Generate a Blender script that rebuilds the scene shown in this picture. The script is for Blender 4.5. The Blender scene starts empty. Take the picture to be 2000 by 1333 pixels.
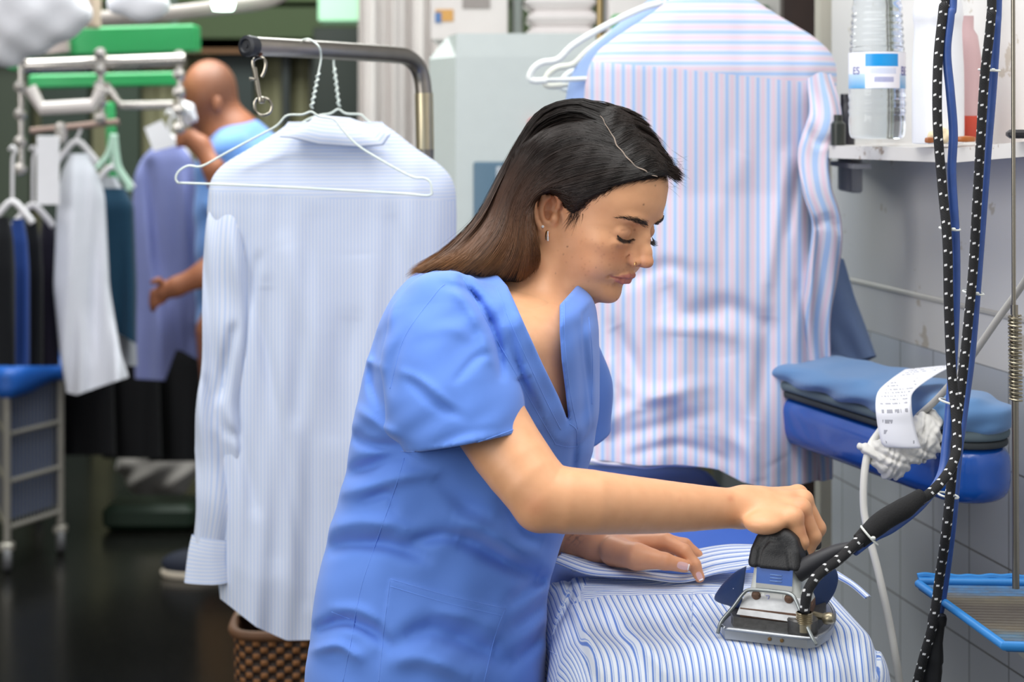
import bpy, math, random
import numpy as np
from mathutils import Vector, Matrix
from mathutils.bvhtree import BVHTree
from mathutils.geometry import tessellate_polygon
random.seed(7)
rng = np.random.default_rng(11)
SC = bpy.context.scene
COL = SC.collection
f32 = np.float32
try:
    ONLY
except NameError:
    ONLY = None

# ---------------------------------------------------------------- camera, world, light
FPX, EYE, HOR = 3333.0, 1.52, 235.0

def P(px, py, D):
    """point of the place seen at pixel (px, py) of the 2000x1333 frame, D metres ahead"""
    return np.array([(px - 1000.0) * D / FPX, D, EYE - (py - HOR) * D / FPX])

def pix(p):
    p = np.asarray(p)
    return 1000 + FPX * p[..., 0] / p[..., 1], HOR + FPX * (EYE - p[..., 2]) / p[..., 1]

cam_d = bpy.data.cameras.new('camera'); cam = bpy.data.objects.new('camera', cam_d); COL.objects.link(cam)
cam.location = (0, 0, EYE); cam.rotation_euler = (math.pi / 2, 0, 0)
cam_d.sensor_width = 36.0; cam_d.lens = 36.0 * FPX / 2000.0; cam_d.shift_y = -(666.5 - HOR) / 2000.0
cam_d.clip_start = 0.05; cam_d.clip_end = 60
cam_d.dof.use_dof = True; cam_d.dof.focus_distance = 2.1; cam_d.dof.aperture_fstop = 4.6
SC.camera = cam

w = bpy.data.worlds.new('sky'); SC.world = w; w.use_nodes = True
bg = w.node_tree.nodes['Background']; bg.inputs[0].default_value = (0.90, 0.95, 1.0, 1); bg.inputs[1].default_value = 0.5

def area(name, loc, tgt, sx, sy, power, col=(1, 1, 1)):
    d = bpy.data.lights.new(name, 'AREA'); d.shape = 'RECTANGLE'; d.size = sx; d.size_y = sy; d.energy = power; d.color = col
    o = bpy.data.objects.new(name, d); COL.objects.link(o); o.location = loc
    o.rotation_euler = (Vector(tgt) - Vector(loc)).to_track_quat('-Z', 'Y').to_euler()
    return o
area('shop_front_daylight', (-3.3, -0.6, 2.5), (0.2, 2.2, 1.1), 2.6, 2.2, 120, (1, 0.985, 0.96))
area('ceiling_strip_light', (-0.1, 1.9, 3.1), (0.1, 2.1, 0), 2.4, 1.4, 66, (1, 0.99, 0.97))
area('rear_fill_light', (-1.2, 5.6, 3.3), (-1.2, 5.8, 0), 2.6, 2.0, 190, (0.96, 1, 0.97))  # added fill that brightens the back of the shop, no real skylight

vs = SC.view_settings
vs.view_transform = 'Standard'; vs.look = 'None'; vs.gamma = 1.0; vs.exposure = -0.12; vs.use_curve_mapping = False
SC.cycles.use_denoising = True
SC.cycles.max_bounces = 8; SC.cycles.transparent_max_bounces = 12

# ---------------------------------------------------------------- materials
def lin(h):
    if isinstance(h, str):
        h = h.lstrip('#'); h = [int(h[i:i + 2], 16) for i in (0, 2, 4)]
    return tuple(((c / 255) / 12.92 if c / 255 <= 0.04045 else ((c / 255 + 0.055) / 1.055) ** 2.4) for c in h)

class NT:
    def __init__(s, name):
        s.m = bpy.data.materials.new(name); s.m.use_nodes = True; s.t = s.m.node_tree
        s.b = s.t.nodes['Principled BSDF']; s.n = s.t.nodes; s.l = s.t.links
    def node(s, typ, **kw):
        n = s.n.new(typ)
        for k, v in kw.items():
            if isinstance(v, (int, float, str, bool)) and hasattr(n, k): setattr(n, k, v)
        return n
    def setv(s, sock, v):
        if isinstance(v, bpy.types.NodeSocket): s.l.new(v, sock)
        elif v is not None: sock.default_value = v
    def math(s, op, a, b=None, c=None):
        n = s.n.new('ShaderNodeMath'); n.operation = op
        s.setv(n.inputs[0], a); s.setv(n.inputs[1], b)
        if c is not None: s.setv(n.inputs[2], c)
        return n.outputs[0]
    def mix(s, f, a, b):
        n = s.n.new('ShaderNodeMix'); n.data_type = 'RGBA'
        s.setv(n.inputs[0], f)
        for k, v in ((6, a), (7, b)):
            s.setv(n.inputs[k], (v if isinstance(v, bpy.types.NodeSocket) else (*(lin(v) if isinstance(v, str) else v), 1)))
        return n.outputs[2]
    def mixf(s, f, a, b):
        n = s.n.new('ShaderNodeMix'); n.data_type = 'FLOAT'
        s.setv(n.inputs[0], f); s.setv(n.inputs[2], a); s.setv(n.inputs[3], b)
        return n.outputs[0]
    def attr(s, name, out='Fac'):
        n = s.n.new('ShaderNodeAttribute'); n.attribute_name = name
        return n.outputs[out]
    def noise(s, scale, detail=2, rough=0.5, vec=None, out=0, stretch=None):
        n = s.n.new('ShaderNodeTexNoise'); n.inputs['Scale'].default_value = scale
        n.inputs['Detail'].default_value = detail; n.inputs['Roughness'].default_value = rough
        if vec is None:
            tc = s.n.new('ShaderNodeTexCoord'); vec = tc.outputs['Object']
        if stretch:
            mp = s.n.new('ShaderNodeMapping'); mp.inputs['Scale'].default_value = stretch; s.l.new(vec, mp.inputs[0]); vec = mp.outputs[0]
        s.l.new(vec, n.inputs['Vector'])
        return n.outputs[out]
    def ramp(s, f, stops):
        n = s.n.new('ShaderNodeValToRGB'); s.setv(n.inputs[0], f)
        e = n.color_ramp.elements
        while len(e) < len(stops): e.new(0.5)
        for k, (p, c) in enumerate(stops):
            e[k].position = p; e[k].color = (*(lin(c) if isinstance(c, str) else c), 1)
        return n.outputs[0]
    def bump(s, h, strength=0.3, dist=0.001):
        n = s.n.new('ShaderNodeBump'); n.inputs['Strength'].default_value = strength; n.inputs['Distance'].default_value = dist
        s.l.new(h, n.inputs['Height']); s.l.new(n.outputs[0], s.b.inputs['Normal'])
    def base(s, c):
        s.setv(s.b.inputs['Base Color'], c if isinstance(c, bpy.types.NodeSocket) else (*(lin(c) if isinstance(c, str) else c), 1))
    def rough(s, r): s.setv(s.b.inputs['Roughness'], r)

MATS = {}
def mat(name, col, rough=0.5, metal=0.0, var=0.0, scale=30, bump=0.0, bscale=200, sheen=0.0, emit=None, trans=0, coat=0, alpha=None):
    """plain procedural material: colour with slight noise variation, optional bump"""
    if name in MATS: return MATS[name]
    t = NT(name); c = lin(col) if isinstance(col, str) else col
    v = max(var, 0.03)
    t.base(t.mix(t.noise(scale, 3), tuple(x * (1 - v) for x in c), tuple(min(1, x * (1 + v)) for x in c)))
    t.rough(rough); t.b.inputs['Metallic'].default_value = metal
    if bump: t.bump(t.noise(bscale, 3), bump, 0.001)
    if sheen: t.b.inputs['Sheen Weight'].default_value = sheen
    if trans: t.b.inputs['Transmission Weight'].default_value = trans; t.b.inputs['IOR'].default_value = 1.3
    if coat: t.b.inputs['Coat Weight'].default_value = coat
    if alpha is not None: t.b.inputs['Alpha'].default_value = alpha
    if emit:
        t.b.inputs['Emission Color'].default_value = (*lin(emit[0]), 1); t.b.inputs['Emission Strength'].default_value = emit[1]
    MATS[name] = t.m
    return t.m

# ---------------------------------------------------------------- mesh building
def mesh_obj(name, V, F, m, parent=None, smooth=True, attrs=None, mi=None, uv=None):
    """one mesh object; V in world coordinates"""
    me = bpy.data.meshes.new(name)
    V = np.asarray(V, dtype=np.float64)
    if parent is not None and parent.type == 'EMPTY':
        off = np.array(parent.location)
    elif parent is not None:
        off = np.array(parent['_org']) if '_org' in parent else np.zeros(3)
    else:
        off = np.zeros(3)
    org = V.mean(0) if (parent is None and len(V)) else np.zeros(3)
    if parent is None and len(V): org = np.array([V[:, 0].mean(), V[:, 1].mean(), V[:, 2].min()])
    W = V - (org if parent is None else off)
    if isinstance(F, np.ndarray):
        k = F.shape[1]; nf = len(F)
        me.vertices.add(len(W)); me.vertices.foreach_set('co', W.astype(f32).ravel())
        me.loops.add(nf * k); me.loops.foreach_set('vertex_index', F.astype(np.int32).ravel())
        me.polygons.add(nf); me.polygons.foreach_set('loop_start', (np.arange(nf) * k).astype(np.int32))
        me.update(calc_edges=True); me.validate()
    else:
        me.from_pydata([tuple(v) for v in W], [], [tuple(int(i) for i in f) for f in F]); me.validate()
    me.polygons.foreach_set('use_smooth', [bool(smooth)] * len(me.polygons))
    if isinstance(m, (list, tuple)):
        for x in m: me.materials.append(x)
        if mi is not None: me.polygons.foreach_set('material_index', np.asarray(mi, dtype=np.int32))
    else: me.materials.append(m)
    for k, a in (attrs or {}).items():
        a = np.asarray(a, dtype=f32)
        if len(a) != len(me.vertices): continue
        if a.ndim == 1:
            at = me.attributes.new(k, 'FLOAT', 'POINT'); at.data.foreach_set('value', a)
        else:
            if a.shape[1] == 3: a = np.c_[a, np.ones(len(a), f32)]
            at = me.attributes.new(k, 'FLOAT_COLOR', 'POINT'); at.data.foreach_set('color', a.astype(f32).ravel())
    me.update()
    o = bpy.data.objects.new(name, me); COL.objects.link(o)
    if parent is not None: o.parent = parent
    else: o.location = org; o['_org'] = list(org)
    if parent is not None: o['_org'] = list(off)
    return o

def tag(o, label, cat, group=None, kind=None):
    if label: o['label'] = label
    if cat: o['category'] = cat
    if group: o['group'] = group
    if kind: o['kind'] = kind
    return o

def thing(name, label, cat, loc, group=None):
    o = bpy.data.objects.new(name, None); COL.objects.link(o); o.location = tuple(float(x) for x in loc); o.empty_display_size = 0.05
    return tag(o, label, cat, group)

def struct(o): o['kind'] = 'structure'; return o

class MB:
    """collects shapes into one mesh"""
    def __init__(s): s.v = []; s.f = []; s.mi = []; s.n = 0; s.at = {}
    def add(s, V, F, mi=0, **at):
        V = np.asarray(V, float); b = s.n; s.v.append(V); s.f += [tuple(int(i) + b for i in f) for f in F]
        s.mi += [mi] * len(F); s.n += len(V)
        for k in at: s.at.setdefault(k, []).append((b, np.broadcast_to(np.asarray(at[k], float), (len(V),))))
        return s
    def box(s, c, size, R=None, mi=0, bev=0.0):
        hx, hy, hz = [x / 2 for x in size]
        if bev <= 0:
            V = np.array([[x, y, z] for z in (-hz, hz) for y in (-hy, hy) for x in (-hx, hx)])
            F = [(0, 2, 3, 1), (4, 5, 7, 6), (0, 1, 5, 4), (2, 6, 7, 3), (0, 4, 6, 2), (1, 3, 7, 5)]
        else:
            bev = min(bev, hx * .9, hy * .9, hz * .9)
            pts = []; 
            for z in (-hz, -hz + bev, hz - bev, hz):
                ins = bev if abs(z) > hz - bev * .5 else 0
                for (sx, sy) in ((1, 1), (-1, 1), (-1, -1), (1, -1)):
                    X, Y = hx - ins, hy - ins
                    for k in range(4):
                        a = k / 3 * math.pi / 2
                        ca, sa = math.cos(a), math.sin(a)
                        if sx * sy > 0: dx, dy = ca, sa
                        else: dx, dy = sa, ca
                        r = bev * (1 if not ins else .999)
                        pts.append((sx * (X - r + r * dx), sy * (Y - r + r * dy), z))
            V = np.array(pts); F = []
            for j in range(3):
                for i in range(16):
                    F.append((j * 16 + i, j * 16 + (i + 1) % 16, (j + 1) * 16 + (i + 1) % 16, (j + 1) * 16 + i))
            F.append(tuple(range(15, -1, -1))); F.append(tuple(48 + i for i in range(16)))
        if R is not None: V = V @ np.asarray(R).T
        return s.add(V + np.asarray(c, float), F, mi)
    def tube(s, pts, r, n=12, mi=0, cap=True, flat=None, **at):
        V, F = tube_mesh(pts, r, n, cap, flat)
        L = arclen(np.asarray(pts, float))
        if 'tt' in at:
            at['tt'] = np.r_[np.repeat(L, n), (0, L[-1])] if cap else np.repeat(L, n)
        if 'ang' in at:
            a = np.tile(np.arange(n) / n, len(L)); at['ang'] = np.r_[a, (0, 0)] if cap else a
        return s.add(V, F, mi, **at)
    def lathe(s, prof, c, axis=(0, 0, 1), n=32, mi=0, **at):
        c = np.asarray(c, float); ax = np.asarray(axis, float); ax /= np.linalg.norm(ax)
        t = np.array([1, 0, 0]) if abs(ax[0]) < .9 else np.array([0, 1, 0])
        u = np.cross(ax, t); u /= np.linalg.norm(u); w_ = np.cross(ax, u)
        V = []; F = []
        for (r, z) in prof:
            for k in range(n):
                a = 2 * math.pi * k / n
                V.append(c + ax * z + (u * math.cos(a) + w_ * math.sin(a)) * r)
        for j in range(len(prof) - 1):
            for k in range(n):
                F.append((j * n + k, j * n + (k + 1) % n, (j + 1) * n + (k + 1) % n, (j + 1) * n + k))
        if prof[0][0] > 1e-6: F.append(tuple(range(n - 1, -1, -1)))
        if prof[-1][0] > 1e-6: F.append(tuple((len(prof) - 1) * n + k for k in range(n)))
        return s.add(V, F, mi, **at)
    def prism(s, poly, z0, z1, fr=None, mi=0):
        """poly: 2-D points; fr(x, y, z) -> world"""
        n = len(poly); V = [(x, y, z0) for x, y in poly] + [(x, y, z1) for x, y in poly]
        tri = tessellate_polygon([[Vector((x, y, 0)) for x, y in poly]])
        F = [tuple(t) for t in tri] + [tuple(i + n for i in t[::-1]) for t in tri] + [(i, (i + 1) % n, n + (i + 1) % n, n + i) for i in range(n)]
        if fr: V = [fr(*v) for v in V]
        return s.add(V, F, mi)
    def build(s, name, m, parent=None, smooth=True, auto=True):
        V = np.concatenate(s.v); at = {}
        for k, L in s.at.items():
            a = np.zeros(len(V)); 
            for b, x in L: a[b:b + len(x)] = x
            at[k] = a
        o = mesh_obj(name, V, s.f, m, parent, smooth, at, s.mi if isinstance(m, (list, tuple)) else None)
        if smooth and auto:
            me = o.data
            import bmesh
            bm = bmesh.new(); bm.from_mesh(me); bmesh.ops.recalc_face_normals(bm, faces=bm.faces)
            for e in bm.edges:
                if len(e.link_faces) == 2 and e.calc_face_angle(0) > math.radians(38): e.smooth = False
            bm.to_mesh(me); bm.free()
        return o

def arclen(p):
    return np.r_[0, np.cumsum(np.linalg.norm(np.diff(p, axis=0), axis=1))]

def spline(pts, n):
    """Catmull-Rom through points (any dimension), n samples"""
    p = np.asarray(pts, float); k = len(p)
    if k == 2: return p[0] + (p[1] - p[0]) * np.linspace(0, 1, n)[:, None]
    q = np.vstack([2 * p[0] - p[1], p, 2 * p[-1] - p[-2]])
    L = arclen(p); t = np.interp(np.linspace(0, L[-1], n), L, np.arange(k))
    i = np.clip(t.astype(int), 0, k - 2); u = (t - i)[:, None]
    a, b, c, d = q[i], q[i + 1], q[i + 2], q[i + 3]
    return 0.5 * (2 * b + (c - a) * u + (2 * a - 5 * b + 4 * c - d) * u * u + (3 * b - a - 3 * c + d) * u ** 3)

def tube_mesh(pts, r, n=12, cap=True, flat=None):
    p = np.asarray(pts, float); m = len(p); r = np.broadcast_to(np.asarray(r, float), (m,))
    T = np.gradient(p, axis=0); T /= np.linalg.norm(T, axis=1)[:, None] + 1e-12
    ref = np.array([0, 0, 1.0]) if abs(T[0][2]) < .9 else np.array([0, 1.0, 0])
    V = []; u = np.cross(T[0], ref); u /= np.linalg.norm(u)
    for i in range(m):
        u = u - T[i] * np.dot(u, T[i]); u /= np.linalg.norm(u) + 1e-12; w_ = np.cross(T[i], u)
        a = np.arange(n) * 2 * math.pi / n
        fl = 1.0 if flat is None else flat
        V.append(p[i] + r[i] * (np.cos(a)[:, None] * u + fl * np.sin(a)[:, None] * w_))
    V = np.concatenate(V); F = []
    for j in range(m - 1):
        for k in range(n):
            F.append((j * n + k, j * n + (k + 1) % n, (j + 1) * n + (k + 1) % n, (j + 1) * n + k))
    if cap:
        V = np.vstack([V, p[0], p[-1]]); a, b = m * n, m * n + 1
        F += [(a, (k + 1) % n, k) for k in range(n)] + [(b, (m - 1) * n + k, (m - 1) * n + (k + 1) % n) for k in range(n)]
    return V, F

def PP(pts, D=None):
    """list of (px,py[,D]) -> world points"""
    return np.array([P(q[0], q[1], q[2] if len(q) > 2 else D) for q in pts])

# ---------------------------------------------------------------- implicit surfaces
def ell(p, c, r, R=None):
    q = p - np.asarray(c, f32)
    if R is not None: q = q @ np.asarray(R, f32)
    r = np.asarray(r, f32); a = q / r; k0 = np.sqrt((a * a).sum(1)); b = a / r; k1 = np.sqrt((b * b).sum(1)) + 1e-9
    return k0 * (k0 - 1) / k1

def rc(p, a, b, ra, rb):
    a = np.asarray(a, f32); ba = np.asarray(b, f32) - a; pa = p - a
    t = np.clip(pa @ ba / max(float(ba @ ba), 1e-12), 0, 1)
    d = pa - t[:, None] * ba
    return np.sqrt((d * d).sum(1)) - (ra + (rb - ra) * t)

def smin(a, b, k):
    h = np.maximum(k - np.abs(a - b), 0) / k
    return np.minimum(a, b) - h * h * k * 0.25

def smax(a, b, k): return -smin(-a, -b, k)

def chain(p, pts, rad, k=0.01):
    d = None
    for i in range(len(pts) - 1):
        e = rc(p, pts[i], pts[i + 1], rad[i], rad[i + 1])
        d = e if d is None else smin(d, e, k)
    return d

def seg2(px, py, poly, closed=False):
    """distance in pixels to a polyline, plus parameter 0..1 along it"""
    best = np.full(px.shape, 1e9, f32); par = np.zeros(px.shape, f32)
    q = list(poly) + ([poly[0]] if closed else []); n = len(q) - 1
    for i in range(n):
        ax, ay = q[i][:2]; bx, by = q[i + 1][0] - ax, q[i + 1][1] - ay
        t = np.clip(((px - ax) * bx + (py - ay) * by) / (bx * bx + by * by + 1e-9), 0, 1)
        d = np.hypot(px - ax - t * bx, py - ay - t * by)
        m = d < best; best = np.where(m, d, best); par = np.where(m, (i + t) / n, par)
    return best, par

def inpoly(px, py, poly):
    c = np.zeros(px.shape, bool); n = len(poly); j = n - 1
    for i in range(n):
        xi, yi = poly[i][:2]; xj, yj = poly[j][:2]
        if yi != yj: c ^= ((yi > py) != (yj > py)) & (px < (xj - xi) * (py - yi) / (yj - yi) + xi)
        j = i
    return c

def sdpoly(px, py, poly):
    d, _ = seg2(px, py, poly, True)
    return np.where(inpoly(px, py, poly), -d, d)

def surf(fn, lo, hi, h, newton=2):
    """surface nets over a sparse grid; returns vertices, quads"""
    lo = np.asarray(lo, float); hi = np.asarray(hi, float)
    C = 4; n = (np.ceil((hi - lo) / (h * C)).astype(int) + 1) * C + 1
    ax = [lo[i] + h * np.arange(n[i]) for i in range(3)]
    cx = [a[::C] for a in ax]; g = np.stack(np.meshgrid(*cx, indexing='ij'), -1).reshape(-1, 3).astype(f32)
    cv = fn(g).reshape([len(c) for c in cx])
    near = np.abs(cv) < C * h * 2.0
    cell = np.zeros([len(c) - 1 for c in cx], bool)
    mn = np.full(cell.shape, 9e9, f32); 
    for i in (0, 1):
        for j in (0, 1):
            for k in (0, 1):
                s = near[i:near.shape[0] - 1 + i, j:near.shape[1] - 1 + j, k:near.shape[2] - 1 + k]; cell |= s
    val = np.repeat(np.repeat(np.repeat(cv[:-1, :-1, :-1], C, 0), C, 1), C, 2)
    val = np.pad(val, ((0, 1),) * 3, mode='edge').astype(f32)
    ce = np.repeat(np.repeat(np.repeat(cell, C, 0), C, 1), C, 2); ce = np.pad(ce, ((0, 1),) * 3, mode='edge')
    m = ce.copy(); m[1:] |= ce[:-1]; m[:, 1:] |= ce[:, :-1]; m[:, :, 1:] |= ce[:, :, :-1]
    idx = np.argwhere(m)
    for s in range(0, len(idx), 400000):
        q = idx[s:s + 400000]
        val[q[:, 0], q[:, 1], q[:, 2]] = fn((lo + q * h).astype(f32))
    S = val < 0
    A = val.shape; sl = lambda d: tuple(slice(d[i], A[i] - 1 + d[i]) for i in range(3))
    cnt = np.zeros([a - 1 for a in A], np.int8)
    for d in np.ndindex(2, 2, 2): cnt += S[sl(d)]
    act = (cnt > 0) & (cnt < 8); ci = np.argwhere(act); vid = np.full(act.shape, -1, np.int64); vid[act] = np.arange(len(ci))
    acc = np.zeros((len(ci), 3)); num = np.zeros(len(ci))
    cor = list(np.ndindex(2, 2, 2))
    for a in cor:
        for b in cor:
            if sum(b) - sum(a) == 1 and all(b[i] >= a[i] for i in range(3)):
                va = val[ci[:, 0] + a[0], ci[:, 1] + a[1], ci[:, 2] + a[2]]; vb = val[ci[:, 0] + b[0], ci[:, 1] + b[1], ci[:, 2] + b[2]]
                x = (va < 0) != (vb < 0); t = np.where(x, va / np.where(x, va - vb, 1), 0)
                pa = np.array(a) + t[:, None] * (np.array(b) - np.array(a)); acc += pa * x[:, None]; num += x
    V = lo + (ci + acc / num[:, None]) * h
    Q = []
    for ax_ in range(3):
        o = [1 if i == ax_ else 0 for i in range(3)]
        s0 = S[:A[0] - o[0], :A[1] - o[1], :A[2] - o[2]]; s1 = S[o[0]:, o[1]:, o[2]:]
        e = np.argwhere(s0 != s1); u, w_ = [i for i in range(3) if i != ax_]
        ok = (e[:, u] > 0) & (e[:, w_] > 0) & (e[:, u] < A[u] - 1) & (e[:, w_] < A[w_] - 1); e = e[ok]
        def g_(du, dw):
            q = e.copy(); q[:, u] -= du; q[:, w_] -= dw; return vid[q[:, 0], q[:, 1], q[:, 2]]
        q = np.stack([g_(1, 1), g_(0, 1), g_(0, 0), g_(1, 0)], 1)
        flip = s0[e[:, 0], e[:, 1], e[:, 2]] ^ (ax_ == 1)
        q = np.where(flip[:, None], q, q[:, ::-1]); Q.append(q)
    Q = np.concatenate(Q); Q = Q[(Q >= 0).all(1)]
    for _ in range(newton):
        v = V.astype(f32); e = h * .5
        f0 = fn(v); G = np.stack([fn(v + np.array(d, f32) * e) - fn(v - np.array(d, f32) * e) for d in ((1, 0, 0), (0, 1, 0), (0, 0, 1))], 1) / (2 * e)
        g2 = (G * G).sum(1)
        st = -(f0 / np.maximum(g2, .15))[:, None] * G
        L = np.linalg.norm(st, axis=1); st *= np.minimum(1, (h * .45) / np.maximum(L, 1e-9))[:, None]
        V = V + st
    return V, Q

def relax(V, Q, it=1, lam=.5):
    n = len(V); V = V.copy()
    a = Q.ravel(); b = np.roll(Q, -1, 1).ravel()
    for _ in range(it):
        acc = np.zeros_like(V); c = np.zeros(n)
        for i in range(3):
            acc[:, i] = np.bincount(a, V[b, i], n) + np.bincount(b, V[a, i], n)
        c = np.bincount(a, minlength=n) + np.bincount(b, minlength=n)
        V += lam * (acc / np.maximum(c, 1)[:, None] - V)
    return V

def bvh_of(V, F): return BVHTree.FromPolygons([tuple(v) for v in V], [tuple(int(i) for i in f) for f in F])
EYEP = Vector((0, 0, EYE))
def hit(b, px, py, D0=2.0):
    """distance ahead at which the sight line through (px, py) meets a surface"""
    d = Vector(P(px, py, 1.0)) - EYEP; l = d.length
    r = b.ray_cast(EYEP, d.normalized())
    return None if r[0] is None else r[0].y

def on_surface(b, pts, n=60, off=0.0, D0=None):
    """curve through pixels laid on a surface"""
    q = spline(pts, n); out = []; last = D0
    for x, y in q:
        D = hit(b, x, y)
        if D is None: D = last
        if D is None: continue
        last = D; out.append(P(x, y, D - off))
    return np.array(out)

def sm(x, a, b):
    t = np.clip((x - a) / (b - a), 0, 1); return t * t * (3 - 2 * t)
# ---------------------------------------------------------------- the woman: head frame
D_HEAD = 2.2
PHI, PSI, RHO = math.radians(23), math.radians(36), math.radians(-2)
cf, sf, cp, sp, cr, sr = math.cos(PHI), math.sin(PHI), math.cos(PSI), math.sin(PSI), math.cos(RHO), math.sin(RHO)
HF = np.array([cf * cp, -cf * sp, -sf]); HR0 = np.array([-sp, -cp, 0.0]); HU0 = np.array([sf * cp, -sf * sp, cf])
HR = HR0 * cr - HU0 * sr; HU = HU0 * cr + HR0 * sr; HL = -HR
HM = np.stack([HF, HL, HU], 1)           # columns: forward, left, up
HS = .905
HO = P(1152, 417, D_HEAD)
def h2w(q): return HO + (np.asarray(q) * HS) @ HM.T
def w2h(p): return ((p - HO.astype(f32)) @ HM.astype(f32)) / HS

def mirror(q): return np.stack([q[:, 0], np.abs(q[:, 1]), q[:, 2]], 1)

def ear_sdf(q):
    """outer ear on the right side; q in the head frame"""
    e = q.copy(); e[:, 1] = -e[:, 1]       # to positive lateral
    # ear frame: a along the height (tilted back), o outward, b backward
    c = np.array([-.018, .073, -.007], f32); t = (e - c) / 1.17
    ang = math.radians(14); ca, sa = math.cos(ang), math.sin(ang)
    up = t[:, 2] * ca - t[:, 0] * sa; bk = -(t[:, 0] * ca + t[:, 2] * sa); out = t[:, 1]
    fl = math.radians(38); o2 = out * math.cos(fl) - bk * math.sin(fl); b2 = bk * math.cos(fl) + out * math.sin(fl)
    k = np.stack([b2, o2, up], 1).astype(f32)
    def arc(pts, r):
        q_ = spline(pts, 15); r_ = np.interp(np.linspace(0, 1, 15), np.linspace(0, 1, len(r)), r)
        return chain(k, [x.astype(f32) for x in q_], r_, .0015)
    helix = arc([(-.006, .003, .004), (-.009, .006, .013), (-.006, .008, .022), (.002, .009, .029), (.011, .009, .030), (.018, .009, .025), (.021, .009, .015), (.020, .008, .003), (.016, .007, -.009), (.010, .006, -.018)],
                [.0022, .0030, .0034, .0034, .0034, .0034, .0034, .0032, .0030, .0030])
    anti = arc([(.004, .005, .020), (.010, .006, .014), (.012, .0065, .005), (.010, .006, -.004), (.005, .0055, -.011), (-.001, .005, -.012)], [.0028, .003, .0033, .0033, .003, .0025])
    anti = smin(anti, arc([(.012, .006, .022), (.011, .006, .013)], [.0022, .003]), .003)
    trag = arc([(-.0065, .004, .000), (-.0055, .007, -.005), (-.005, .005, -.010)], [.0028, .0036, .0028])
    lobe = ell(k, (.0035, .0045, -.0215), (.0085, .0034, .0095))
    base = ell(k, (.006, .0012, .004), (.0160, .0030, .0262))
    concha = smin(ell(k, (.002, .0050, -.004), (.0078, .0075, .0080)), ell(k, (.004, .0060, .009), (.0060, .0058, .0080)), .003)
    concha = smin(concha, ell(k, (.0155, .0075, .012), (.0024, .0042, .015)), .002)
    d = smax(base, -concha, .002); d = smin(d, helix, .0022); d = smin(d, anti, .0025); d = smin(d, trag, .003); d = smin(d, lobe, .005)
    neck_ = rc(k, np.array((.002, -.012, .002), f32), np.array((.002, -.022, .0), f32), .012, .014)
    d = smin(d, smax(neck_, -ell(k, (.003, .006, -.001), (.009, .007, .011)), .002), .006)
    return d * 1.17

FT = np.array([  # z, front x, half width, x of greatest width, exponent, back x  (mm)
    (75, 84, 62, 5, 2.2, -60), (60, 92.5, 68, 8, 2.25, -70), (45, 96.5, 69, 10, 2.3, -74), (35, 97, 67.5, 14, 2.3, -74), (22, 91.5, 66, 20, 2.35, -70), (10, 89.5, 65, 25, 2.4, -66), (-5, 89.5, 64.5, 25, 2.35, -60),
    (-20, 91.5, 62.5, 25, 2.2, -40), (-35, 95, 59, 22, 2.05, -22), (-48, 96.5, 56.5, 20, 1.95, -12), (-60, 92.5, 54, 18, 1.9, -6), (-72, 87, 50, 18, 1.9, 2), (-84, 86.5, 43.5, 22, 1.95, 6),
    (-95, 84, 34, 30, 1.95, 14), (-102, 79, 25, 38, 2, 22), (-107, 68, 14, 42, 2, 30)], float)[::-1]
_fz = np.linspace(FT[0, 0], FT[-1, 0], 200)
def _fs(c):
    v = np.interp(_fz, FT[:, 0], FT[:, c]); return np.convolve(np.pad(v, 5, mode='edge'), np.ones(11) / 11, 'valid')
_fc = [_fs(c) for c in range(6)]
def face_base(q):
    z = q[:, 2] * 1000
    xf, w_, xc, n, xb = [np.interp(z, _fz, _fc[c]).astype(f32) for c in (1, 2, 3, 4, 5)]
    dx = q[:, 0] * 1000 - xc; a = np.where(dx > 0, xf - xc, xc - xb)
    k = ((np.abs(dx) / a) ** n + (np.abs(q[:, 1]) * 1000 / w_) ** n + 1e-9) ** (1 / n)
    d = (k - 1) * np.minimum(xf - xc, w_) * .001 * .95
    d = smax(d, (-.1045 - q[:, 2] + np.maximum(.075 - q[:, 0], 0) * -.42) * .9, .012)
    return smax(d, q[:, 2] - .070, .02)

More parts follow.
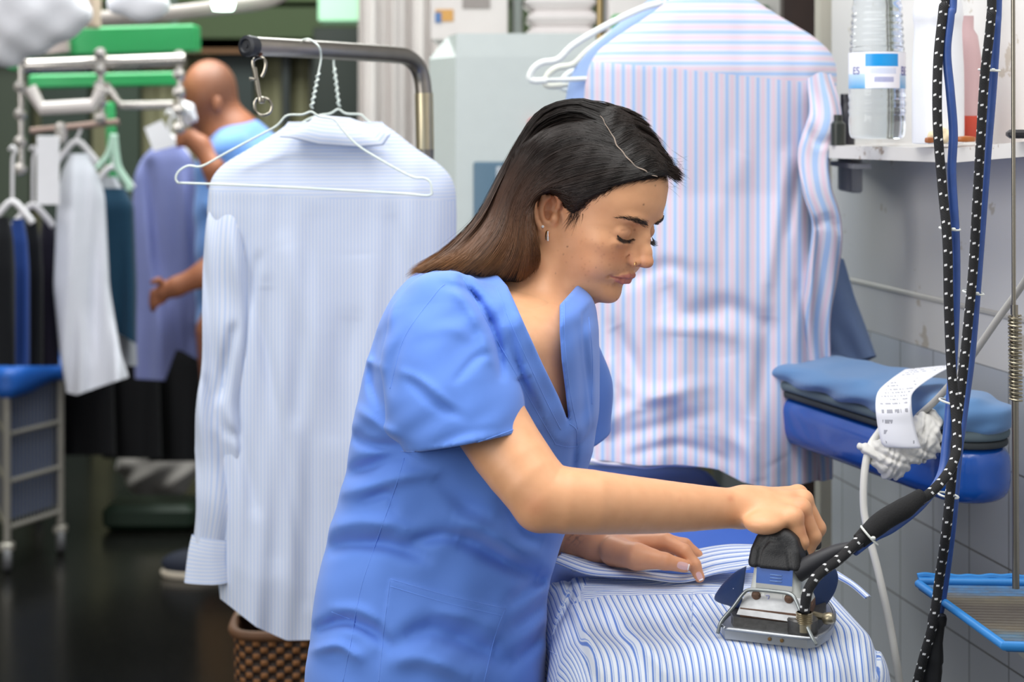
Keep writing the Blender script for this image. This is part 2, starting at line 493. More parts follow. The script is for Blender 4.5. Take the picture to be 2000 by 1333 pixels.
UPL = [(.0975, 0, -.0520), (.0966, .006, -.0510), (.0915, .016, -.0538), (.0825, .0262, -.0566)]
LOL = [(.0930, 0, -.0618), (.0918, .008, -.0614), (.0880, .017, -.0598), (.0820, .0262, -.0572)]
CRE = [(.0995, 0, -.0570), (.0980, .009, -.0567), (.0928, .0180, -.0568), (.0845, .0280, -.0580)]
def A3(L): return [np.array(x, f32) for x in L]
def face_sdf(q, ear=True):
    m = mirror(q)
    d = ell(q, (-.004, 0, .047), (.088, .0725, .079))
    d = smin(d, ell(q, (.036, 0, .054), (.062, .061, .054)), .012)
    d = smin(d, ell(q, (.050, 0, .078), (.038, .046, .030)), .02)
    d = smin(d, face_base(q), .010)
    # cheekbone and soft cheek
    d = smin(d, ell(m, (.058, .039, -.016), (.024, .020, .017)), .014)
    d = smin(d, ell(m, (.062, .030, -.040), (.024, .022, .024)), .014)
    d = smin(d, ell(q, (.0705, 0, -.0880), (.0185, .0175, .0150)), .010)
    # brow ridge
    d = smin(d, ell(m, (.0765, .021, .0335), (.0190, .024, .0095)), .008)
    # eye sockets and closed, downcast lids
    d = smax(d, -ell(m, (.1005, .0305, .0130), (.0185, .0185, .0120)), .008)
    lid = ell(m, (.0738, .0315, .0085), (.0150, .0165, .0135))
    d = smin(d, lid, .0028)
    d = smin(d, ell(m, (.0790, .0320, -.0065), (.0090, .016, .0058)), .006)
    d = smax(d, -chain(m, A3([(.0865, .0180, .0150), (.0900, .026, .0175), (.0890, .035, .0175), (.0825, .0445, .0130)]), [.0008, .0010, .0010, .0006], .001), .0022)
    d = smax(d, -chain(m, A3([(.0870, .0175, .0010), (.0900, .026, -.0028), (.0885, .036, -.0026), (.0815, .0455, .0005)]), [.0004, .0006, .0006, .0004], .001), .0012)
    # nose
    br = chain(q, A3([(.0880, 0, .026), (.0965, 0, .008), (.1065, 0, -.010), (.1115, 0, -.0200)]), [.0066, .0058, .0066, .0082], .008)
    d = smin(d, br, .010)
    d = smin(d, chain(m, A3([(.082, .006, .014), (.0895, .0075, -.004), (.0935, .0095, -.019)]), [.0085, .0095, .0095], .006), .009)
    d = smin(d, ell(q, (.1122, 0, -.0222), (.0098, .0094, .0082)), .005)
    d = smin(d, ell(m, (.1000, .0108, -.0262), (.0092, .0062, .0072)), .0045)
    d = smin(d, rc(q, np.array((.110, 0, -.0275), f32), np.array((.097, 0, -.0335), f32), .0040, .004), .004)
    d = smax(d, -rc(m, np.array((.1062, .0060, -.0345), f32), np.array((.1010, .0064, -.0270), f32), .0026, .0022), .0015)
    # lips
    d = smin(d, chain(m, A3(UPL), [.0034, .0035, .0028, .0012], .004), .0040)
    d = smin(d, chain(m, A3(LOL), [.0040, .0040, .0031, .0012], .004), .0045)
    d = smax(d, -chain(m, A3(CRE), [.0010, .0010, .0011, .0011], .001), .0012)
    d = smax(d, -ell(m, (.0840, .0305, -.0584), (.0035, .0022, .0035)), .005)
    d = smax(d, -chain(m, A3([(.0935, .0172, -.0185), (.0925, .0195, -.0255), (.0955, .0180, -.0325)]), [.0006, .0009, .0008], .001), .003)
    d = smax(d, -chain(m, A3([(.0900, 0, -.0715), (.0870, .010, -.0705)]), [.0015, .0010], .001), .008)
    d = smax(d, -rc(q, np.array((.1020, 0, -.037), f32), np.array((.1030, 0, -.045), f32), .0010, .0012), .003)
    if ear: d = smin(d, ear_sdf(q), .005)
    return d

# neck and upper chest
NB0 = h2w((-.018, 0, -.02)); 
NB1 = P(985, 640, 2.19)
CH = P(1035, 700, 2.19)
def neck_sdf(p):
    d = rc(p, NB0.astype(f32), NB1.astype(f32), .049, .056)
    d = smin(d, rc(p, h2w((.028, 0, -.060)).astype(f32), P(1028, 632, 2.19).astype(f32), .026, .038), .02)
    # sternomastoid cord, near side
    d = smin(d, rc(p, h2w((-.016, -.055, -.03)).astype(f32), P(1052, 668, 2.13).astype(f32), .011, .008), .018)
    return d
# ---------------------------------------------------------------- torso sections shared by skin and scrub top
DT = 2.17
TS = np.array([  # row y, back x, front x, depth half width
    (515, 820, 1105, .150), (540, 795, 1145, .165), (575, 768, 1162, .178), (600, 752, 1166, .182), (680, 722, 1171, .182), (760, 703, 1172, .172), (840, 688, 1166, .160),
    (920, 677, 1146, .150), (1000, 655, 1118, .150), (1060, 637, 1096, .155), (1130, 622, 1072, .165), (1200, 612, 1068, .172), (1333, 597, 1066, .180), (1480, 590, 1066, .180), (1700, 600, 1040, .170)], float)
TZ = EYE - (TS[:, 0] - HOR) * DT / FPX
TX0 = (TS[:, 1] - 1000) * DT / FPX; TX1 = (TS[:, 2] - 1000) * DT / FPX
def _it(z, col): return np.interp(z, TZ[::-1], col[::-1]).astype(f32)
_zz = np.linspace(TZ[-1], TZ[0], 400); _k = np.ones(31) / 31
def _smooth(col): 
    c = np.interp(_zz, TZ[::-1], col[::-1]); c = np.convolve(np.pad(c, 15, mode='edge'), _k, 'valid'); return c
_c0, _c1, _cb = _smooth(TX0), _smooth(TX1), _smooth(TS[:, 3])
def torso_sdf(p, off=0.0, top=0.0):
    z = p[:, 2]
    x0 = np.interp(z, _zz, _c0).astype(f32); x1 = np.interp(z, _zz, _c1).astype(f32); b = np.interp(z, _zz, _cb).astype(f32) + off
    cx = (x0 + x1) / 2; a = (x1 - x0) / 2 + off
    dx = np.abs(p[:, 0] - cx) / a; dy = np.abs(p[:, 1] - DT) / b
    n = 2.25
    k = (dx ** n + dy ** n + 1e-9) ** (1 / n)
    d = (k - 1) * np.minimum(a, b) * .95
    zt = P(0, 524, DT)[2] + top - .30 * np.abs(p[:, 1] - DT) ** 1.3 - .22 * np.maximum(p[:, 0] - P(1010, 0, DT)[0], 0)
    return smax(d, (z - zt) * .9, .035)

SH_R = P(868, 622, 2.03); EL_R = P(1062, 972, 1.93); WR_R = P(1432, 992, 2.015)
CUFF = P(905, 862, 1.985)
def arm_r(p):
    A = [P(868, 640, 2.04), P(960, 830, 1.985), P(1040, 945, 1.945), P(1068, 972, 1.94), P(1150, 981, 1.945), P(1290, 990, 1.985), P(1400, 993, 2.025), P(1450, 993, 2.045)]
    R = [.052, .044, .0390, .0385, .0365, .0305, .0242, .0225]
    A_ = spline(A, 20); tt_ = np.linspace(0, arclen(np.array(A))[-1], 20); R_ = np.interp(tt_, arclen(np.array(A)), R)
    d = chain(p, [a.astype(f32) for a in A_], R_, .0004)
    d = smin(d, ell(p, P(1047, 998, 1.935).astype(f32), (.017, .017, .017)), .02)     # elbow point
    return d

def hand_r(p):
    """right hand closed over the iron's handle"""
    w_ = P(1448, 992, 2.045)
    d = rc(p, w_, P(1480, 990, 2.05), .0215, .022)
    # back of the hand: three metacarpal bars spanning little finger (near) to index (far)
    K = [P(1549, 1012, 2.012), P(1564, 995, 2.035), P(1568, 978, 2.058), P(1558, 968, 2.082)]     # knuckles little..index
    for i, k in enumerate(K):
        b = w_ + np.array([.006, (i - 1.5) * .008, .002 + i * .001])
        d = smin(d, rc(p, b, k, .0145, .0118), .012)
    # fingers: proximal bend down, then tuck under the handle towards her
    L1 = [.030, .036, .038, .034]; L2 = [.018, .023, .024, .021]; L3 = [.016, .018, .018, .017]
    R = [.0082, .0090, .0092, .0090]
    for i, k in enumerate(K):
        a = math.radians([72, 66, 62, 60][i])
        v1 = np.array([math.cos(a), -.06 + .02 * i, -math.sin(a)]); p1 = k + v1 * L1[i]
        a2 = math.radians(118); v2 = np.array([math.cos(a2), 0, -math.sin(a2)]); p2 = p1 + v2 * L2[i]
        a3 = math.radians(160); v3 = np.array([math.cos(a3), 0, -math.sin(a3)]); p3 = p2 + v3 * L3[i]
        f = chain(p, [k, p1, p2, p3], [.0112, R[i] + .0004, R[i] - .0006, R[i] - .0018], .004)
        f = smin(f, ell(p, k + np.array([.001, 0, .0015]), (.0105, .0092, .0105)), .006)
        d = smin(d, f, .0035)
    # thumb along the far side of the handle
    d = smin(d, chain(p, [w_ + np.array([.018, .02, -.006]), P(1490, 1005, 2.10), P(1512, 1022, 2.115), P(1530, 1034, 2.115)], [.014, .012, .0105, .009], .01), .01)
    # heel of the palm
    d = smin(d, ell(p, P(1492, 1022, 2.005), (.024, .022, .013)), .012)
    return d

def arm_l(p):
    A = [P(1075, 660, 2.33), P(1062, 960, 2.40), P(1095, 1040, 2.33), P(1168, 1066, 2.285)]
    return chain(p, [a.astype(f32) for a in A], [.045, .036, .034, .0235], .02)

LH = dict(w=P(1170, 1066, 2.285))
def hand_l(p):
    w_ = LH['w']
    d = rc(p, w_, P(1200, 1072, 2.28), .0225, .021)
    K = [P(1302, 1060, 2.245), P(1300, 1058, 2.285), P(1292, 1060, 2.32), P(1280, 1064, 2.35)]     # index..little
    for i, k in enumerate(K):
        d = smin(d, rc(p, w_ + np.array([.008, (i - 1.3) * .008, 0]), k, .016, .0115), .012)
    # thenar
    d = smin(d, chain(p, [P(1200, 1078, 2.25), P(1245, 1088, 2.215), P(1272, 1092, 2.205)], [.020, .0155, .012], .01), .012)
    # thumb
    d = smin(d, chain(p, [P(1262, 1090, 2.208), P(1298, 1097, 2.200), P(1336, 1106, 2.205)], [.0125, .0105, .0085], .005), .006)
    # index, arching down to the cloth
    d = smin(d, chain(p, [K[0], P(1336, 1078, 2.225), P(1356, 1104, 2.218), P(1366, 1128, 2.215)], [.0108, .0094, .0083, .0070], .004), .005)
    for i, (dx, dy) in ((1, (62, 26)), (2, (58, 26)), (3, (46, 22))):
        k = K[i]; px, py = pix(k)
        d = smin(d, chain(p, [k, P(px + dx * .6, py + dy * .3, k[1] - .004), P(px + dx, py + dy, k[1] - .008)], [.0105, .009, .0072], .004), .0025)
    return d

# ---------------------------------------------------------------- colouring of the skin
SKIN_A, SKIN_R, SKIN_L = np.array(lin('e4ab80')), np.array(lin('c97a58')), np.array(lin('c07068'))
def blob(q, c, r): 
    d = (q - np.asarray(c, f32)) / np.asarray(r, f32); return np.exp(-(d * d).sum(1))
def skin_color(V):
    n = len(V); col = np.tile(SKIN_A, (n, 1)); q = w2h(V.astype(f32)); m = mirror(q)
    inh = np.linalg.norm(q, axis=1) < .16
    def tint(w_, c): 
        nonlocal col
        w_ = np.clip(w_, 0, 1)[:, None]; col = col * (1 - w_) + np.asarray(c) * w_
    # cheeks, nose, ear redder
    tint(inh * .45 * blob(m, (.085, .036, -.022), (.03, .022, .018)), SKIN_R)
    tint(inh * .40 * blob(q, (.116, 0, -.022), (.016, .018, .014)), SKIN_R)
    tint(inh * .45 * blob(m, (-.015, .082, .012), (.02, .016, .03)), SKIN_R)
    tint(inh * .25 * blob(m, (.088, .032, .014), (.02, .02, .012)), lin('b98063'))
    # lips
    up = chain(m, A3([(x + .001, y, z - .0008) for x, y, z in UPL]), [.0040, .0040, .0031, .0009], .003)
    lo = chain(m, A3([(x + .001, y, z) for x, y, z in LOL]), [.0046, .0045, .0034, .0011], .003)
    lp = np.minimum(up, lo)
    tint(inh * (q[:, 0] > .08) * (1 - sm(lp, -.0003, .0016)) * .85, SKIN_L)
    cz = chain(m, A3([(x + .0006, y, z) for x, y, z in CRE]), [.0008, .0009, .0009, .0007], .001)
    tint(inh * (q[:, 0] > .07) * (1 - sm(cz, 0, .0011)) * .75, lin('7a3a34'))  # shade of the mouth crease put into the skin colour
    cl_ = chain(m, A3([(.0865, .0180, .0150), (.0900, .026, .0175), (.0890, .035, .0175), (.0825, .0445, .0130)]), [.0006, .0008, .0008, .0005], .001)
    tint(inh * (q[:, 0] > .06) * (1 - sm(cl_, 0, .0020)) * .45, lin('8c5238'))  # brown shading of the eyelid crease, tinted into the skin
    tint(inh * .30 * blob(m, (.088, .031, .007), (.02, .015, .008)), lin('b0714f'))
    # brows
    bw = chain(m, [np.array(x, f32) for x in ((.0965, .012, .0290), (.0955, .020, .0325), (.0905, .032, .0360), (.0810, .0430, .0350), (.072, .050, .031))], [.0036, .0042, .0038, .0030, .0012], .002)
    nz = .75 + .25 * np.sin(m[:, 1] * 2600 + m[:, 2] * 900)
    tint(inh * (q[:, 0] > .05) * (1 - sm(bw, -.0022, .0018)) * .30 * nz, lin('2a1a14'))
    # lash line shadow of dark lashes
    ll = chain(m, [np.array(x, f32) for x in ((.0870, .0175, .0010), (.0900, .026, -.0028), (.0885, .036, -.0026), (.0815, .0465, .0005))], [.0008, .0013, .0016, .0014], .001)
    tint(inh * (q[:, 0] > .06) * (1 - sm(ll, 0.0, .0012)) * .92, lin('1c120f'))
    # freckles and moles: (px, py, r px, strength)
    r = np.random.default_rng(5)
    px, py = pix(V)
    near = V[:, 1] < 2.2
    for k in range(70):
        fx, fy = r.normal(1190, 42), r.normal(505, 28); rr = r.uniform(1.2, 2.4)
        tint(near * inh * .20 * np.exp(-((px - fx) ** 2 + (py - fy) ** 2) / rr ** 2), lin('9c5f45'))
    for fx, fy, rr in ((1257, 400, 2.6), (1108, 482, 2.4), (1100, 497, 1.8), (1280, 363, 2.0), (1085, 534, 1.6), (1164, 523, 1.6), (1205, 585, 1.5)):
        tint(near * inh * .85 * np.exp(-((px - fx) ** 2 + (py - fy) ** 2) / (rr * .62) ** 2), lin('4a261c'))
    # forearm marks
    for fx, fy, rr, c in ((1427, 974, 7, .5), (1328, 978, 5, .22), (1045, 990, 26, .35)):
        tint((V[:, 1] < 2.1) * (px < 1500) * (px > 1000) * (py > 940) * c * np.exp(-((px - fx) ** 2 + (py - fy) ** 2) / rr ** 2), SKIN_R)
    # knuckles, left hand tint
    for k in ((1562, 985), (1575, 1012), (1570, 1040), (1553, 966)):
        tint((py > 930) * (px > 1500) * .35 * np.exp(-((px - k[0]) ** 2 + (py - k[1]) ** 2) / 12 ** 2), SKIN_R)
    lh = (V[:, 1] > 2.12) & (py > 1020) & (px > 1100)
    tint(lh * .35, SKIN_R)
    # tattoo on the left forearm
    tint((V[:, 1] > 2.2) * (py > 1030) * .55 * (np.abs(np.sin(px * .35) + np.cos(py * .4)) < .5) * np.exp(-((px - 1122) ** 2 + (py - 1050) ** 2) / 14 ** 2), lin('2a2a33'))
    return col

def skin_material():
    if 'skin' in MATS: return MATS['skin']
    t = NT('skin'); c = t.attr('Col', 'Color')
    nz = t.noise(60, 4)
    c2 = t.n.new('ShaderNodeMix'); c2.data_type = 'RGBA'; c2.blend_type = 'MULTIPLY'; c2.inputs[0].default_value = 1
    t.l.new(c, c2.inputs[6]); t.l.new(t.ramp(nz, [(0.3, (.93, .90, .88)), (.7, (1, 1, 1))]), c2.inputs[7])
    t.base(c2.outputs[2]); t.rough(.46)
    b = t.b; b.inputs['Subsurface Weight'].default_value = .10; b.inputs['Subsurface Radius'].default_value = (.9, .35, .18)
    b.inputs['Subsurface Scale'].default_value = .006; b.inputs['Specular IOR Level'].default_value = .42
    t.bump(t.noise(900, 3), .08, .0006)
    MATS['skin'] = t.m; return t.m

def join(parts):
    V = []; Q = []; n = 0
    for v, q in parts: V.append(v); Q.append(q + n); n += len(v)
    return np.concatenate(V), np.concatenate(Q)

# ---------------------------------------------------------------- scrub top
VNECK = [(940, 500), (991, 559), (1029, 644), (1060, 712), (1091, 775), (1111, 826), (1105, 769), (1097, 706), (1093, 650), (1093, 596), (1114, 573), (1150, 530)]
POCKET = [(762, 1132), (987, 1190), (968, 1250), (935, 1400), (735, 1400), (745, 1230)]
# cloth folds seen on the near side: polyline px, width px, height m (negative = groove)
FOLDS = [
    ([(902, 545), (935, 590), (962, 640), (975, 690), (980, 735)], 9, -.0062), ([(885, 560), (915, 600), (940, 650), (955, 700)], 13, .005),
    ([(868, 556), (905, 566), (935, 590)], 8, -.005),
    ([(897, 1050), (935, 1066), (997, 1102), (1050, 1125)], 20, -.013), ([(880, 1015), (950, 1038), (1020, 1080)], 20, .007), ([(800, 1060), (860, 1048), (905, 1052)], 14, -.006),
    ([(640, 1075), (690, 1062), (760, 1065), (830, 1090)], 16, -.009), ([(655, 1030), (720, 1020), (800, 1035)], 16, .006),
    ([(672, 930), (740, 905), (800, 885)], 16, -.008), ([(668, 965), (730, 948), (800, 930), (850, 925)], 14, .005), ([(700, 985), (760, 965), (770, 1000)], 10, -.004),
    ([(690, 850), (720, 868), (790, 872)], 12, -.006), ([(700, 800), (740, 830), (775, 850)], 10, .004),
    ([(620, 1230), (670, 1215), (720, 1228), (760, 1260)], 13, -.008), ([(612, 1270), (660, 1262), (700, 1285)], 11, .005), ([(650, 1190), (700, 1192), (740, 1215)], 11, .004),
    ([(790, 1245), (850, 1232), (930, 1262), (990, 1300)], 22, -.009), ([(770, 1290), (840, 1290), (920, 1325)], 20, .007), ([(850, 1195), (910, 1205), (960, 1225)], 12, .004),
    ([(995, 1180), (1030, 1150), (1062, 1130)], 14, -.006), ([(1000, 1230), (1040, 1200), (1070, 1170)], 14, -.005), ([(1010, 1290), (1045, 1255), (1070, 1225)], 13, -.005),
    ([(985, 985), (1020, 1040), (1060, 1060)], 16, -.006), ([(850, 930), (910, 985), (960, 1010)], 20, -.005),
    # sleeve
    ([(800, 742), (850, 790), (900, 815)], 10, -.004), ([(780, 725), (830, 748), (880, 790)], 9, .003), ([(800, 640), (770, 700), (765, 760)], 12, -.0035),
    ([(890, 745), (930, 700), (960, 690)], 9, -.003), ([(830, 650), (880, 640), (920, 660)], 14, .003), ([(850, 870), (900, 850), (960, 838)], 9, -.002),
    # back
    ([(735, 660), (728, 740), (745, 800)], 12, -.006), ([(715, 700), (742, 720)], 10, .004),
    ([(800, 545), (770, 590), (760, 640)], 10, .003),
    # chest
    ([(1010, 640), (1030, 720), (1065, 800)], 9, .0025), ([(985, 600), (1005, 690), (1040, 800)], 6, -.0015), ([(1130, 640), (1140, 740), (1138, 830)], 10, -.003), ([(1150, 640), (1160, 740), (1158, 830)], 7, .002),
    ([(1125, 850), (1115, 950)], 8, -.004),
]
def fold_disp(p):
    px, py = pix(p.astype(f32)); d = np.zeros(len(p), f32)
    for pl, w_, a in FOLDS:
        q = np.array(pl); m = (px > q[:, 0].min() - 3 * w_) & (px < q[:, 0].max() + 3 * w_) & (py > q[:, 1].min() - 3 * w_) & (py < q[:, 1].max() + 3 * w_)
        if not m.any(): continue
        s, t = seg2(px[m], py[m], [tuple(x) for x in spline(q, 9)])
        d[m] += a * (1.5 if abs(a) > .0045 else 1.2) * np.exp(-(s / w_) ** 2) * (.35 + .65 * np.maximum(np.sin(np.clip(t, 0, 1) * math.pi), 0) ** .6)
    nz = .0016 * np.sin(px * .031 + 2.2 * np.sin(py * .017)) * np.sin(py * .027 + 1.3 * np.sin(px * .013)) + .0008 * np.sin(px * .07 + py * .05 + 2 * np.sin(py * .03))
    return d + nz

S0 = P(872, 630, 2.045)
def sleeve_sdf(p, off=0.0):
    A = [S0, P(868, 700, 2.025), P(885, 790, 2.0), CUFF + (CUFF - P(885, 790, 2.0)) * .5]
    return chain(p, A, [.062 + off, .069 + off, .0735 + off, .079 + off], .03)
CA, CB = P(783, 888, 1.985), P(1030, 843, 1.985)
_cd = (CB - CA) / np.linalg.norm(CB - CA); _cn = np.cross(_cd, np.array([0, 1.0, 0])); _cn /= np.linalg.norm(_cn)
if _cn[2] > 0: _cn = -_cn
_cn = _cn + np.array([0, -.12, 0]); _cn /= np.linalg.norm(_cn)
SL2 = [P(1075, 640, 2.32), P(1112, 760, 2.325), P(1126, 900, 2.325)]
def scrub_sdf(p):
    t = torso_sdf(p, .0, .004)
    # opening at the neck
    px, py = pix(p)
    sl = sleeve_sdf(p); cut = ((p - CUFF.astype(f32)) @ _cn.astype(f32))
    fade = 1 - sm(p[:, 1], 2.10, 2.19)
    fd = fold_disp(p) * fade
    inner = smax(sl - fd + .0085, -(cut + .07), .01)
    sl = smax(sl - fd, cut, .004)
    t = t - fd
    d2 = chain(p, SL2, [.058, .052, .050], .03)
    c2 = (p[:, 2] - P(0, 884, 2.3)[2] ) * -1 + (p[:, 0] - P(1130, 0, 2.3)[0]) * .5
    d2 = smax(d2, c2, .004)
    d = smin(t, smax(sl, -inner, .002), .018)
    d = np.where(cut > -.06, np.minimum(t, smax(sl, -inner, .002)), d)
    d = smin(d, d2, .02)
    # pocket and neck band stand proud
    pk = sdpoly(px, py, POCKET); d = d - .0018 * fade * (1 - sm(pk, -2, 2))
    vn = sdpoly(px, py, VNECK) * DT / FPX
    d = d - .0016 * fade * (1 - sm(vn, .026, .030))
    v2 = np.maximum(vn, p[:, 1] - 2.24)
    d = smax(d, -v2, .003)
    # neck hole right through the top
    nh = rc(p, P(1000, 592, 2.19).astype(f32), P(1040, 500, 2.2).astype(f32), .052, .056)
    return smax(d, -nh, .004)
def fabric(name, col, sheen=.1, rough=.8, weave=True):
    if name in MATS: return MATS[name]
    t = NT(name); c = lin(col)
    t.base(t.mix(t.noise(14, 3), tuple(x * .95 for x in c), tuple(min(1, x * 1.05) for x in c)))
    t.rough(rough); t.b.inputs['Sheen Weight'].default_value = sheen; t.b.inputs['Specular IOR Level'].default_value = .25
    if weave: t.bump(t.noise(1500, 2), .12, .0006)
    MATS[name] = t.m; return t.m

def build_woman():
    root = thing('person', 'woman in a blue v-neck scrub top bending over an iron, long dark brown hair', 'person', (float(P(840, 0, DT)[0]), DT, 0.0))
    # skin, one mesh
    def head_fn(p):
        q = w2h(p)
        d = face_sdf(q)
        d = smin(d, neck_sdf(p), .018)
        ch = torso_sdf(p, -.013, -.022)
        d = smin(d, ch, .03)
        return d
    if ONLY is None or 'head' in ONLY or 'skin' in ONLY:
        hh = .0013 if ONLY is None or 'head' in ONLY else .003
        a = np.stack([h2w(x) for x in ((.12, .08, .13), (.12, -.08, .13), (-.1, -.08, -.12), (-.1, .08, .13), (.12, -.08, -.11), (.12, .08, -.11), (-.1, -.08, .13))])
        lo = a.min(0) - .01; hi = a.max(0) + .01; lo[1] = 1.98; lo[0] = P(930, 0, 2.2)[0]
        lo[2] = P(0, 850, 2.1)[2]
        # head and chest
        parts = [surf(head_fn, lo, hi, hh)]
        V, Q = parts[0]
    parts_b = []
    def low(p):
        d = torso_sdf(p, -.028, -.02)
        for s, dy in ((0, -.09), (1, .09)):
            hip = P(835, 1500, DT) + np.array([0, dy, 0]); kn = np.array([hip[0] + .03, DT + dy * 1.1, .48]); an = np.array([hip[0] - .02, DT + dy * 1.2, .08])
            d = smin(d, chain(p, [hip, kn, an], [.085, .055, .038], .03), .03)
            d = smin(d, chain(p, [an + np.array([-.02, 0, -.035]), an + np.array([.12, 0, -.05])], [.035, .026], .02), .02)
        return d
    if ONLY is None or 'skin' in ONLY:
        parts_b.append(surf(low, (-.33, 1.9, 0), (.16, 2.45, 1.31), .008))
    if ONLY is None or 'skin' in ONLY or 'hands' in ONLY:
        parts_b.append(surf(lambda p: smin(arm_r(p), hand_r(p), .012), P(830, 560, 2.1) * np.array([1, 0, 1]) + np.array([0, 1.85, -.35]), np.array([.375, 2.13, P(0, 600, 2)[2]]), .0024 if ONLY is None or 'hands' in ONLY else .003))
        parts_b.append(surf(lambda p: smin(arm_l(p), hand_l(p), .012), np.array([-.0, 2.16, P(0, 1150, 2.2)[2]]), np.array([.27, 2.48, P(0, 600, 2.3)[2]]), .0024))
    allp = ([parts[0]] if (ONLY is None or 'head' in ONLY or 'skin' in ONLY) else []) + parts_b
    if allp:
        V, Q = join(allp)
        mesh_obj('body', V, Q, skin_material(), root, True, {'Col': skin_color(V)}); V0, Q0 = V, Q
    # scrub top
    if ONLY is None or 'scrub' in ONLY:
        sc = fabric('scrub_cloth', '5f88da', .2, .72)
        lo = np.array([P(580, 0, 2.2)[0] - .02, 1.88, .62]); hi = np.array([P(1185, 0, 2.35)[0] + .02, 2.42, P(0, 500, 2.2)[2]])
        V, Q = surf(scrub_sdf, lo, hi, .0034 if ONLY is None else .004, 1)
        V = relax(V, Q, 1, .35)
        top = mesh_obj('scrub_top', V, Q, sc, root)
        b = bvh_of(V, Q)
        seam = [[(783, 882), (850, 882), (920, 868), (1026, 832)], [(905, 545), (935, 600), (985, 690), (1040, 790), (1085, 868)], [(968, 560), (1010, 660), (1060, 770), (1095, 840)],
                [(790, 895), (770, 960), (735, 1060), (705, 1150), (688, 1240), (670, 1333)], [(762, 1146), (870, 1178), (982, 1204)], [(762, 1133), (750, 1230), (740, 1333)], [(986, 1191), (968, 1240), (945, 1333)], [(762, 1132), (870, 1163), (987, 1190)],
                [(1150, 620), (1157, 700), (1156, 790)], [(1112, 828), (1125, 840), (1128, 870)], 
                [(868, 556), (850, 575), (790, 660), (762, 760)], [(1083, 868), (1110, 874), (1128, 872)], [(1102, 590), (1104, 680), (1114, 770), (1128, 838)], [(648, 1196), (684, 1210)]]
        for s in seam:
            c = on_surface(b, s, 60, -.0002)
            if len(c) > 5: mb = MB(); mb.tube(c, .0007, 6); mb.build('seam', fabric('seam_thread', '6690e2', .2, .8), top, auto=False)
    # finger nails of the left hand
    if allp:
        b = bvh_of(V0, Q0); mb = None
        for (x, y), ang, L, W, nm in (((1334, 1106), 14, 12, 7.5, 1), ((1366, 1126), 66, 9, 5.5, 2)):
            D = hit(b, x, y)
            if D is None: continue
            ca, sa = math.cos(math.radians(ang)), math.sin(math.radians(ang)); pts = []; 
            N = 14
            for r_ in (0, .5, 1):
                for k in range(N):
                    a = 2 * math.pi * k / N; ex = L * r_ * math.copysign(abs(math.cos(a)) ** .7, math.cos(a)); ey = W * r_ * math.copysign(abs(math.sin(a)) ** .7, math.sin(a)); qx, qy = x + ex * ca - ey * sa, y + ex * sa + ey * ca
                    d_ = hit(b, qx, qy) or D; pts.append(P(qx, qy, min(d_, D + .004) - .0006))
            F = [((j) * N + k, (j) * N + (k + 1) % N, (j + 1) * N + (k + 1) % N, (j + 1) * N + k) for j in (0, 1) for k in range(N)]
            o = mesh_obj('nail', np.array(pts), F, mat('nail_pink', 'e3b5b0', .2, coat=.6), root)
            tip = [P(x + (L - 1) * ca - e * sa, y + (L - 1) * sa + e * ca, (hit(b, x + (L - 2) * ca - e * sa, y + (L - 2) * sa + e * ca) or D) - .0009) for e in np.linspace(-W * .75, W * .75, 9)]
            mb = MB(); mb.tube(tip, .0009, 6); mb.build('nail_tip', mat('nail_white', 'f1ece9', .25), o, auto=False)
    return root
HAIRPOLY = [(1326, 346), (1305, 350), (1262, 354), (1215, 364), (1165, 388), (1135, 412), (1120, 424), (1108, 412), (1098, 388), (1076, 376), (1052, 386), (1043, 410), (1044, 440), (1054, 480), (1060, 510), (1048, 540), (1015, 560), (950, 548), (880, 530), (790, 541),
            (640, 540), (640, 60), (1420, 60), (1420, 346)]
PART = [(1172, 226), (1190, 254), (1207, 285), (1228, 311), (1254, 331), (1284, 345)]
def hair_sdf(p):
    q = w2h(p); px, py = pix(p)
    d = ell(q, (-.004, 0, .053), (.095, .081, .087))
    d = smin(d, ell(q, (.036, 0, .058), (.068, .068, .058)), .012)
    d = smin(d, ell(q, (.050, 0, .083), (.046, .052, .038)), .02)
    d = smin(d, ell(p, P(1188, 251, 2.2), (.034, .034, .029)), .03)
    hp = (sdpoly(px, py, HAIRPOLY) + 5.0 * (py < 430) * (px > 1046)) * D_HEAD / FPX
    g = np.interp(q[:, 2], [-.1, -.02, 0, .015, .035, .06, .085, .095, .11], [-.03, -.02, -.01, .012, .045, .060, .078, .2, .4]).astype(f32)
    far = q[:, 0] - g
    side = sm(p[:, 1], 2.22, 2.26)
    d = smax(d, np.where(p[:, 1] < 2.24, hp, far) * (1) , .004)
    A = [P(1092, 345, 2.20), P(1040, 440, 2.18), P(988, 492, 2.15), P(906, 521, 2.11), P(815, 533, 2.09)]
    b = chain(p, [a.astype(f32) for a in A], [.066, .055, .036, .018, .007], .03)
    A2 = [P(1085, 350, 2.26), P(1050, 440, 2.26), P(1005, 500, 2.25), P(960, 545, 2.22)]
    b = smin(b, chain(p, [a.astype(f32) for a in A2], [.07, .055, .040, .02], .03), .03)
    b = smax(b, np.where(p[:, 1] < 2.19, hp, -1), .006)
    b = smax(b, q[:, 0] - .012, .01)
    d = smin(d, b, .02)
    # clumps
    s = np.sin(px * .16 + py * .07 + 2.0 * np.sin(py * .021)) * .0009
    d = d + s
    return d

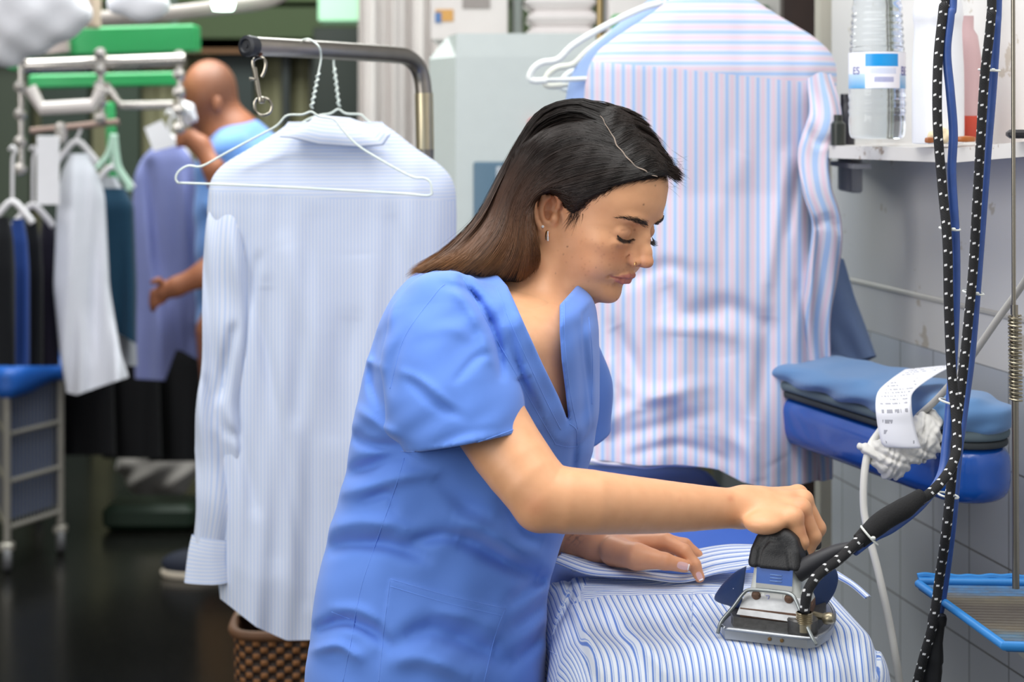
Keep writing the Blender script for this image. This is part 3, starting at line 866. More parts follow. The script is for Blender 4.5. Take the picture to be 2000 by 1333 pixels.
GA = [  # guides: part -> tips, front to back
    [(1290, 347), (1262, 354), (1205, 368), (1150, 396), (1118, 410), (1078, 380), (1050, 396), (1046, 440), (1054, 480), (1056, 530)],
    [(1275, 342), (1235, 356), (1180, 372), (1120, 388), (1075, 376), (1046, 398), (1040, 440), (1044, 490), (1045, 545)],
    [(1254, 333), (1210, 338), (1140, 356), (1075, 374), (1035, 410), (1028, 450), (1030, 500), (1020, 556)],
    [(1232, 316), (1175, 312), (1100, 328), (1045, 366), (1015, 415), (1008, 465), (995, 510), (960, 548)],
    [(1212, 292), (1140, 270), (1070, 295), (1020, 345), (995, 400), (980, 450), (945, 500), (905, 535)],
    [(1196, 264), (1125, 240), (1060, 262), (1010, 320), (980, 380), (955, 435), (905, 490), (850, 527)],
    [(1182, 240), (1118, 218), (1050, 245), (1008, 302), (975, 370), (938, 430), (880, 492), (815, 530)],
    [(1178, 220), (1120, 202), (1058, 222), (1010, 290), (976, 355), (935, 430), (870, 492), (798, 533)],
    [(1188, 206), (1130, 192), (1052, 214), (1002, 286), (968, 352), (926, 430), (862, 494), (793, 536)],
]
GB = [[(1150, 196), (1180, 197), (1212, 206), (1245, 226)], [(1172, 218), (1198, 212), (1232, 224), (1262, 246)], [(1184, 238), (1215, 228), (1245, 236), (1268, 252)], [(1200, 268), (1235, 250), (1270, 266), (1292, 292)], [(1217, 294), (1255, 276), (1290, 296), (1312, 325)],
      [(1238, 318), (1275, 304), (1302, 320), (1326, 346)], [(1262, 334), (1290, 326), (1312, 338), (1330, 350)], [(1285, 344), (1300, 340), (1315, 344), (1326, 352)]]

def strands(b, G, n, K, r, back=False, spread=9, side='n'):
    gs = np.array([spline(g, K) for g in G]); m = len(G) - 1
    Vs = []; T = []; C = []; R = []
    tt = np.linspace(0, 1, K)
    clump = rng.normal(0, 1, (60, 2)); 
    for i in range(n):
        u = rng.random() * m; k = min(int(u), m - 1); f = u - k
        c = gs[k] * (1 - f) + gs[k + 1] * f
        t1 = rng.uniform(.93, 1.0) if rng.random() < .7 else rng.uniform(.55, .95)
        c = np.stack([np.interp(tt * t1, tt, c[:, j]) for j in (0, 1)], 1)
        ph = rng.uniform(0, 6.28); am = rng.uniform(0, 3.0)
        cl = int(u * 8) % 60
        off = clump[cl][:, None] * 3.0 * tt ** 1.3 + rng.normal(0, spread * .35, (2, 1)) * (.25 + tt)
        c = c + (c[0] - c[2]) / (np.linalg.norm(c[0] - c[2]) + 1e-6) * rng.uniform(-1, 2.5) * (1 - tt[:, None]) ** 8
        wv = am * np.sin(tt * (5 + clump[cl][0]) + clump[cl][1] * 3)
        c = c + off.T + np.stack([wv * .6, wv], 1) * tt[:, None] ** 1.2
        # depth from the hair volume
        D = []; last = None
        for x, y in c:
            if back:
                o = Vector(P(x, y, 3.0)); dr = (EYEP - o).normalized(); h = b.ray_cast(o, dr); d_ = h[0].y if h[0] is not None else None
            else: d_ = hit(b, x, y)
            D.append(d_)
        idx = [j for j, d_ in enumerate(D) if d_ is not None]
        if len(idx) < 4: continue
        D = np.interp(np.arange(K), idx, [D[j] for j in idx])
        kk = np.array([1, 2, 1]) / 4; D = np.convolve(np.pad(D, 1, mode='edge'), kk, 'valid')
        lift = rng.uniform(.0000, .0026) * np.sin(np.clip(tt * 1.2 + .08, 0, 1) * math.pi * .55)
        D = D + (lift if back else -lift)
        Vs.append(np.stack([P(x, y, d_) for (x, y), d_ in zip(c, D)])); T.append(tt * t1); C.append(np.full(K, (clump[cl][0] * .5 + rng.normal(0, .6)))); R.append(r * rng.uniform(.7, 1.25))
    return np.array(Vs), np.array(T), np.array(C), np.array(R)

def strand_mesh(S, T, C, R):
    n, K, _ = S.shape
    tan = np.gradient(S, axis=1); tan /= np.linalg.norm(tan, axis=2, keepdims=True) + 1e-9
    a = np.cross(tan, np.array([0.0, 1, 0])); a /= np.linalg.norm(a, axis=2, keepdims=True) + 1e-9; b_ = np.cross(tan, a)
    taper = (np.minimum(1, (1 - np.linspace(0, 1, K)) * 5 + .15))[None, :, None] * R[:, None, None]
    V = np.stack([S + taper * (math.cos(w_) * a + math.sin(w_) * b_) for w_ in (0.3, 2.394, 4.488)], 2).reshape(-1, 3)
    i = np.arange(n)[:, None, None] * K * 3 + np.arange(K - 1)[None, :, None] * 3
    Q = []
    for k in range(3):
        k2 = (k + 1) % 3
        Q.append(np.concatenate([i + k, i + k2, i + 3 + k2, i + 3 + k], 2))
    Q = np.concatenate([q.reshape(-1, 4) for q in Q])
    return V, Q, np.repeat(T.ravel(), 3), np.repeat(C.ravel(), 3)

def hair_material():
    t = NT('hair')
    c = t.ramp(t.attr('ht'), [(0.0, '15100d'), (.38, '1f140f'), (.62, '372114'), (.84, '5c3c24'), (1.0, '8a5e36')])
    v = t.math('MULTIPLY_ADD', t.attr('hc'), .32, 1.0)
    m = t.n.new('ShaderNodeMix'); m.data_type = 'RGBA'; m.blend_type = 'MULTIPLY'; m.inputs[0].default_value = 1
    t.l.new(c, m.inputs[6]); cc = t.n.new('ShaderNodeCombineColor'); 
    for k in range(3): t.l.new(v, cc.inputs[k])
    t.l.new(cc.outputs[0], m.inputs[7]); t.base(m.outputs[2])
    t.rough(.38); t.b.inputs['Specular IOR Level'].default_value = .3
    return t.m

def small_hairs(b, name, m, curves, parent, r0):
    """short tapering hairs: list of pixel polylines laid on the skin, with lift"""
    V = []; Q = []; n = 0
    for c, lift in curves:
        q = spline(c, 6); D = [hit(b, x, y) for x, y in q]
        if any(d is None for d in D):
            ok = [d for d in D if d is not None]
            if not ok: continue
            D = [d if d is not None else ok[-1] for d in D]
        pts = np.array([P(x, y, d - lift * k / 5 - .0002) for k, ((x, y), d) in enumerate(zip(q, D))])
        v, f = tube_mesh(pts, r0 * np.linspace(1, .2, 6), 4)
        V.append(v); Q += [tuple(i + n for i in ff) for ff in f]; n += len(v)
    return mesh_obj(name, np.concatenate(V), Q, m, parent)

def build_hair(root, headbvh):
    lo = np.array([P(760, 0, 2.1)[0], 2.03, P(0, 600, 2.2)[2]]); hi = np.array([P(1345, 0, 2.2)[0], 2.42, P(0, 165, 2.2)[2]])
    V, Q = surf(hair_sdf, lo, hi, .0028); V = relax(V, Q, 1, .3)
    b = bvh_of(V, Q)
    q = w2h(V.astype(f32)); px, py = pix(V)
    bt = np.clip((py - 230) / 300 * .5 + (1150 - px) / 350 * .5, 0, 1)
    gb = strands(b, GB, 2300, 14, .00028); gb = (gb[0], gb[1] * .42, gb[2], gb[3])
    S = [strands(b, GA, 7000, 22, .00030), gb, strands(b, GA, 1500, 18, .0004, back=True)]
    parts = [strand_mesh(*s) for s in S]
    # flyaways
    fly = []
    for i in range(90):
        g = GA[rng.integers(4, 8)]; c = spline(g, 16) + rng.normal(0, 4, 2)
        k0 = rng.integers(0, 6); c = spline(c[k0:k0 + 9], 12)
        up = np.linspace(0, 1, 12)[:, None] * np.array([[-rng.uniform(2, 12), -rng.uniform(4, 16)]]) * math.sin(1)
        c = c + up; D = 2.2 + rng.uniform(-.05, .05)
        h0 = hit(b, *c[0]) or D
        fly.append(np.stack([P(x, y, h0 + k * .002) for k, (x, y) in enumerate(c)]))
    for i in range(70):
        x, y = 1325 + rng.normal(0, 7), 335 + rng.normal(0, 12); h0 = 2.13
        c = spline([(x - 26, y - 14), (x - 6, y - 2 + rng.normal(0, 3)), (x + rng.uniform(0, 12), y + rng.uniform(-6, 14))], 12)
        h1 = hit(b, *c[0]) or 2.15
        fly.append(np.stack([P(a, b2, h1) for a, b2 in c]))
    fly = np.array(fly); parts.append(strand_mesh(fly, np.tile(np.linspace(0, .5, 12), (len(fly), 1)), np.zeros((len(fly), 12)), np.full(len(fly), .00011)))
    n = 0; VV = []; QQ = []; tt = []; cc = []
    for v, qd, a, c in parts:
        VV.append(v); QQ.append(qd + n); n += len(v); tt.append(a); cc.append(c)
    hm = hair_material()
    V2, Q2 = surf(lambda p: hair_sdf(p) + .0022, lo, hi, .0032)
    mesh_obj('hair_underlayer', V2, Q2, mat('hair_under', '120c09', .9), root)
    rb = spline(on_surface(b, PART, 50, .0006), 50)
    jit = np.stack([.0007 * np.sin(np.arange(50) * .5), np.zeros(50), .0006 * np.sin(np.arange(50) * .8)], 1)
    mb = MB(); mb.tube(rb + jit, .0017 * (.35 + .65 * np.linspace(0, 1, 50)), 8, flat=.25); mb.build('parting', mat('scalp', '85766a', .6, var=.2, scale=300), root)
    mesh_obj('hair', np.concatenate(VV), np.concatenate(QQ), hm, root, True, {'ht': np.concatenate(tt), 'hc': np.concatenate(cc)})
    # brows and lashes
    dk = mat('brow_hair', '1d130f', .6)
    br = []
    for i in range(230):
        u = rng.random() ** .62; c = spline([(1204, 427), (1220, 426), (1243, 431), (1268, 440)], 30)[int(u * 29)]
        w_ = 1.2 + 6.0 * u ** 1.2; x, y = c[0] + rng.normal(0, 1.5), c[1] + rng.normal(0, w_ * .55)
        L = rng.uniform(5, 10); a = math.radians(rng.normal(200 + 14 * u, 9))
        br.append(([(x, y), (x + L * .5 * math.cos(a), y + L * .5 * math.sin(a) + .3), (x + L * math.cos(a), y + L * math.sin(a) + 1.2)], .0006))
    small_hairs(headbvh, 'eyebrow', dk, br, root, .00022)
    ls = []
    e = spline(LASH, 40)
    for i in range(95):
        u = rng.random(); x, y = e[int(u * 39)]; L = rng.uniform(6, 11) * (.6 + .5 * math.sin(u * 3.1)); a = math.radians(105 - 62 * u + rng.normal(0, 6))
        ls.append(([(x, y), (x + L * .45 * math.cos(a), y + L * .45 * math.sin(a)), (x + L * math.cos(a + -.25), y + L * math.sin(a - .25) - 1)], .0035))
    small_hairs(headbvh, 'eyelash', dk, ls, root, .00024)
    # baby hairs along the hairline and temple
    bh = []
    hl = spline([(1320, 349), (1290, 351), (1262, 355), (1215, 366), (1165, 390), (1138, 412), (1122, 424), (1112, 414)], 80)
    for i in range(420):
        u = rng.random() ** 1.2; x, y = hl[int(u * 79)] + rng.normal(0, 3.0, 2) - np.array([0, 4])
        L = rng.uniform(8, 22); a = math.radians(158 - 40 * u + rng.normal(0, 12))
        bh.append(([(x + 3, y - 5), (x - L * .1, y - 1), (x + L * .8 * math.cos(a), y + L * .34 * math.sin(a))], .0012))
    for i in range(60):
        x, y = 1122 + rng.normal(0, 5), 418 + rng.normal(0, 4); L = rng.uniform(12, 38); a = math.radians(108 + rng.normal(0, 10))
        bh.append(([(x, y), (x + L * .5 * math.cos(a), y + L * .5 * math.sin(a)), (x + L * math.cos(a) - 3, y + L * math.sin(a))], .0012))
    small_hairs(headbvh, 'hairline_wisp', mat('wisp', '2c1b13', .6), bh, root, .00016)
    # the far eye: lashes and brow, built on the head itself
    V = []; Q = []; n = 0
    for i in range(60):
        u = i / 59; b0 = np.array([np.interp(u, [0, .4, .8, 1], [.0870, .0900, .0885, .0820]), np.interp(u, [0, 1], [.018, .046]), np.interp(u, [0, .4, .8, 1], [.001, -.0028, -.0026, .0005])])
        dr = np.array([.0085, .002 + .003 * u, -.0035]) * rng.uniform(.8, 1.1)
        v, f = tube_mesh(h2w(spline([b0, b0 + dr * .5 + np.array([0, 0, -.0012]), b0 + dr], 5)), .00022 * np.linspace(1, .3, 5), 4); V.append(v); Q += [tuple(i2 + n for i2 in ff) for ff in f]; n += len(v)
    mesh_obj('eyelash', np.concatenate(V), Q, dk, root)
    V = []; Q = []; n = 0
    for i in range(150):
        u = rng.random(); b0 = np.array([np.interp(u, [0, .5, 1], [.0985, .0960, .0880]), np.interp(u, [0, 1], [.012, .040]), np.interp(u, [0, .5, 1], [.029, .0345, .036]) + rng.normal(0, .0016)])
        dr = np.array([.0005, .005, .002 - .003 * u]) * rng.uniform(.8, 1.2)
        v, f = tube_mesh(h2w(spline([b0 - np.array([.002, 0, 0]), b0 + dr * .5 + np.array([.0012, 0, 0]), b0 + dr], 5)), .00022 * np.linspace(1, .3, 5), 4); V.append(v); Q += [tuple(i2 + n for i2 in ff) for ff in f]; n += len(v)
    mesh_obj('eyebrow', np.concatenate(V), Q, dk, root)
    # jewellery
    gold = mat('gold', 'd8a55e', .25, 1.0); gem = mat('diamond', 'f4f4f6', .05, 0, coat=1)
    D = hit(headbvh, 1066, 452) or 2.13
    a = np.linspace(0, 2 * math.pi, 24)
    cen = P(1069, 461, D - .002); cr2 = .0062
    ring = np.stack([cen[0] + .0018 * np.cos(a), cen[1] + .0042 * np.sin(a) - 0, cen[2] + cr2 * np.cos(a + 1.57)], 1)
    mb = MB(); mb.tube(ring, .0011, 8); er = mb.build('hoop_earring', gold, root)
    mb = MB()
    for k in range(7): mb.lathe([(0, -.0011), (.0011, -.0004), (.0011, .0003), (.0005, .0009), (0, .0009)], cen + np.array([.0006, -.0044, cr2 * (1 - 2 * (k + .5) / 7)]), (0, -1, 0), 8)
    mb.build('stone', gem, er)
    D2 = hit(headbvh, 1060, 443) or 2.13
    mb = MB(); mb.lathe([(0, 0), (.0019, .0002), (.0019, .0010), (.0014, .0016), (0, .0017)], P(1060, 443, D2), (0, -1, 0), 14); mb.build('stud_earring', gem, root)
    Dn = hit(headbvh, 1238, 512) or 2.12
    nr = P(1241, 518, Dn - .0004); a = np.linspace(-.6, 3.8, 18)
    mb = MB(); mb.tube(np.stack([nr[0] + .0012 * np.cos(a), nr[1] - .0012 + .0010 * np.cos(a), nr[2] + .0040 * np.sin(a)], 1), .00030, 6); mb.build('nose_ring', gold, root)
LASH = [(1206, 459), (1214, 466), (1226, 469), (1238, 466)]
if ONLY is None or ONLY & {'head', 'skin', 'hands', 'scrub', 'hair'}:
    WOMAN = build_woman()
    if ONLY is None or 'hair' in ONLY:
        hb = [c for c in WOMAN.children if c.name.startswith('body')][0]
        me = hb.data; n = len(me.vertices); co = np.empty(n * 3, f32); me.vertices.foreach_get('co', co); co = co.reshape(-1, 3) + np.array(WOMAN.location)
        build_hair(WOMAN, bvh_of(co, [p.vertices[:] for p in me.polygons]))
# ---------------------------------------------------------------- the room
def wallp(t, z, off=0.0):
    """point on the right-hand wall; t metres nearer than 2.9 m ahead, off = distance out of the wall"""
    n = np.array([-.98, -.198, 0])
    return np.array([.687 + .2016 * t, 2.9 - t, z]) + n * off
def quadgrid(name, fn, nu, nv, m, parent=None, attrs=None, smooth=True):
    u, v = np.meshgrid(np.linspace(0, 1, nu), np.linspace(0, 1, nv), indexing='ij'); V = np.array([fn(a, b) for a, b in zip(u.ravel(), v.ravel())])
    i = np.arange(nu * nv).reshape(nu, nv); Q = np.stack([i[:-1, :-1], i[1:, :-1], i[1:, 1:], i[:-1, 1:]], -1).reshape(-1, 4)
    at = {k: np.array([f(a, b) for a, b in zip(u.ravel(), v.ravel())]) for k, f in (attrs or {}).items()}
    return mesh_obj(name, V, Q, m, parent, smooth, at)

def tile_mat():
    t = NT('tiled_wall'); s, z = t.attr('ws'), t.attr('wz')
    def line(x, per, w_):
        f = t.math('FRACT', t.math('DIVIDE', x, per)); f = t.math('ABSOLUTE', t.math('SUBTRACT', f, .5)); return t.math('GREATER_THAN', f, .5 - w_ / per / 2)
    g = t.math('MAXIMUM', line(s, .1275, .0028), line(z, .149, .003))
    low = t.math('LESS_THAN', z, 1.213 - .766 + .149 * 6)
    tile = t.mix(t.noise(2.2, 2), 'b3b8bf', 'c6c9cf')
    grout = t.mix(t.noise(20, 3), '6c6e72', '807c76')
    up = t.mix(t.noise(1.6, 4, .6), 'cfccc8', 'dfdddb')
    up = t.mix(t.math('GREATER_THAN', t.noise(9, 5, .7), .63), up, 'bdb5a8')
    t.base(t.mix(low, up, t.mix(g, tile, grout)))
    t.rough(t.mixf(low, .6, .22))
    b = t.n.new('ShaderNodeBump'); b.inputs['Distance'].default_value = .001; b.inputs['Strength'].default_value = .5
    t.l.new(t.math('SUBTRACT', 1.0, t.math('MULTIPLY', g, low)), b.inputs['Height']); t.l.new(b.outputs[0], t.b.inputs['Normal'])
    return t.m

def build_room():
    t = NT('floor_terrazzo')
    n1 = t.noise(90, 3, .7); n2 = t.noise(1.3, 4)
    c = t.ramp(n1, [(.0, '090909'), (.55, '0f0f0e'), (.68, '262521'), (.75, '55534b')]); 
    t.base(t.mix(n2, c, '121210')); t.rough(t.mixf(n2, .12, .34)); t.b.inputs['Specular IOR Level'].default_value = .5
    mb = MB(); mb.box((-1.8, 3.6, -.02), (9.2, 12.8, .04)); struct(mb.build('floor', t.m, smooth=False))
    # right wall with an end return, tiles to shoulder height
    t0, t1 = -.37, 4.0; Z1 = 3.2
    tm = tile_mat()
    V = []; A = []; B = []
    for off in (0, -.14):
        for (tt_, z) in ((t0, 0), (t1, 0), (t1, Z1), (t0, Z1)): V.append(wallp(tt_, z, off)); A.append(tt_ - .0003 + .1275 * 8.5 + (off * 0)); B.append(z - .766 + .149 * 6.5)
    V += [wallp(t0, 0, -.14), wallp(t0, Z1, -.14), wallp(t0, 0, 0), wallp(t0, Z1, 0)]; A += [.9, .9, .95, .95]; B += [20, 20, 20, 20]
    F = [(0, 1, 2, 3), (5, 4, 7, 6), (10, 11, 9, 8), (1, 5, 6, 2), (3, 2, 6, 7)]
    struct(mesh_obj('wall_right', V, F, tm, None, False, {'ws': A, 'wz': B}))
    mb = MB(); 
    d = (wallp(1, 0) - wallp(0, 0)); d /= np.linalg.norm(d); R = np.stack([d, np.array([-.98, -.198, 0]), [0, 0, 1]], 1)
    mb.box((wallp(t0, 1.2225) + wallp(t1, 1.2225)) / 2, (4.45, .006, .009), R, bev=.002)
    struct(mb.build('trim_1', mat('tile_trim', 'c4c0b8', .4)))
    # column/pillar end left of the wall: pale frame and dark doorway
    mb = MB(); mb.box(P(1602, 0, 3.38) * np.array([1, 1, 0]) + np.array([.012, 0, 1.6]), (.035, .06, 3.2)); struct(mb.build('door_1', mat('door_frame', 'b9b4a6', .5), smooth=False))
    mb = MB(); mb.box((.635, 3.75, 1.55), (.085, .05, 3.1)); struct(mb.build('trim_2', mat('dark_wood', '2a1a12', .5, var=.3), smooth=False))
    mb = MB(); mb.box((1.12, 3.6, 1.5), (.38, .1, 3.2)); struct(mb.build('wall_side', mat('side_wall', '77716a', .7), smooth=False))
    # back wall: corrugated olive sheets; left part further away
    t = NT('corrugated'); a = t.attr('cx')
    wv = t.math('SINE', t.math('MULTIPLY', a, 2 * math.pi / .11)); 
    t.base(t.mix(t.noise(1.2, 3), '77775a', '8f8b6c')); t.rough(.7)
    def fn(u, v): x = -4.6 + u * 6.4; return np.array([x, 8.2 + .018 * math.sin(x * 2 * math.pi / .11), v * 3.4])
    struct(quadgrid('wall_back', fn, 700, 2, t.m, None, {'cx': lambda u, v: -4.6 + u * 6.4}))
    mb = MB(); mb.box((-4.6, 5.0, 1.7), (.1, 8, 3.4)); struct(mb.build('wall_left', mat('left_wall', '8c8576', .8), smooth=False))
    mb = MB(); mb.box((-1.4, 4.1 + 2.35, 3.5), (6.6, 4.6, .1)); struct(mb.build('ceiling', mat('ceiling_paint', '4b5540', .8), smooth=False))
    # dark uprights and glazed strip on the back wall
    for k, (px, w_, c) in enumerate(((462, .17, '1e2a28'), (560, .035, '1b2321'), (668, .30, '10160f'), (250, .12, '2b3a2d'), (130, .22, '26332a'), (20, .2, '3a4336'))):
        x = (px - 1000) * 8.1 / FPX; mb = MB(); mb.box((x, 8.1, 1.62), (w_, .08, 3.2)); struct(mb.build('trim_%d' % (k + 3), mat('upright' + c, c, .6), smooth=False))
    for k, (py, h_, c) in enumerate(((90, .07, '6b4a2c'), (50, .22, '3b4a2a'), (-10, .12, '4e5f3a'))):
        z = EYE - (py - HOR) * 8.0 / FPX; mb = MB(); mb.box((-1.0, 8.0, z), (3.4, .1, h_)); struct(mb.build('trim_%d' % (k + 9), mat('beam' + c, c, .7), smooth=False))
    # partition of pale sheeting between rack and cabinet
    def fn2(u, v):
        x = P(700, 0, 5.4)[0] + u * (P(980, 0, 5.4)[0] - P(700, 0, 5.4)[0]); return np.array([x, 5.4 + .03 * math.sin(u * 40) * (1 - .3 * v) + .015 * math.sin(u * 93), .25 + v * 2.4])
    tag(quadgrid('plastic_curtain', fn2, 120, 20, mat('sheeting', 'e2dcd9', .5), None), 'pale hanging plastic strip curtain beyond the clothes rail', 'curtain')

def build_shelf():
    top = [P(1594, 284, 2.86), P(1862, 290, 2.44), P(2090, 268, 2.22)]
    back = [wallp(.75, 1.4990, .0), wallp(.2, 1.482, .0), wallp(-.35, 1.478, .0)]
    pts = top + [np.array([b[0], b[1], z]) for b, z in zip(back, (1.496, 1.482, 1.478))]
    V = [p for p in pts] + [p - np.array([0, 0, .0205]) for p in pts]; n = 6
    F = [(0, 1, 4, 5), (1, 2, 3, 4), (11, 10, 7, 6), (10, 9, 8, 7)] + [(i + n, (i + 1) % n + n, (i + 1) % n, i) for i in range(n)]
    t = NT('chipped_paint'); m = t.math('GREATER_THAN', t.noise(16, 6, .75), .585)
    t.base(t.mix(m, t.mix(t.noise(6, 3), 'c9c6c2', 'dedcd9'), t.mix(t.noise(40, 2), '8d7a68', 'a99d92'))); t.rough(.55); t.bump(m, -.4, .001)
    s = mesh_obj('wall_shelf', V, F, t.m, None, False); tag(s, 'chipped white painted plank shelf fixed on the tiled wall', 'shelf')
    mb = MB(); mb.box(P(1660, 335, 2.95), (.02, .12, .07), bev=.003); mb.box(P(1660, 322, 2.9), (.03, .2, .008)); mb.build('bracket', mat('bracket', 'a5a5a6', .6), s)
    # water bottle
    D = 2.66; zc = EYE - (271 - HOR) * D / FPX; X = P(1713, 0, D)[0]; s_ = D / FPX
    root = thing('water_bottle', 'clear plastic water bottle with a blue and white label on the shelf', 'bottle', (X, D, zc))
    prof = [(0, .002), (.018, .0035), (.034, 0), (.0415, .004), (.0435, .02), (.0435, .034)]
    z = .036
    for k in range(3): prof += [(.0425, z), (.0440, z + .004), (.0440, z + .009)]; z += .012
    prof += [(.0432, .078), (.0432, .130)]
    z = .134
    for k in range(7): prof += [(.0405 - .0006 * k, z), (.0425 - .0006 * k, z + .006)]; z += .0105
    prof += [(.0365, .215), (.038, .232), (.0395, .25), (.030, .285), (.014, .312), (.0135, .33), (0, .33)]
    pw = [(r, z_) for r, z_ in prof]
    q = spline([(r, z_) for r, z_ in prof[1:-1]], 150); 
    mb = MB(); mb.lathe([(0, .002)] + [(float(a), float(b)) for a, b in q] + [(0, .33)], (X, D, zc), n=48)
    mb.build('bottle_shell', mat('clear_plastic', 'eef4f7', .06, trans=.95), root, auto=False)
    def lab(u, v, r=.0438):
        a = -math.pi + u * math.pi * 2; return np.array([X + r * math.sin(a), D - r * math.cos(a), zc + .078 + v * .056])
    t = NT('bottle_label'); u, v = t.attr('lu'), t.attr('lv')
    inb = lambda x, a, b: t.math('MULTIPLY', t.math('GREATER_THAN', x, a), t.math('LESS_THAN', x, b))
    c = t.mix(t.math('LESS_THAN', v, .40), 'eef0f8', t.mix(t.math('MULTIPLY', v, 2.4), '5aa6dc', 'c6ddf2'))
    c = t.mix(inb(u, .40, .61), c, 'f4f4fa')
    c = t.mix(t.math('MULTIPLY', inb(u, .40, .595), inb(v, .60, .95)), c, '1b97dd')
    c = t.mix(t.math('MULTIPLY', t.math('MULTIPLY', inb(u, .45, .565), inb(v, .17, .31)), t.math('GREATER_THAN', t.math('SINE', t.math('MULTIPLY', u, 900)), -.2)), c, '5560b0')
    c = t.mix(t.math('MULTIPLY', t.math('MULTIPLY', inb(u, .42, .58), inb(v, .40, .56)), t.math('GREATER_THAN', t.math('SINE', t.math('MULTIPLY', v, 160)), .3)), c, '9db4dc')
    t.base(c); t.rough(.3)
    quadgrid('label', lab, 64, 12, t.m, root, {'lu': lambda u, v: u, 'lv': lambda u, v: v})
    # lettering on the label, bent round the bottle
    for txt, a0, sz, zz in (('ES', -1.02, .016, .100), ('BE', .98, .020, .098)):
        fc = bpy.data.curves.new('t', 'FONT'); fc.body = txt; fc.size = sz; fc.align_x = 'CENTER'; fc.extrude = .0001
        ob = bpy.data.objects.new('t', fc); dg = bpy.context.evaluated_depsgraph_get(); COL.objects.link(ob)
        me = ob.to_mesh(); V = np.array([v_.co[:] for v_ in me.vertices]); F = [p.vertices[:] for p in me.polygons]
        bpy.data.objects.remove(ob)
        a = a0 + V[:, 0] / .044; r = .0441 + V[:, 2]
        mesh_obj('lettering', np.stack([X + r * np.sin(a), D - r * np.cos(a), zc + zz + V[:, 1]], 1), F, mat('label_ink', '4a4a9a', .5), root, False)
    # white detergent bottle
    D = 2.52; X = P(1832, 0, D)[0]; zc = EYE - (281 - HOR) * D / FPX
    b = MB(); pr = [(0, 0), (.034, 0), (.0375, .004), (.0375, .10), (.036, .135), (.0345, .17), (.0365, .19), (.033, .215), (.022, .245), (.014, .26), (.014, .285), (0, .285)]
    q = spline(pr[1:-1], 60); b.lathe([(0, 0)] + [(float(x), float(y)) for x, y in q] + [(0, .285)], (X, D, zc), n=40)
    o = b.build('detergent_bottle', mat('white_plastic', 'e4e6ec', .35)); tag(o, 'tall plain white plastic bottle standing on the shelf', 'bottle')
    b = MB(); b.lathe([(.016, .26), (.018, .262), (.018, .30), (0, .30)], (X, D, zc)); b.build('cap', mat('white_cap', 'd7d9df', .4), o)
    D = 2.58; X = P(1886, 0, D)[0]; zc = EYE - (277 - HOR) * D / FPX
    b = MB(); b.lathe([(0, 0), (.022, 0), (.024, .01), (.024, .12), (.018, .16), (.012, .17), (.012, .19), (0, .19)], (X, D, zc)); o = b.build('tinted_bottle', mat('pink_plastic', 'e3c2c4', .3, trans=.3)); tag(o, 'pinkish translucent bottle behind the white bottle on the shelf', 'bottle')
    b = MB(); b.lathe([(.0236, .004), (.0246, .006), (.0246, .038), (.0236, .040)], (X, D, zc)); b.build('red_band', mat('red_label', 'c4442e', .4), o)
    for px, py, D, r, lab_, c in ((1816, 281, 2.45, .0075, 'small round brown wooden knob at the foot of the white bottle', '9a5a30'), (1886, 279, 2.42, .0145, 'flat oval brown bar of soap on the shelf edge', 'a8622f')):
        c0 = P(px, py, D); b = MB(); b.lathe([(0, 0), (r * .9, .001), (r, .004), (r * .9, .008), (0, .0095)], (0, 0, 0), n=28)
        b.v = [v_ * np.array([1, .6, 1]) + c0 + np.array([0, 0, .0005]) for v_ in b.v]; tag(b.build('wooden_knob' if r < .01 else 'soap_bar', mat('brown' + c, c, .35)), lab_, 'knob' if r < .01 else 'soap')
    c0 = P(1838, 278, 2.47)
    V, Q = surf(lambda p: ell(p, c0 + np.array([0, 0, .009]), (.021, .013, .011)) + .0025 * np.sin(p[:, 0] * 260) * np.sin(p[:, 2] * 300 + 1), c0 - .035, c0 + .035, .0025)
    tag(mesh_obj('sponge', V, Q, mat('cream', 'd9c9a8', .9)), 'crumpled cream coloured sponge beside the white bottle on the shelf', 'sponge')
    c0 = P(1992, 262, 2.30); b = MB(); b.box(c0, (.035, .02, .012), bev=.004); b.box(c0 + np.array([.01, -.011, 0]), (.01, .002, .009)); tag(b.build('marker_case', mat('black_plastic', '1b1b20', .4)), 'small black plastic case at the right end of the shelf', 'case')
    for px, D, h_, r, c, l in ((1637, 2.80, .05, .012, '2a2f2a', 'short dark green glass vial left of the water bottle'), (1652, 2.86, .085, .015, '23222a', 'black capped jar behind the water bottle on the shelf')):
        c0 = np.array([P(px, 0, D)[0], D, 1.479]); b = MB(); b.lathe([(0, 0), (r, 0), (r, h_ * .7), (r * .6, h_ * .8), (r * .6, h_), (0, h_)], c0); o = b.build('small_jar', mat('jar' + c, c, .3)); tag(o, l, 'jar')

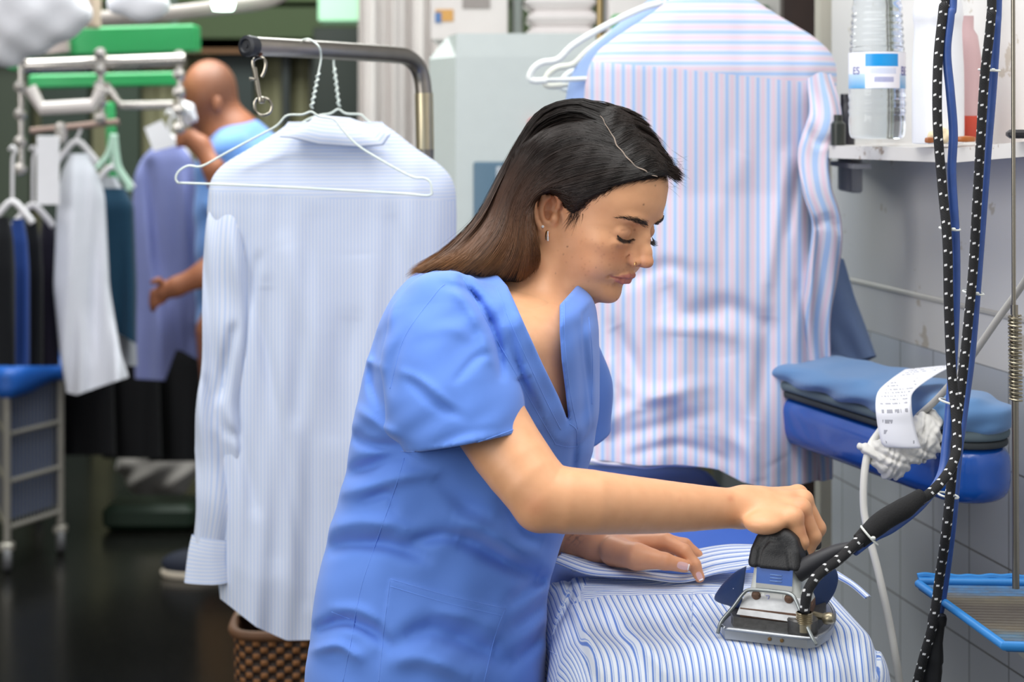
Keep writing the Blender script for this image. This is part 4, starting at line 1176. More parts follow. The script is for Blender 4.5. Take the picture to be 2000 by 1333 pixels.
def braid_mat():
    t = NT('braided_hose'); s, a = t.attr('tt'), t.attr('ang')
    f = t.math('FRACT', t.math('ADD', t.math('DIVIDE', s, .0175), t.math('MULTIPLY', t.math('FLOOR', t.math('MULTIPLY', a, 5)), .13)))
    g = t.math('FRACT', t.math('MULTIPLY', a, 5))
    tw = t.math('MULTIPLY', t.math('SUBTRACT', g, .5), .10)
    m = t.math('MULTIPLY', t.math('LESS_THAN', t.math('ABSOLUTE', t.math('SUBTRACT', f, t.math('ADD', .5, tw))), .075), t.math('LESS_THAN', t.math('ABSOLUTE', t.math('SUBTRACT', g, .5)), .27))
    t.base(t.mix(m, '131316', 'e9e9ea')); t.rough(.75)
    b = t.n.new('ShaderNodeBump'); b.inputs['Distance'].default_value = .0006; b.inputs['Strength'].default_value = .6
    wv = t.math('SINE', t.math('ADD', t.math('MULTIPLY', s, 3600), t.math('MULTIPLY', a, 62))); t.l.new(t.math('ADD', wv, m), b.inputs['Height']); t.l.new(b.outputs[0], t.b.inputs['Normal'])
    return t.m

def cable(name, pts, r, m, label, group=None, n=240, cat='hose', rr=None, sides=14):
    q = spline(PP(pts), n); mb = MB(); mb.tube(q, r if rr is None else np.interp(np.linspace(0, 1, n), [x for x, _ in rr], [y for _, y in rr]), sides, tt=0, ang=0)
    o = mb.build(name, m, auto=False); tag(o, label, cat, group); return o, q

def build_cables():
    bm_ = braid_mat(); blue = mat('blue_hose', '2f4f92', .45, var=.25, scale=60)
    cable('braided_hose', [(1852, -700, 2.16), (1848, -60, 2.14), (1842, 20, 2.13), (1832, 120, 2.12), (1831, 240, 2.11), (1840, 360, 2.11), (1850, 470, 2.10), (1853, 600, 2.10), (1858, 720, 2.10), (1868, 830, 2.08), (1866, 890, 2.06), (1840, 940, 2.04), (1790, 985, 2.02), (1735, 1020, 2.0), (1690, 1046, 1.985), (1640, 1092, 1.96), (1600, 1122, 1.95), (1578, 1155, 1.945), (1571, 1196, 1.945)], .0060, bm_, 'black braided steam hose with white flecks curving down into the iron', n=420)
    cable('braided_hose', [(1947, -700, 2.2), (1938, -60, 2.17), (1935, 40, 2.16), (1923, 150, 2.16), (1915, 280, 2.16), (1908, 400, 2.16), (1901, 520, 2.16), (1889, 650, 2.15), (1877, 760, 2.13), (1866, 850, 2.11), (1857, 950, 2.10), (1848, 1040, 2.10), (1835, 1130, 2.12), (1822, 1220, 2.12), (1800, 1300, 2.12), (1770, 1420, 2.12)], .0060, bm_, 'black braided hose with white flecks hanging straight down past the tray', n=420)
    cable('air_hose', [(1866, -700, 2.17), (1862, -60, 2.14), (1856, 30, 2.13), (1849, 100, 2.125), (1856, 180, 2.12), (1862, 260, 2.12), (1859, 340, 2.12), (1866, 470, 2.115), (1866, 600, 2.115), (1859, 740, 2.105), (1849, 860, 2.085), (1838, 930, 2.065), (1800, 985, 2.035), (1745, 1030, 2.015), (1706, 1050, 2.0), (1668, 1078, 1.985)], .0056, blue, 'scuffed blue rubber hose tied alongside the curved braided hose', n=300)
    cable('air_hose', [(1962, -700, 2.21), (1950, -60, 2.19), (1946, 60, 2.18), (1938, 180, 2.18), (1928, 300, 2.18), (1918, 430, 2.18), (1908, 560, 2.175), (1897, 690, 2.165), (1884, 790, 2.15), (1870, 900, 2.13), (1862, 1000, 2.125), (1850, 1100, 2.14), (1838, 1180, 2.145), (1830, 1215, 2.145)], .0056, blue, 'dark blue rubber hose running down beside the straight braided hose', n=300)
    mb = MB(); a, b = P(1832, 1200, 2.135), P(1796, 1500, 2.135); ax = (b - a); L = np.linalg.norm(ax); ax /= L
    mb.lathe([(0, 0), (.010, 0), (.0115, .004), (.0115, .012), (.010, .014), (.010, .035), (.0125, .05), (.0135, .058), (.0125, .062), (.0135, .070), (.0135, .16), (0, .165)], a, ax); tag(mb.build('cable_connector', mat('connector', '17171a', .55)), 'ribbed black connector sleeve at the end of the dark blue hose', 'connector')
    grey = mat('lever', '232328', .55)
    cable('cable_sleeve', [(1690, 1052, 1.985), (1668, 1068, 1.985), (1630, 1080, 1.985), (1590, 1100, 1.985), (1556, 1118, 1.99)], .009, grey, 'tapered black rubber cable guard behind the iron handle', cat='cable guard', rr=[(0, .0055), (.4, .0085), (1, .0125)], n=50)
    # heat-shrink bundle with black fluff and ties
    cable('tape_wrap', [(1800, 968, 2.024), (1768, 992, 2.01), (1730, 1014, 2.0), (1700, 1038, 1.99), (1678, 1058, 1.985)], .012, mat('black_tape', '121214', .9, bump=.6, bscale=500), 'frayed black wrapping round the hose bundle above the iron', cat='wrapping', rr=[(0, .0085), (.3, .0125), (.7, .0122), (1, .009)], n=60)
    tie = mat('zip_tie_white', 'd9dcd6', .4)
    for (x, y, D, r, ang, l) in ((1698, 1047, 1.985, .0138, 48, 'white cable tie tightened round the black wrapping'), (1856, 786, 2.10, .0135, 15, 'white cable tie where the hoses meet'), (1855, 447, 2.112, .0125, 5, 'white cable tie on the left hose pair'), (1932, 137, 2.168, .013, 3, 'white cable tie near the top of the right hose pair'), (1901, 572, 2.168, .013, 8, 'thin cable tie at the middle of the right hose pair'), (1852, 968, 2.11, .0125, 10, 'white cable tie low on the straight hose')):
        c = P(x, y, D); a = np.linspace(0, 2 * math.pi, 26); g = math.radians(ang)
        ring = np.stack([c[0] + r * np.cos(a) * math.cos(g), c[1] + r * .8 * np.sin(a), c[2] - r * np.cos(a) * math.sin(g) + .001 * np.sin(a)], 1)
        mb = MB(); mb.tube(ring, .0014, 6); mb.box(c + np.array([.002, -r * .85, 0]), (.005, .004, .004), bev=.001); tag(mb.build('cable_tie', tie), l, 'cable tie')
    cable('steam_tube', [(1722, 838, 2.36), (1700, 872, 2.33), (1689, 920, 2.32), (1687, 990, 2.31), (1697, 1046, 2.3), (1716, 1120, 2.29), (1738, 1220, 2.28), (1752, 1300, 2.27), (1768, 1420, 2.27)], .0052, mat('white_tube', 'dcdad2', .35), 'plain white plastic tube hanging below the rag', cat='tube')
    cable('conduit', [(2040, 480, 2.20), (2000, 552, 2.22), (1950, 622, 2.25), (1885, 715, 2.30), (1835, 775, 2.34), (1792, 815, 2.37)], .0048, mat('grey_tube', 'a9a7a2', .4), 'grey plastic tube slanting from the wall to the blue press', cat='tube', n=80)
    # spring balancer rod
    root = thing('hanging_rod', 'thin steel rod with a coil spring hanging at the right edge', 'rod', P(1982, 1140, 2.1))
    st = mat('steel_rod', '8f897d', .3, 1.0, var=.1)
    mb = MB(); mb.tube(PP([(1977, -700, 2.1), (1980, 602, 2.1)]), .0026, 12); mb.tube(PP([(1981, 596, 2.1), (1981, 615, 2.1)]), .0046, 14); mb.tube(PP([(1982, 615, 2.1), (1984, 1150, 2.1)]), .0044, 14); mb.build('rod', st, root)
    k = np.linspace(0, 1, 700); a = k * 23 * 2 * math.pi; c0, c1 = P(1982, 617, 2.1), P(1984, 783, 2.1)
    mb = MB(); mb.tube(np.stack([c0[0] + (c1[0] - c0[0]) * k + .0072 * np.cos(a), 2.1 + .0072 * np.sin(a), c0[2] + (c1[2] - c0[2]) * k], 1), .0015, 6); mb.build('spring', mat('spring_steel', '9a927f', .35, 1.0), root)

def build_tray():
    A, B, C, Dq = P(1794, 1139, 2.23), P(1966, 1252, 1.97), P(2230, 1252, 1.95), P(2120, 1132, 2.22)
    z = .914
    for q in (A, B, C, Dq): q[2] = z
    root = thing('iron_rest', 'worn blue ribbed rest tray for the iron at the right edge', 'tray', (B + Dq) / 2)
    t = NT('ribbed_mat'); v = t.attr('tv'); n = t.noise(14, 3, stretch=(1, 6, 1))
    d = t.math('ADD', v, t.math('MULTIPLY', t.math('SUBTRACT', n, .5), .25))
    t.base(t.mix(t.noise(60, 3), t.ramp(d, [(.0, '2a6ea6'), (.14, '3a6d88'), (.24, '5d5442'), (.38, '3a322c'), (.60, '453c36'), (.74, '6b6450'), (.84, '3579ae'), (1, '2f86c8')]), '4a443c')); t.rough(.5)
    def fn(u, v): p = (A * (1 - u) + Dq * u) * v + (B * (1 - u) + C * u) * (1 - v); return p + np.array([0, 0, .0016 * max(math.cos(v * 2 * math.pi * 22), -.3)])
    quadgrid('ribbed_mat', fn, 3, 440, t.m, root, {'tv': lambda u, v: v})
    blue = mat('tray_blue', '2f7fc4', .4, var=.12)
    mb = MB(); mb.tube([A, B + np.array([-.004, -.004, 0]), C], .0055, 10); mb.tube([A + np.array([0, 0, .003]), Dq + np.array([0, 0, .003])], .0055, 10)
    q = [A + (Dq - A) * u + np.array([0, .006, .008 + .0014 * math.sin(u * 31) * math.sin(u * 17 + 1)]) for u in np.linspace(0, 1, 60)]; mb.tube(q, .0042, 8)
    mb.build('rim', blue, root)
    mb = MB(); n_ = np.array([0, 0, 1.0]); pl = [A, B, C, Dq]; V = [p - n_ * .002 for p in pl] + [p - n_ * .008 for p in pl]
    mb.add(V, [(0, 1, 2, 3), (7, 6, 5, 4), (0, 4, 5, 1), (1, 5, 6, 2), (2, 6, 7, 3), (3, 7, 4, 0)]); mb.build('base_plate', mat('tray_under', '2a5f8f', .5), root, smooth=False)
    g = mat('grey_bracket', 'a9a79f', .4, .3)
    mb = MB(); c = (A + B + C + Dq) / 4
    mb.box((B + Dq) / 2 + np.array([.035, -.01, -.035]), (.14, .20, .045), bev=.006); mb.build('bracket', g, root)
    mb = MB(); mb.box((B + Dq) / 2 + np.array([.035, .02, -.45]), (.09, .10, .80), bev=.005); mb.build('post', mat('rust_post', '6e6758', .7, var=.35, scale=60), root)
    mb = MB(); mb.box((B + Dq) / 2 + np.array([.025, .02, -.9035]), (.17, .22, .02), bev=.004); mb.build('foot', g, root)

def build_press():
    c0, c1 = P(1560, 0, 2.86)[:2], P(1888, 0, 2.40)[:2]
    R_ = .060
    def cap(p, r): return rc(np.stack([p[:, 0], p[:, 1], np.zeros(len(p), f32)], 1), np.array([*c0, 0], f32), np.array([*c1, 0], f32), r, r)
    def slab(p, r, z0, z1, k): 
        return smax(cap(p, r), np.abs(p[:, 2] - (z0 + z1) / 2) - (z1 - z0) / 2, k)
    root = thing('sleeve_press', 'blue metal sleeve pressing arm with padded top mounted by the tiled wall', 'press', (c1[0], c1[1], .985))
    lo = np.array([min(c0[0], c1[0]) - .1, 2.28, .9]); hi = np.array([c1[0] + .1, 3.0, 1.25])
    V, Q = surf(lambda p: slab(p, R_, .988, 1.068, .03), lo, hi, .004); mesh_obj('body', V, Q, mat('enamel_blue', '0f4da4', .25, coat=.5), root)
    V, Q = surf(lambda p: slab(p, R_ - .004, 1.066, 1.076, .003), lo, hi, .003); mesh_obj('gasket', V, Q, mat('gasket', '33383b', .8), root)
    V, Q = surf(lambda p: slab(p, R_ - .001, 1.0765, 1.092, .008) , lo, hi, .003); mesh_obj('felt_pad', V, Q, mat('felt', '5c6b72', .95), root)
    def cov(p):
        d = slab(p, R_ + .006, 1.085, 1.118, .03)
        hump = .018 * np.exp(-((p[:, 0] - P(1800, 0, 2.55)[0]) / .10) ** 2); px, py = pix(p)
        return smax(cap(p, R_ + .007), np.abs(p[:, 2] - 1.102 - hump * .5) - .016 - hump * .5, .028) + .0025 * np.sin(px * .05 + py * .11) * np.sin(px * .021 - py * .05)
    V, Q = surf(cov, lo, hi, .004); mesh_obj('cloth_cover', V, Q, fabric('press_cloth', '5a82b0', .3), root)
    mb = MB(); mb.box((.62, 2.72, 1.02), (.14, .10, .06), bev=.01); mb.box(np.array([.688, 2.70, 1.02]), (.02, .14, .16), bev=.004); mb.build('wall_mount', mat('mount', '3c4046', .5), root)
    
    # receipt
    E1 = PP([(1768, 722, 2.47), (1742, 740, 2.42), (1716, 764, 2.375), (1710, 792, 2.325), (1714, 832, 2.315), (1722, 868, 2.31), (1728, 873, 2.31)]); E2 = PP([(1868, 712, 2.46), (1826, 734, 2.41), (1786, 764, 2.365), (1780, 790, 2.32), (1786, 832, 2.31), (1796, 868, 2.305), (1800, 876, 2.305)])
    S1, S2 = spline(E1, 40), spline(E2, 40)
    t = NT('receipt_print'); u, v = t.attr('ru'), t.attr('rv')
    ln = t.math('GREATER_THAN', t.math('SINE', t.math('MULTIPLY', v, 2 * math.pi * 17)), .35)
    ww = t.math('GREATER_THAN', t.noise(1, 1, vec=None, stretch=(420, 10, 40)), .50)
    mg = t.math('MULTIPLY', t.math('GREATER_THAN', u, .12), t.math('LESS_THAN', u, .88))
    blk = t.math('GREATER_THAN', t.noise(30, 1), .48)
    f = t.math('MULTIPLY', t.math('MULTIPLY', ln, ww), t.math('MULTIPLY', mg, blk))
    t.base(t.mix(t.math('MULTIPLY', f, .6), 'e6e7ee', '4c4d5e')); t.rough(.7)
    def fr(u_, v_):
        a = np.array([np.interp(v_ * 39, np.arange(40), S1[:, k]) for k in range(3)]); b = np.array([np.interp(v_ * 39, np.arange(40), S2[:, k]) for k in range(3)])
        return a * (1 - u_) + b * u_ + np.array([0, -.006 * math.sin(u_ * math.pi) * (v_ > .45), 0])
    o = quadgrid('receipt', fr, 12, 60, t.m, None, {'ru': lambda u, v: u, 'rv': lambda u, v: v}); sl = o.modifiers.new('s', 'SOLIDIFY'); sl.thickness = .0004
    tag(o, 'curled white paper receipt hanging off the blue press', 'receipt')
    # rag
    def rag(p):
        px, py = pix(p); q = p
        d = chain(q, [P(1700, 880, 2.33).astype(f32), P(1740, 895, 2.33).astype(f32), P(1800, 860, 2.35).astype(f32), P(1815, 822, 2.36).astype(f32)], [.010, .020, .022, .014], .02)
        d = smin(d, chain(q, [P(1735, 895, 2.33).astype(f32), P(1745, 922, 2.33).astype(f32), P(1738, 930, 2.33).astype(f32)], [.014, .007, .003]), .008)
        d = smin(d, chain(q, [P(1700, 880, 2.33).astype(f32), P(1678, 872, 2.33).astype(f32)], [.009, .002]), .008)
        n_ = .0042 * np.abs(np.sin(q[:, 0] * 95 + 2.2 * np.sin(q[:, 2] * 88 + 1) + q[:, 2] * 60)) + .0026 * np.abs(np.sin(q[:, 2] * 150 - q[:, 0] * 90 + 2.6 * np.sin(q[:, 0] * 140))) + .0008 * np.sin(q[:, 0] * 420 + 2 * np.sin(q[:, 2] * 300)) - .003
        return d - n_
    V, Q = surf(rag, P(1650, 960, 2.33) * np.array([1, 0, 1]) + np.array([0, 2.27, 0]), P(1850, 790, 2.36) * np.array([1, 0, 1]) + np.array([0, 2.42, 0]), .0018)
    tag(mesh_obj('cleaning_rag', V, Q, fabric('rag_cloth', 'd3d1cc', .3)), 'crumpled off-white rag stuffed below the receipt', 'rag')
if ONLY is None or 'room' in ONLY: build_room()
if ONLY is None or 'right' in ONLY: build_shelf(); build_cables(); build_tray(); build_press()
# ---------------------------------------------------------------- garments
def stripe_mat(name, spec, rough=.8, sheen=.15, fine=None):
    """spec: base colour, period, [(centre, half width, colour)] in metres; attributes su (across), sv (along), sk (>0.5: use sv)"""
    t = NT(name); base, per, bands = spec
    x = t.mixf(t.math('GREATER_THAN', t.attr('sk'), .5), t.attr('su'), t.attr('sv'))
    f = t.math('FRACT', t.math('DIVIDE', x, per)); c = base if not isinstance(base, str) else None
    cur = None; first = t.mix(t.noise(12, 2), tuple(k * .97 for k in lin(base)), lin(base)); cur = first
    for (cen, hw, col) in bands:
        e = t.math('SUBTRACT', hw / per, t.math('ABSOLUTE', t.math('SUBTRACT', f, cen / per)))
        mk = t.n.new('ShaderNodeMath'); mk.operation = 'MULTIPLY'; mk.use_clamp = True; t.l.new(e, mk.inputs[0]); mk.inputs[1].default_value = per / .0006
        cur = t.mix(mk.outputs[0], cur, col)
    t.base(cur); t.rough(rough); t.b.inputs['Sheen Weight'].default_value = sheen; t.b.inputs['Specular IOR Level'].default_value = .2
    t.bump(t.noise(1500, 2), .1, .0005)
    return t.m

def folds_at(px, py, strokes):
    d = np.zeros(np.shape(px))
    for pl, w_, a in strokes:
        s, t = seg2(px, py, [tuple(x) for x in spline(pl, 9)])
        d += a * np.exp(-(s / w_) ** 2) * (.3 + .7 * np.maximum(np.sin(np.clip(t, 0, 1) * math.pi), 0) ** .5)
    return d

def garment(name, rows, thick, m, parent=None, strokes=(), nr=140, nt=120, hem=None, wave=.004, yoke=None, freq=1.0, dtilt=0.0, seed=0):
    """a hanging cloth body: rows (y, left x, right x, D, thickness factor) in frame pixels; closed round, open at the hem"""
    R = np.array(rows, float); u = np.linspace(0, 1, nr); L = (R[:, 0] - R[0, 0]) / (R[-1, 0] - R[0, 0])
    ys = np.interp(u, np.linspace(0, 1, len(R)), R[:, 0]); ys = np.linspace(R[0, 0], R[-1, 0], nr)
    def ip(c):
        v = np.interp(ys, R[:, 0], R[:, c]); k = 5
        return np.convolve(np.pad(v, 2, mode='edge'), np.ones(k) / k, 'valid')
    xl, xr, D, th = ip(1), ip(2), ip(3), ip(4)
    th_ = np.linspace(0, 2 * math.pi, nt, endpoint=False)
    cs, sn = np.cos(th_), np.sin(th_)
    e = .55; X = np.sign(cs) * np.abs(cs) ** e; Y = np.sign(sn) * np.abs(sn) ** .8
    gx = (xl + xr)[:, None] / 2 + (xr - xl)[:, None] / 2 * X[None]; gy = np.repeat(ys[:, None], nt, 1)
    if hem is not None:
        k = np.clip((u[:, None] - .6) / .4, 0, 1) ** 1.3; gy = gy + k * np.interp(gx, hem[0], hem[1])
    gD = D[:, None] + dtilt * (gx - 1000) / 1000 + thick * th[:, None] * Y[None]
    r = np.random.default_rng(seed); ph = r.uniform(0, 6, 6)
    wv = wave * (.25 + np.linspace(0, 1, nr)[:, None] * 1.2) * (np.sin(gx * .030 * freq + ph[0] + .004 * gy) + .6 * np.sin(gx * .061 * freq + ph[1] - .006 * gy) + .35 * np.sin(gx * .11 * freq + ph[2] + .01 * gy))
    front = (Y < 0.02)[None]
    f = folds_at(gx, gy, strokes) if strokes else 0
    gD = gD + wv - f * front
    V = np.stack([(gx - 1000) * gD / FPX, gD, EYE - (gy - HOR) * gD / FPX], -1)
    i = np.arange(nr * nt).reshape(nr, nt); j = np.roll(i, -1, 1)
    Q = np.stack([i[:-1], j[:-1], j[1:], i[1:]], -1).reshape(-1, 4)
    su = gx * D.mean() / FPX + 5; sv = V[..., 2] * 1.0 + 3
    at = {'su': su.ravel(), 'sv': sv.ravel(), 'sk': np.zeros(nr * nt)}
    if yoke is not None:
        at['sk'] = np.clip(.5 + (np.interp(gx, yoke[0], yoke[1]) - gy) / 10, 0, 1).ravel()
    # stitch the top closed
    F = [tuple(q) for q in Q]; F = np.array(F)
    o = mesh_obj(name, V.reshape(-1, 3), F, m, parent, True, at)
    return o

def sleeve(name, path, radii, m, parent, flat=.55, strokes=(), n=90, ns=48, wave=.003, seed=1, cuff=None, sk=0):
    q = spline(PP(path), n); r = np.interp(np.linspace(0, 1, n), np.linspace(0, 1, len(radii)), radii)
    T = np.gradient(q, axis=0); T /= np.linalg.norm(T, axis=1)[:, None]
    A = np.cross(T, [0, 1.0, 0]); A /= np.linalg.norm(A, axis=1)[:, None]; B = np.cross(T, A)
    a = np.linspace(0, 2 * math.pi, ns, endpoint=False); rg = np.random.default_rng(seed); ph = rg.uniform(0, 6, 4); L = arclen(q)
    V = q[:, None] + r[:, None, None] * (np.sign(np.cos(a))[None, :, None] * np.abs(np.cos(a))[None, :, None] ** .8 * A[:, None] + flat * np.sin(a)[None, :, None] * B[:, None])
    w_ = wave * (np.sin(a[None] * 3 + ph[0] + L[:, None] * 9) + .7 * np.sin(a[None] * 5 + ph[1] + L[:, None] * 26) + .6 * np.sin(L[:, None] * 45 + a[None] * 1.0 + ph[2]))
    V = V + w_[..., None] * B[:, None]
    px, py = pix(V.reshape(-1, 3))
    if strokes: V = V.reshape(-1, 3); V[:, 1] -= folds_at(px, py, strokes); V = V.reshape(n, ns, 3)
    i = np.arange(n * ns).reshape(n, ns); j = np.roll(i, -1, 1); Q = np.stack([i[:-1], j[:-1], j[1:], i[1:]], -1).reshape(-1, 4)
    su = (np.abs(a - math.pi)[None] * r.mean() * np.ones(n)[:, None]).ravel() + 5; sv = np.repeat(L, ns) + 3
    return mesh_obj(name, V.reshape(-1, 3), Q, m, parent, True, {'su': su, 'sv': sv, 'sk': np.full(n * ns, sk)})

def wire_hanger(D, pts, hook, label, group, m, dD=0.0, r=.0017):
    """wire coat hanger from frame pixels"""
    w_ = spline([P(x, y, D + dD * (x - pts[0][0]) / 500) for x, y in pts + [pts[0]]], 200)
    mb = MB(); mb.tube(w_, r, 8); h = spline([P(x, y, D + dz) for x, y, dz in hook], 60); mb.tube(h, r, 8)
    # twisted neck
    a = np.linspace(0, 1, 60); n0, n1 = h[-1], h[int(60 * .62)]
    mb.tube(np.stack([n0[0] + (n1[0] - n0[0]) * a + .0026 * np.cos(a * 40), n0[1] + (n1[1] - n0[1]) * a + .0026 * np.sin(a * 40), n0[2] + (n1[2] - n0[2]) * a], 1), r * .8, 6)
    o = mb.build('wire_hanger', m, auto=False); tag(o, label, 'hanger', group); return o

def build_left_shirt():
    m = stripe_mat('pale_stripe', ('d2d8e6', .0058, [(.0029, .0010, 'adc2e4')]), .8, .1)
    rows = [(238, 566, 742, 2.86, .25), (256, 545, 770, 2.86, .5), (290, 488, 812, 2.86, .75), (320, 436, 858, 2.86, .85), (345, 414, 882, 2.86, .9), (372, 407, 890, 2.86, 1), (420, 404, 892, 2.86, 1), (520, 425, 890, 2.86, 1), (700, 420, 880, 2.86, 1), (900, 415, 880, 2.86, 1), (1100, 420, 875, 2.86, 1), (1180, 430, 880, 2.86, .9)]
    st = [([(560, 480), (620, 700), (650, 1000), (655, 1220)], 26, .010), ([(520, 560), (530, 800), (540, 1100)], 20, -.010), ([(470, 470), (500, 600), (560, 900), (600, 1180)], 12, -.006), ([(700, 500), (720, 700), (700, 950)], 30, .008), ([(610, 420), (600, 640), (580, 820)], 16, -.006),
          ([(560, 260), (640, 282), (760, 286)], 5, -.0035), ([(470, 330), (560, 300), (640, 300)], 9, .003), ([(505, 500), (480, 620), (470, 700)], 10, -.006), ([(450, 700), (470, 860), (500, 1000)], 14, -.007), ([(760, 420), (800, 600), (790, 800)], 20, -.006), ([(690, 620), (660, 760), (650, 860)], 16, -.007)]
    root = thing('dress_shirt', 'pale blue pinstriped shirt hung with its back to us on the left rail', 'shirt', P(640, 1200, 2.86))
    garment('shirt_body', rows, .055, m, root, st, nr=200, nt=260, hem=([380, 430, 500, 560, 640, 760, 900], [-60, -10, 45, 72, 70, 55, 10]), yoke=([400, 640, 890], [372, 388, 392]), wave=.005, dtilt=.10)
    # collar
    cq = []
    nu, nv = 60, 14
    def col(u, v):
        x = 562 + u * 180 if v < .5 else 562 + u * 180
        top = np.interp(u, [0, .2, .8, 1], [246, 226, 232, 240]); bot = np.interp(u, [0, .1, .35, .7, .93, 1], [268, 270, 283, 288, 284, 262])
        xx = np.interp(u, [0, 1], [598 - 52 * v, 704 + 60 * v]); 
        y = top * (1 - v) + bot * v
        return P(xx, y, 2.815 + .10 * (xx - 1000) / 1000 - .012 * math.sin(v * math.pi) - .022 * v + .03 * (2 * u - 1) ** 2 * (1 - v))
    c = quadgrid('collar', col, nu, nv, m, root, {'su': lambda u, v: u * .2, 'sv': lambda u, v: v * .045, 'sk': lambda u, v: 1.0}); s = c.modifiers.new('s', 'SOLIDIFY'); s.thickness = .002
    sleeve('sleeve', [(462, 350, 2.815), (446, 420, 2.785), (440, 520, 2.775), (440, 620, 2.775), (434, 720, 2.775), (424, 800, 2.775), (426, 900, 2.78), (422, 980, 2.78), (410, 1058, 2.78)], [.024, .034, .036, .036, .034, .034, .038, .034, .028], m, root, .5, [([(455, 640), (440, 720), (428, 780)], 9, -.014), ([(400, 740), (430, 830), (470, 860)], 10, -.008), ([(425, 850), (440, 930), (450, 990)], 8, -.007)], wave=.004)
    sleeve('cuff', [(410, 1050, 2.778), (404, 1090, 2.776), (403, 1138, 2.776)], [.030, .032, .036], m, root, .4, n=20, wave=.001, sk=1)
    wm = mat('white_wire', 'dfe9e2', .35, var=.02)
    wire_hanger(2.70, [(606, 218), (590, 224), (560, 226), (540, 246), (500, 268), (440, 300), (405, 320), (388, 326), (368, 324), (350, 334), (343, 348), (348, 357), (365, 358), (500, 363), (640, 370), (780, 378), (838, 382), (843, 372), (840, 356), (828, 348), (806, 346), (760, 322), (700, 285), (668, 252), (654, 234), (640, 230), (622, 227), (612, 220)],
                [(588, 79, .03), (604, 77, .0), (622, 90, -.01), (627, 112, 0), (622, 142, 0), (614, 180, 0), (608, 212, 0)], 'white wire coat hanger hanging in front of the pale shirt, hook over the rail', 'white wire hangers on the left rail', wm)
    wire_hanger(2.93, [(664, 214), (676, 222), (705, 224), (716, 234), (760, 262), (830, 310), (860, 335), (862, 345), (850, 350), (640, 345), (470, 338), (462, 332), (470, 322), (520, 290), (590, 240), (622, 226), (645, 222), (658, 214)],
                [(706, 116, .02), (700, 98, .0), (682, 86, -.02), (664, 92, -.02), (652, 118, -.0), (657, 160, 0), (662, 208, 0)], 'white wire coat hanger inside the collar of the pale shirt', 'white wire hangers on the left rail', wm)
    # garment rail
    root = thing('garment_rail', 'grey steel tube clothes rail with a bent corner and black end cap', 'clothes rail', P(830, 1100, 3.2) * np.array([1, 1, 0]) + np.array([0, 0, .0]))
    stl = mat('rail_steel', '8d8780', .32, .85, var=.12)
    q = spline(PP([(486, 90, 2.62), (600, 96, 2.74), (700, 102, 2.88), (770, 107, 2.99), (795, 112, 3.03), (814, 128, 3.06), (824, 152, 3.07), (828, 185, 3.07)]), 80)
    mb = MB(); mb.tube(q, .0150, 20); mb.build('rail', stl, root)
    mb = MB(); mb.tube(PP([(828, 182, 3.07), (830, 292, 3.07)]), .0165, 20); mb.build('sleeve_joint', mat('brass_sleeve', 'c3b79a', .3, .9), root)
    base = P(833, 300, 3.07); mb = MB(); mb.tube([base + np.array([0, 0, .01]), np.array([base[0], base[1], .06])], .0135, 16); mb.build('upright', stl, root)
    mb = MB(); mb.tube([np.array([base[0], base[1], .06]), np.array([base[0] - .25, base[1] - .3, .06])], .0135, 12); mb.tube([np.array([base[0] + .2, base[1] + .22, .06]), np.array([base[0], base[1], .06])], .0135, 12); mb.build('foot_bar', stl, root)
    for dx, dy in ((-.25, -.3), (.2, .22)):
        mb = MB(); mb.lathe([(0, -.012), (.028, -.012), (.03, 0), (.028, .012), (0, .012)], (base[0] + dx, base[1] + dy, .03), (1, 0, 0)); mb.build('caster', mat('caster_black', '222222', .5), root)
    e = q[0]; ax = q[0] - q[2]; ax /= np.linalg.norm(ax)
    mb = MB(); mb.lathe([(.0156, -.012), (.0168, 0), (.0162, .006), (.011, .008), (.009, .005), (.0035, .005), (.003, .007), (0, .007)], e, ax, n=28); mb.build('end_cap', mat('cap_rubber', '1a1d24', .5), root)
    # snap hook hanging from the end
    ch = mat('hook_steel', '9a9488', .25, 1.0)
    root = thing('snap_hook', 'small steel swivel snap hook clipped under the end of the rail', 'hook', P(512, 224, 2.63))
    c = lambda pts, r, n=40: (lambda mb: mb.tube(spline(PP(pts, 2.63), n), r, 8) and mb)(MB())
    c([(511, 150), (516, 140), (519, 126), (515, 114), (505, 112), (495, 118), (494, 126), (498, 150), (503, 180), (506, 190)], .0024).build('hook_body', ch, root)
    mb = MB(); mb.tube(PP([(497, 132), (507, 190)], 2.628), .0035, 10); mb.tube(PP([(498, 155), (491, 154)], 2.625), .0022, 8); mb.lathe([(0, 0), (.003, .0005), (.003, .003), (0, .0035)], P(491, 155, 2.627), (-1, 0, .1), 10); mb.build('latch', ch, root)
    mb = MB(); mb.lathe([(0, -.006), (.0055, -.005), (.0062, 0), (.0055, .004), (0, .006)], P(510, 195, 2.63), n=16); mb.build('swivel', ch, root)
    c([(500, 196), (497, 202), (499, 216), (508, 224), (518, 225), (527, 220), (531, 208), (526, 196), (518, 192), (505, 193), (500, 196)], .0022, 60).build('ring', ch, root)
    mb = MB(); mb.tube(spline(PP([(506, 112), (508, 108), (512, 104)], 2.63), 8), .002, 8); mb.build('link', mat('rust', '6a3e30', .7), root)

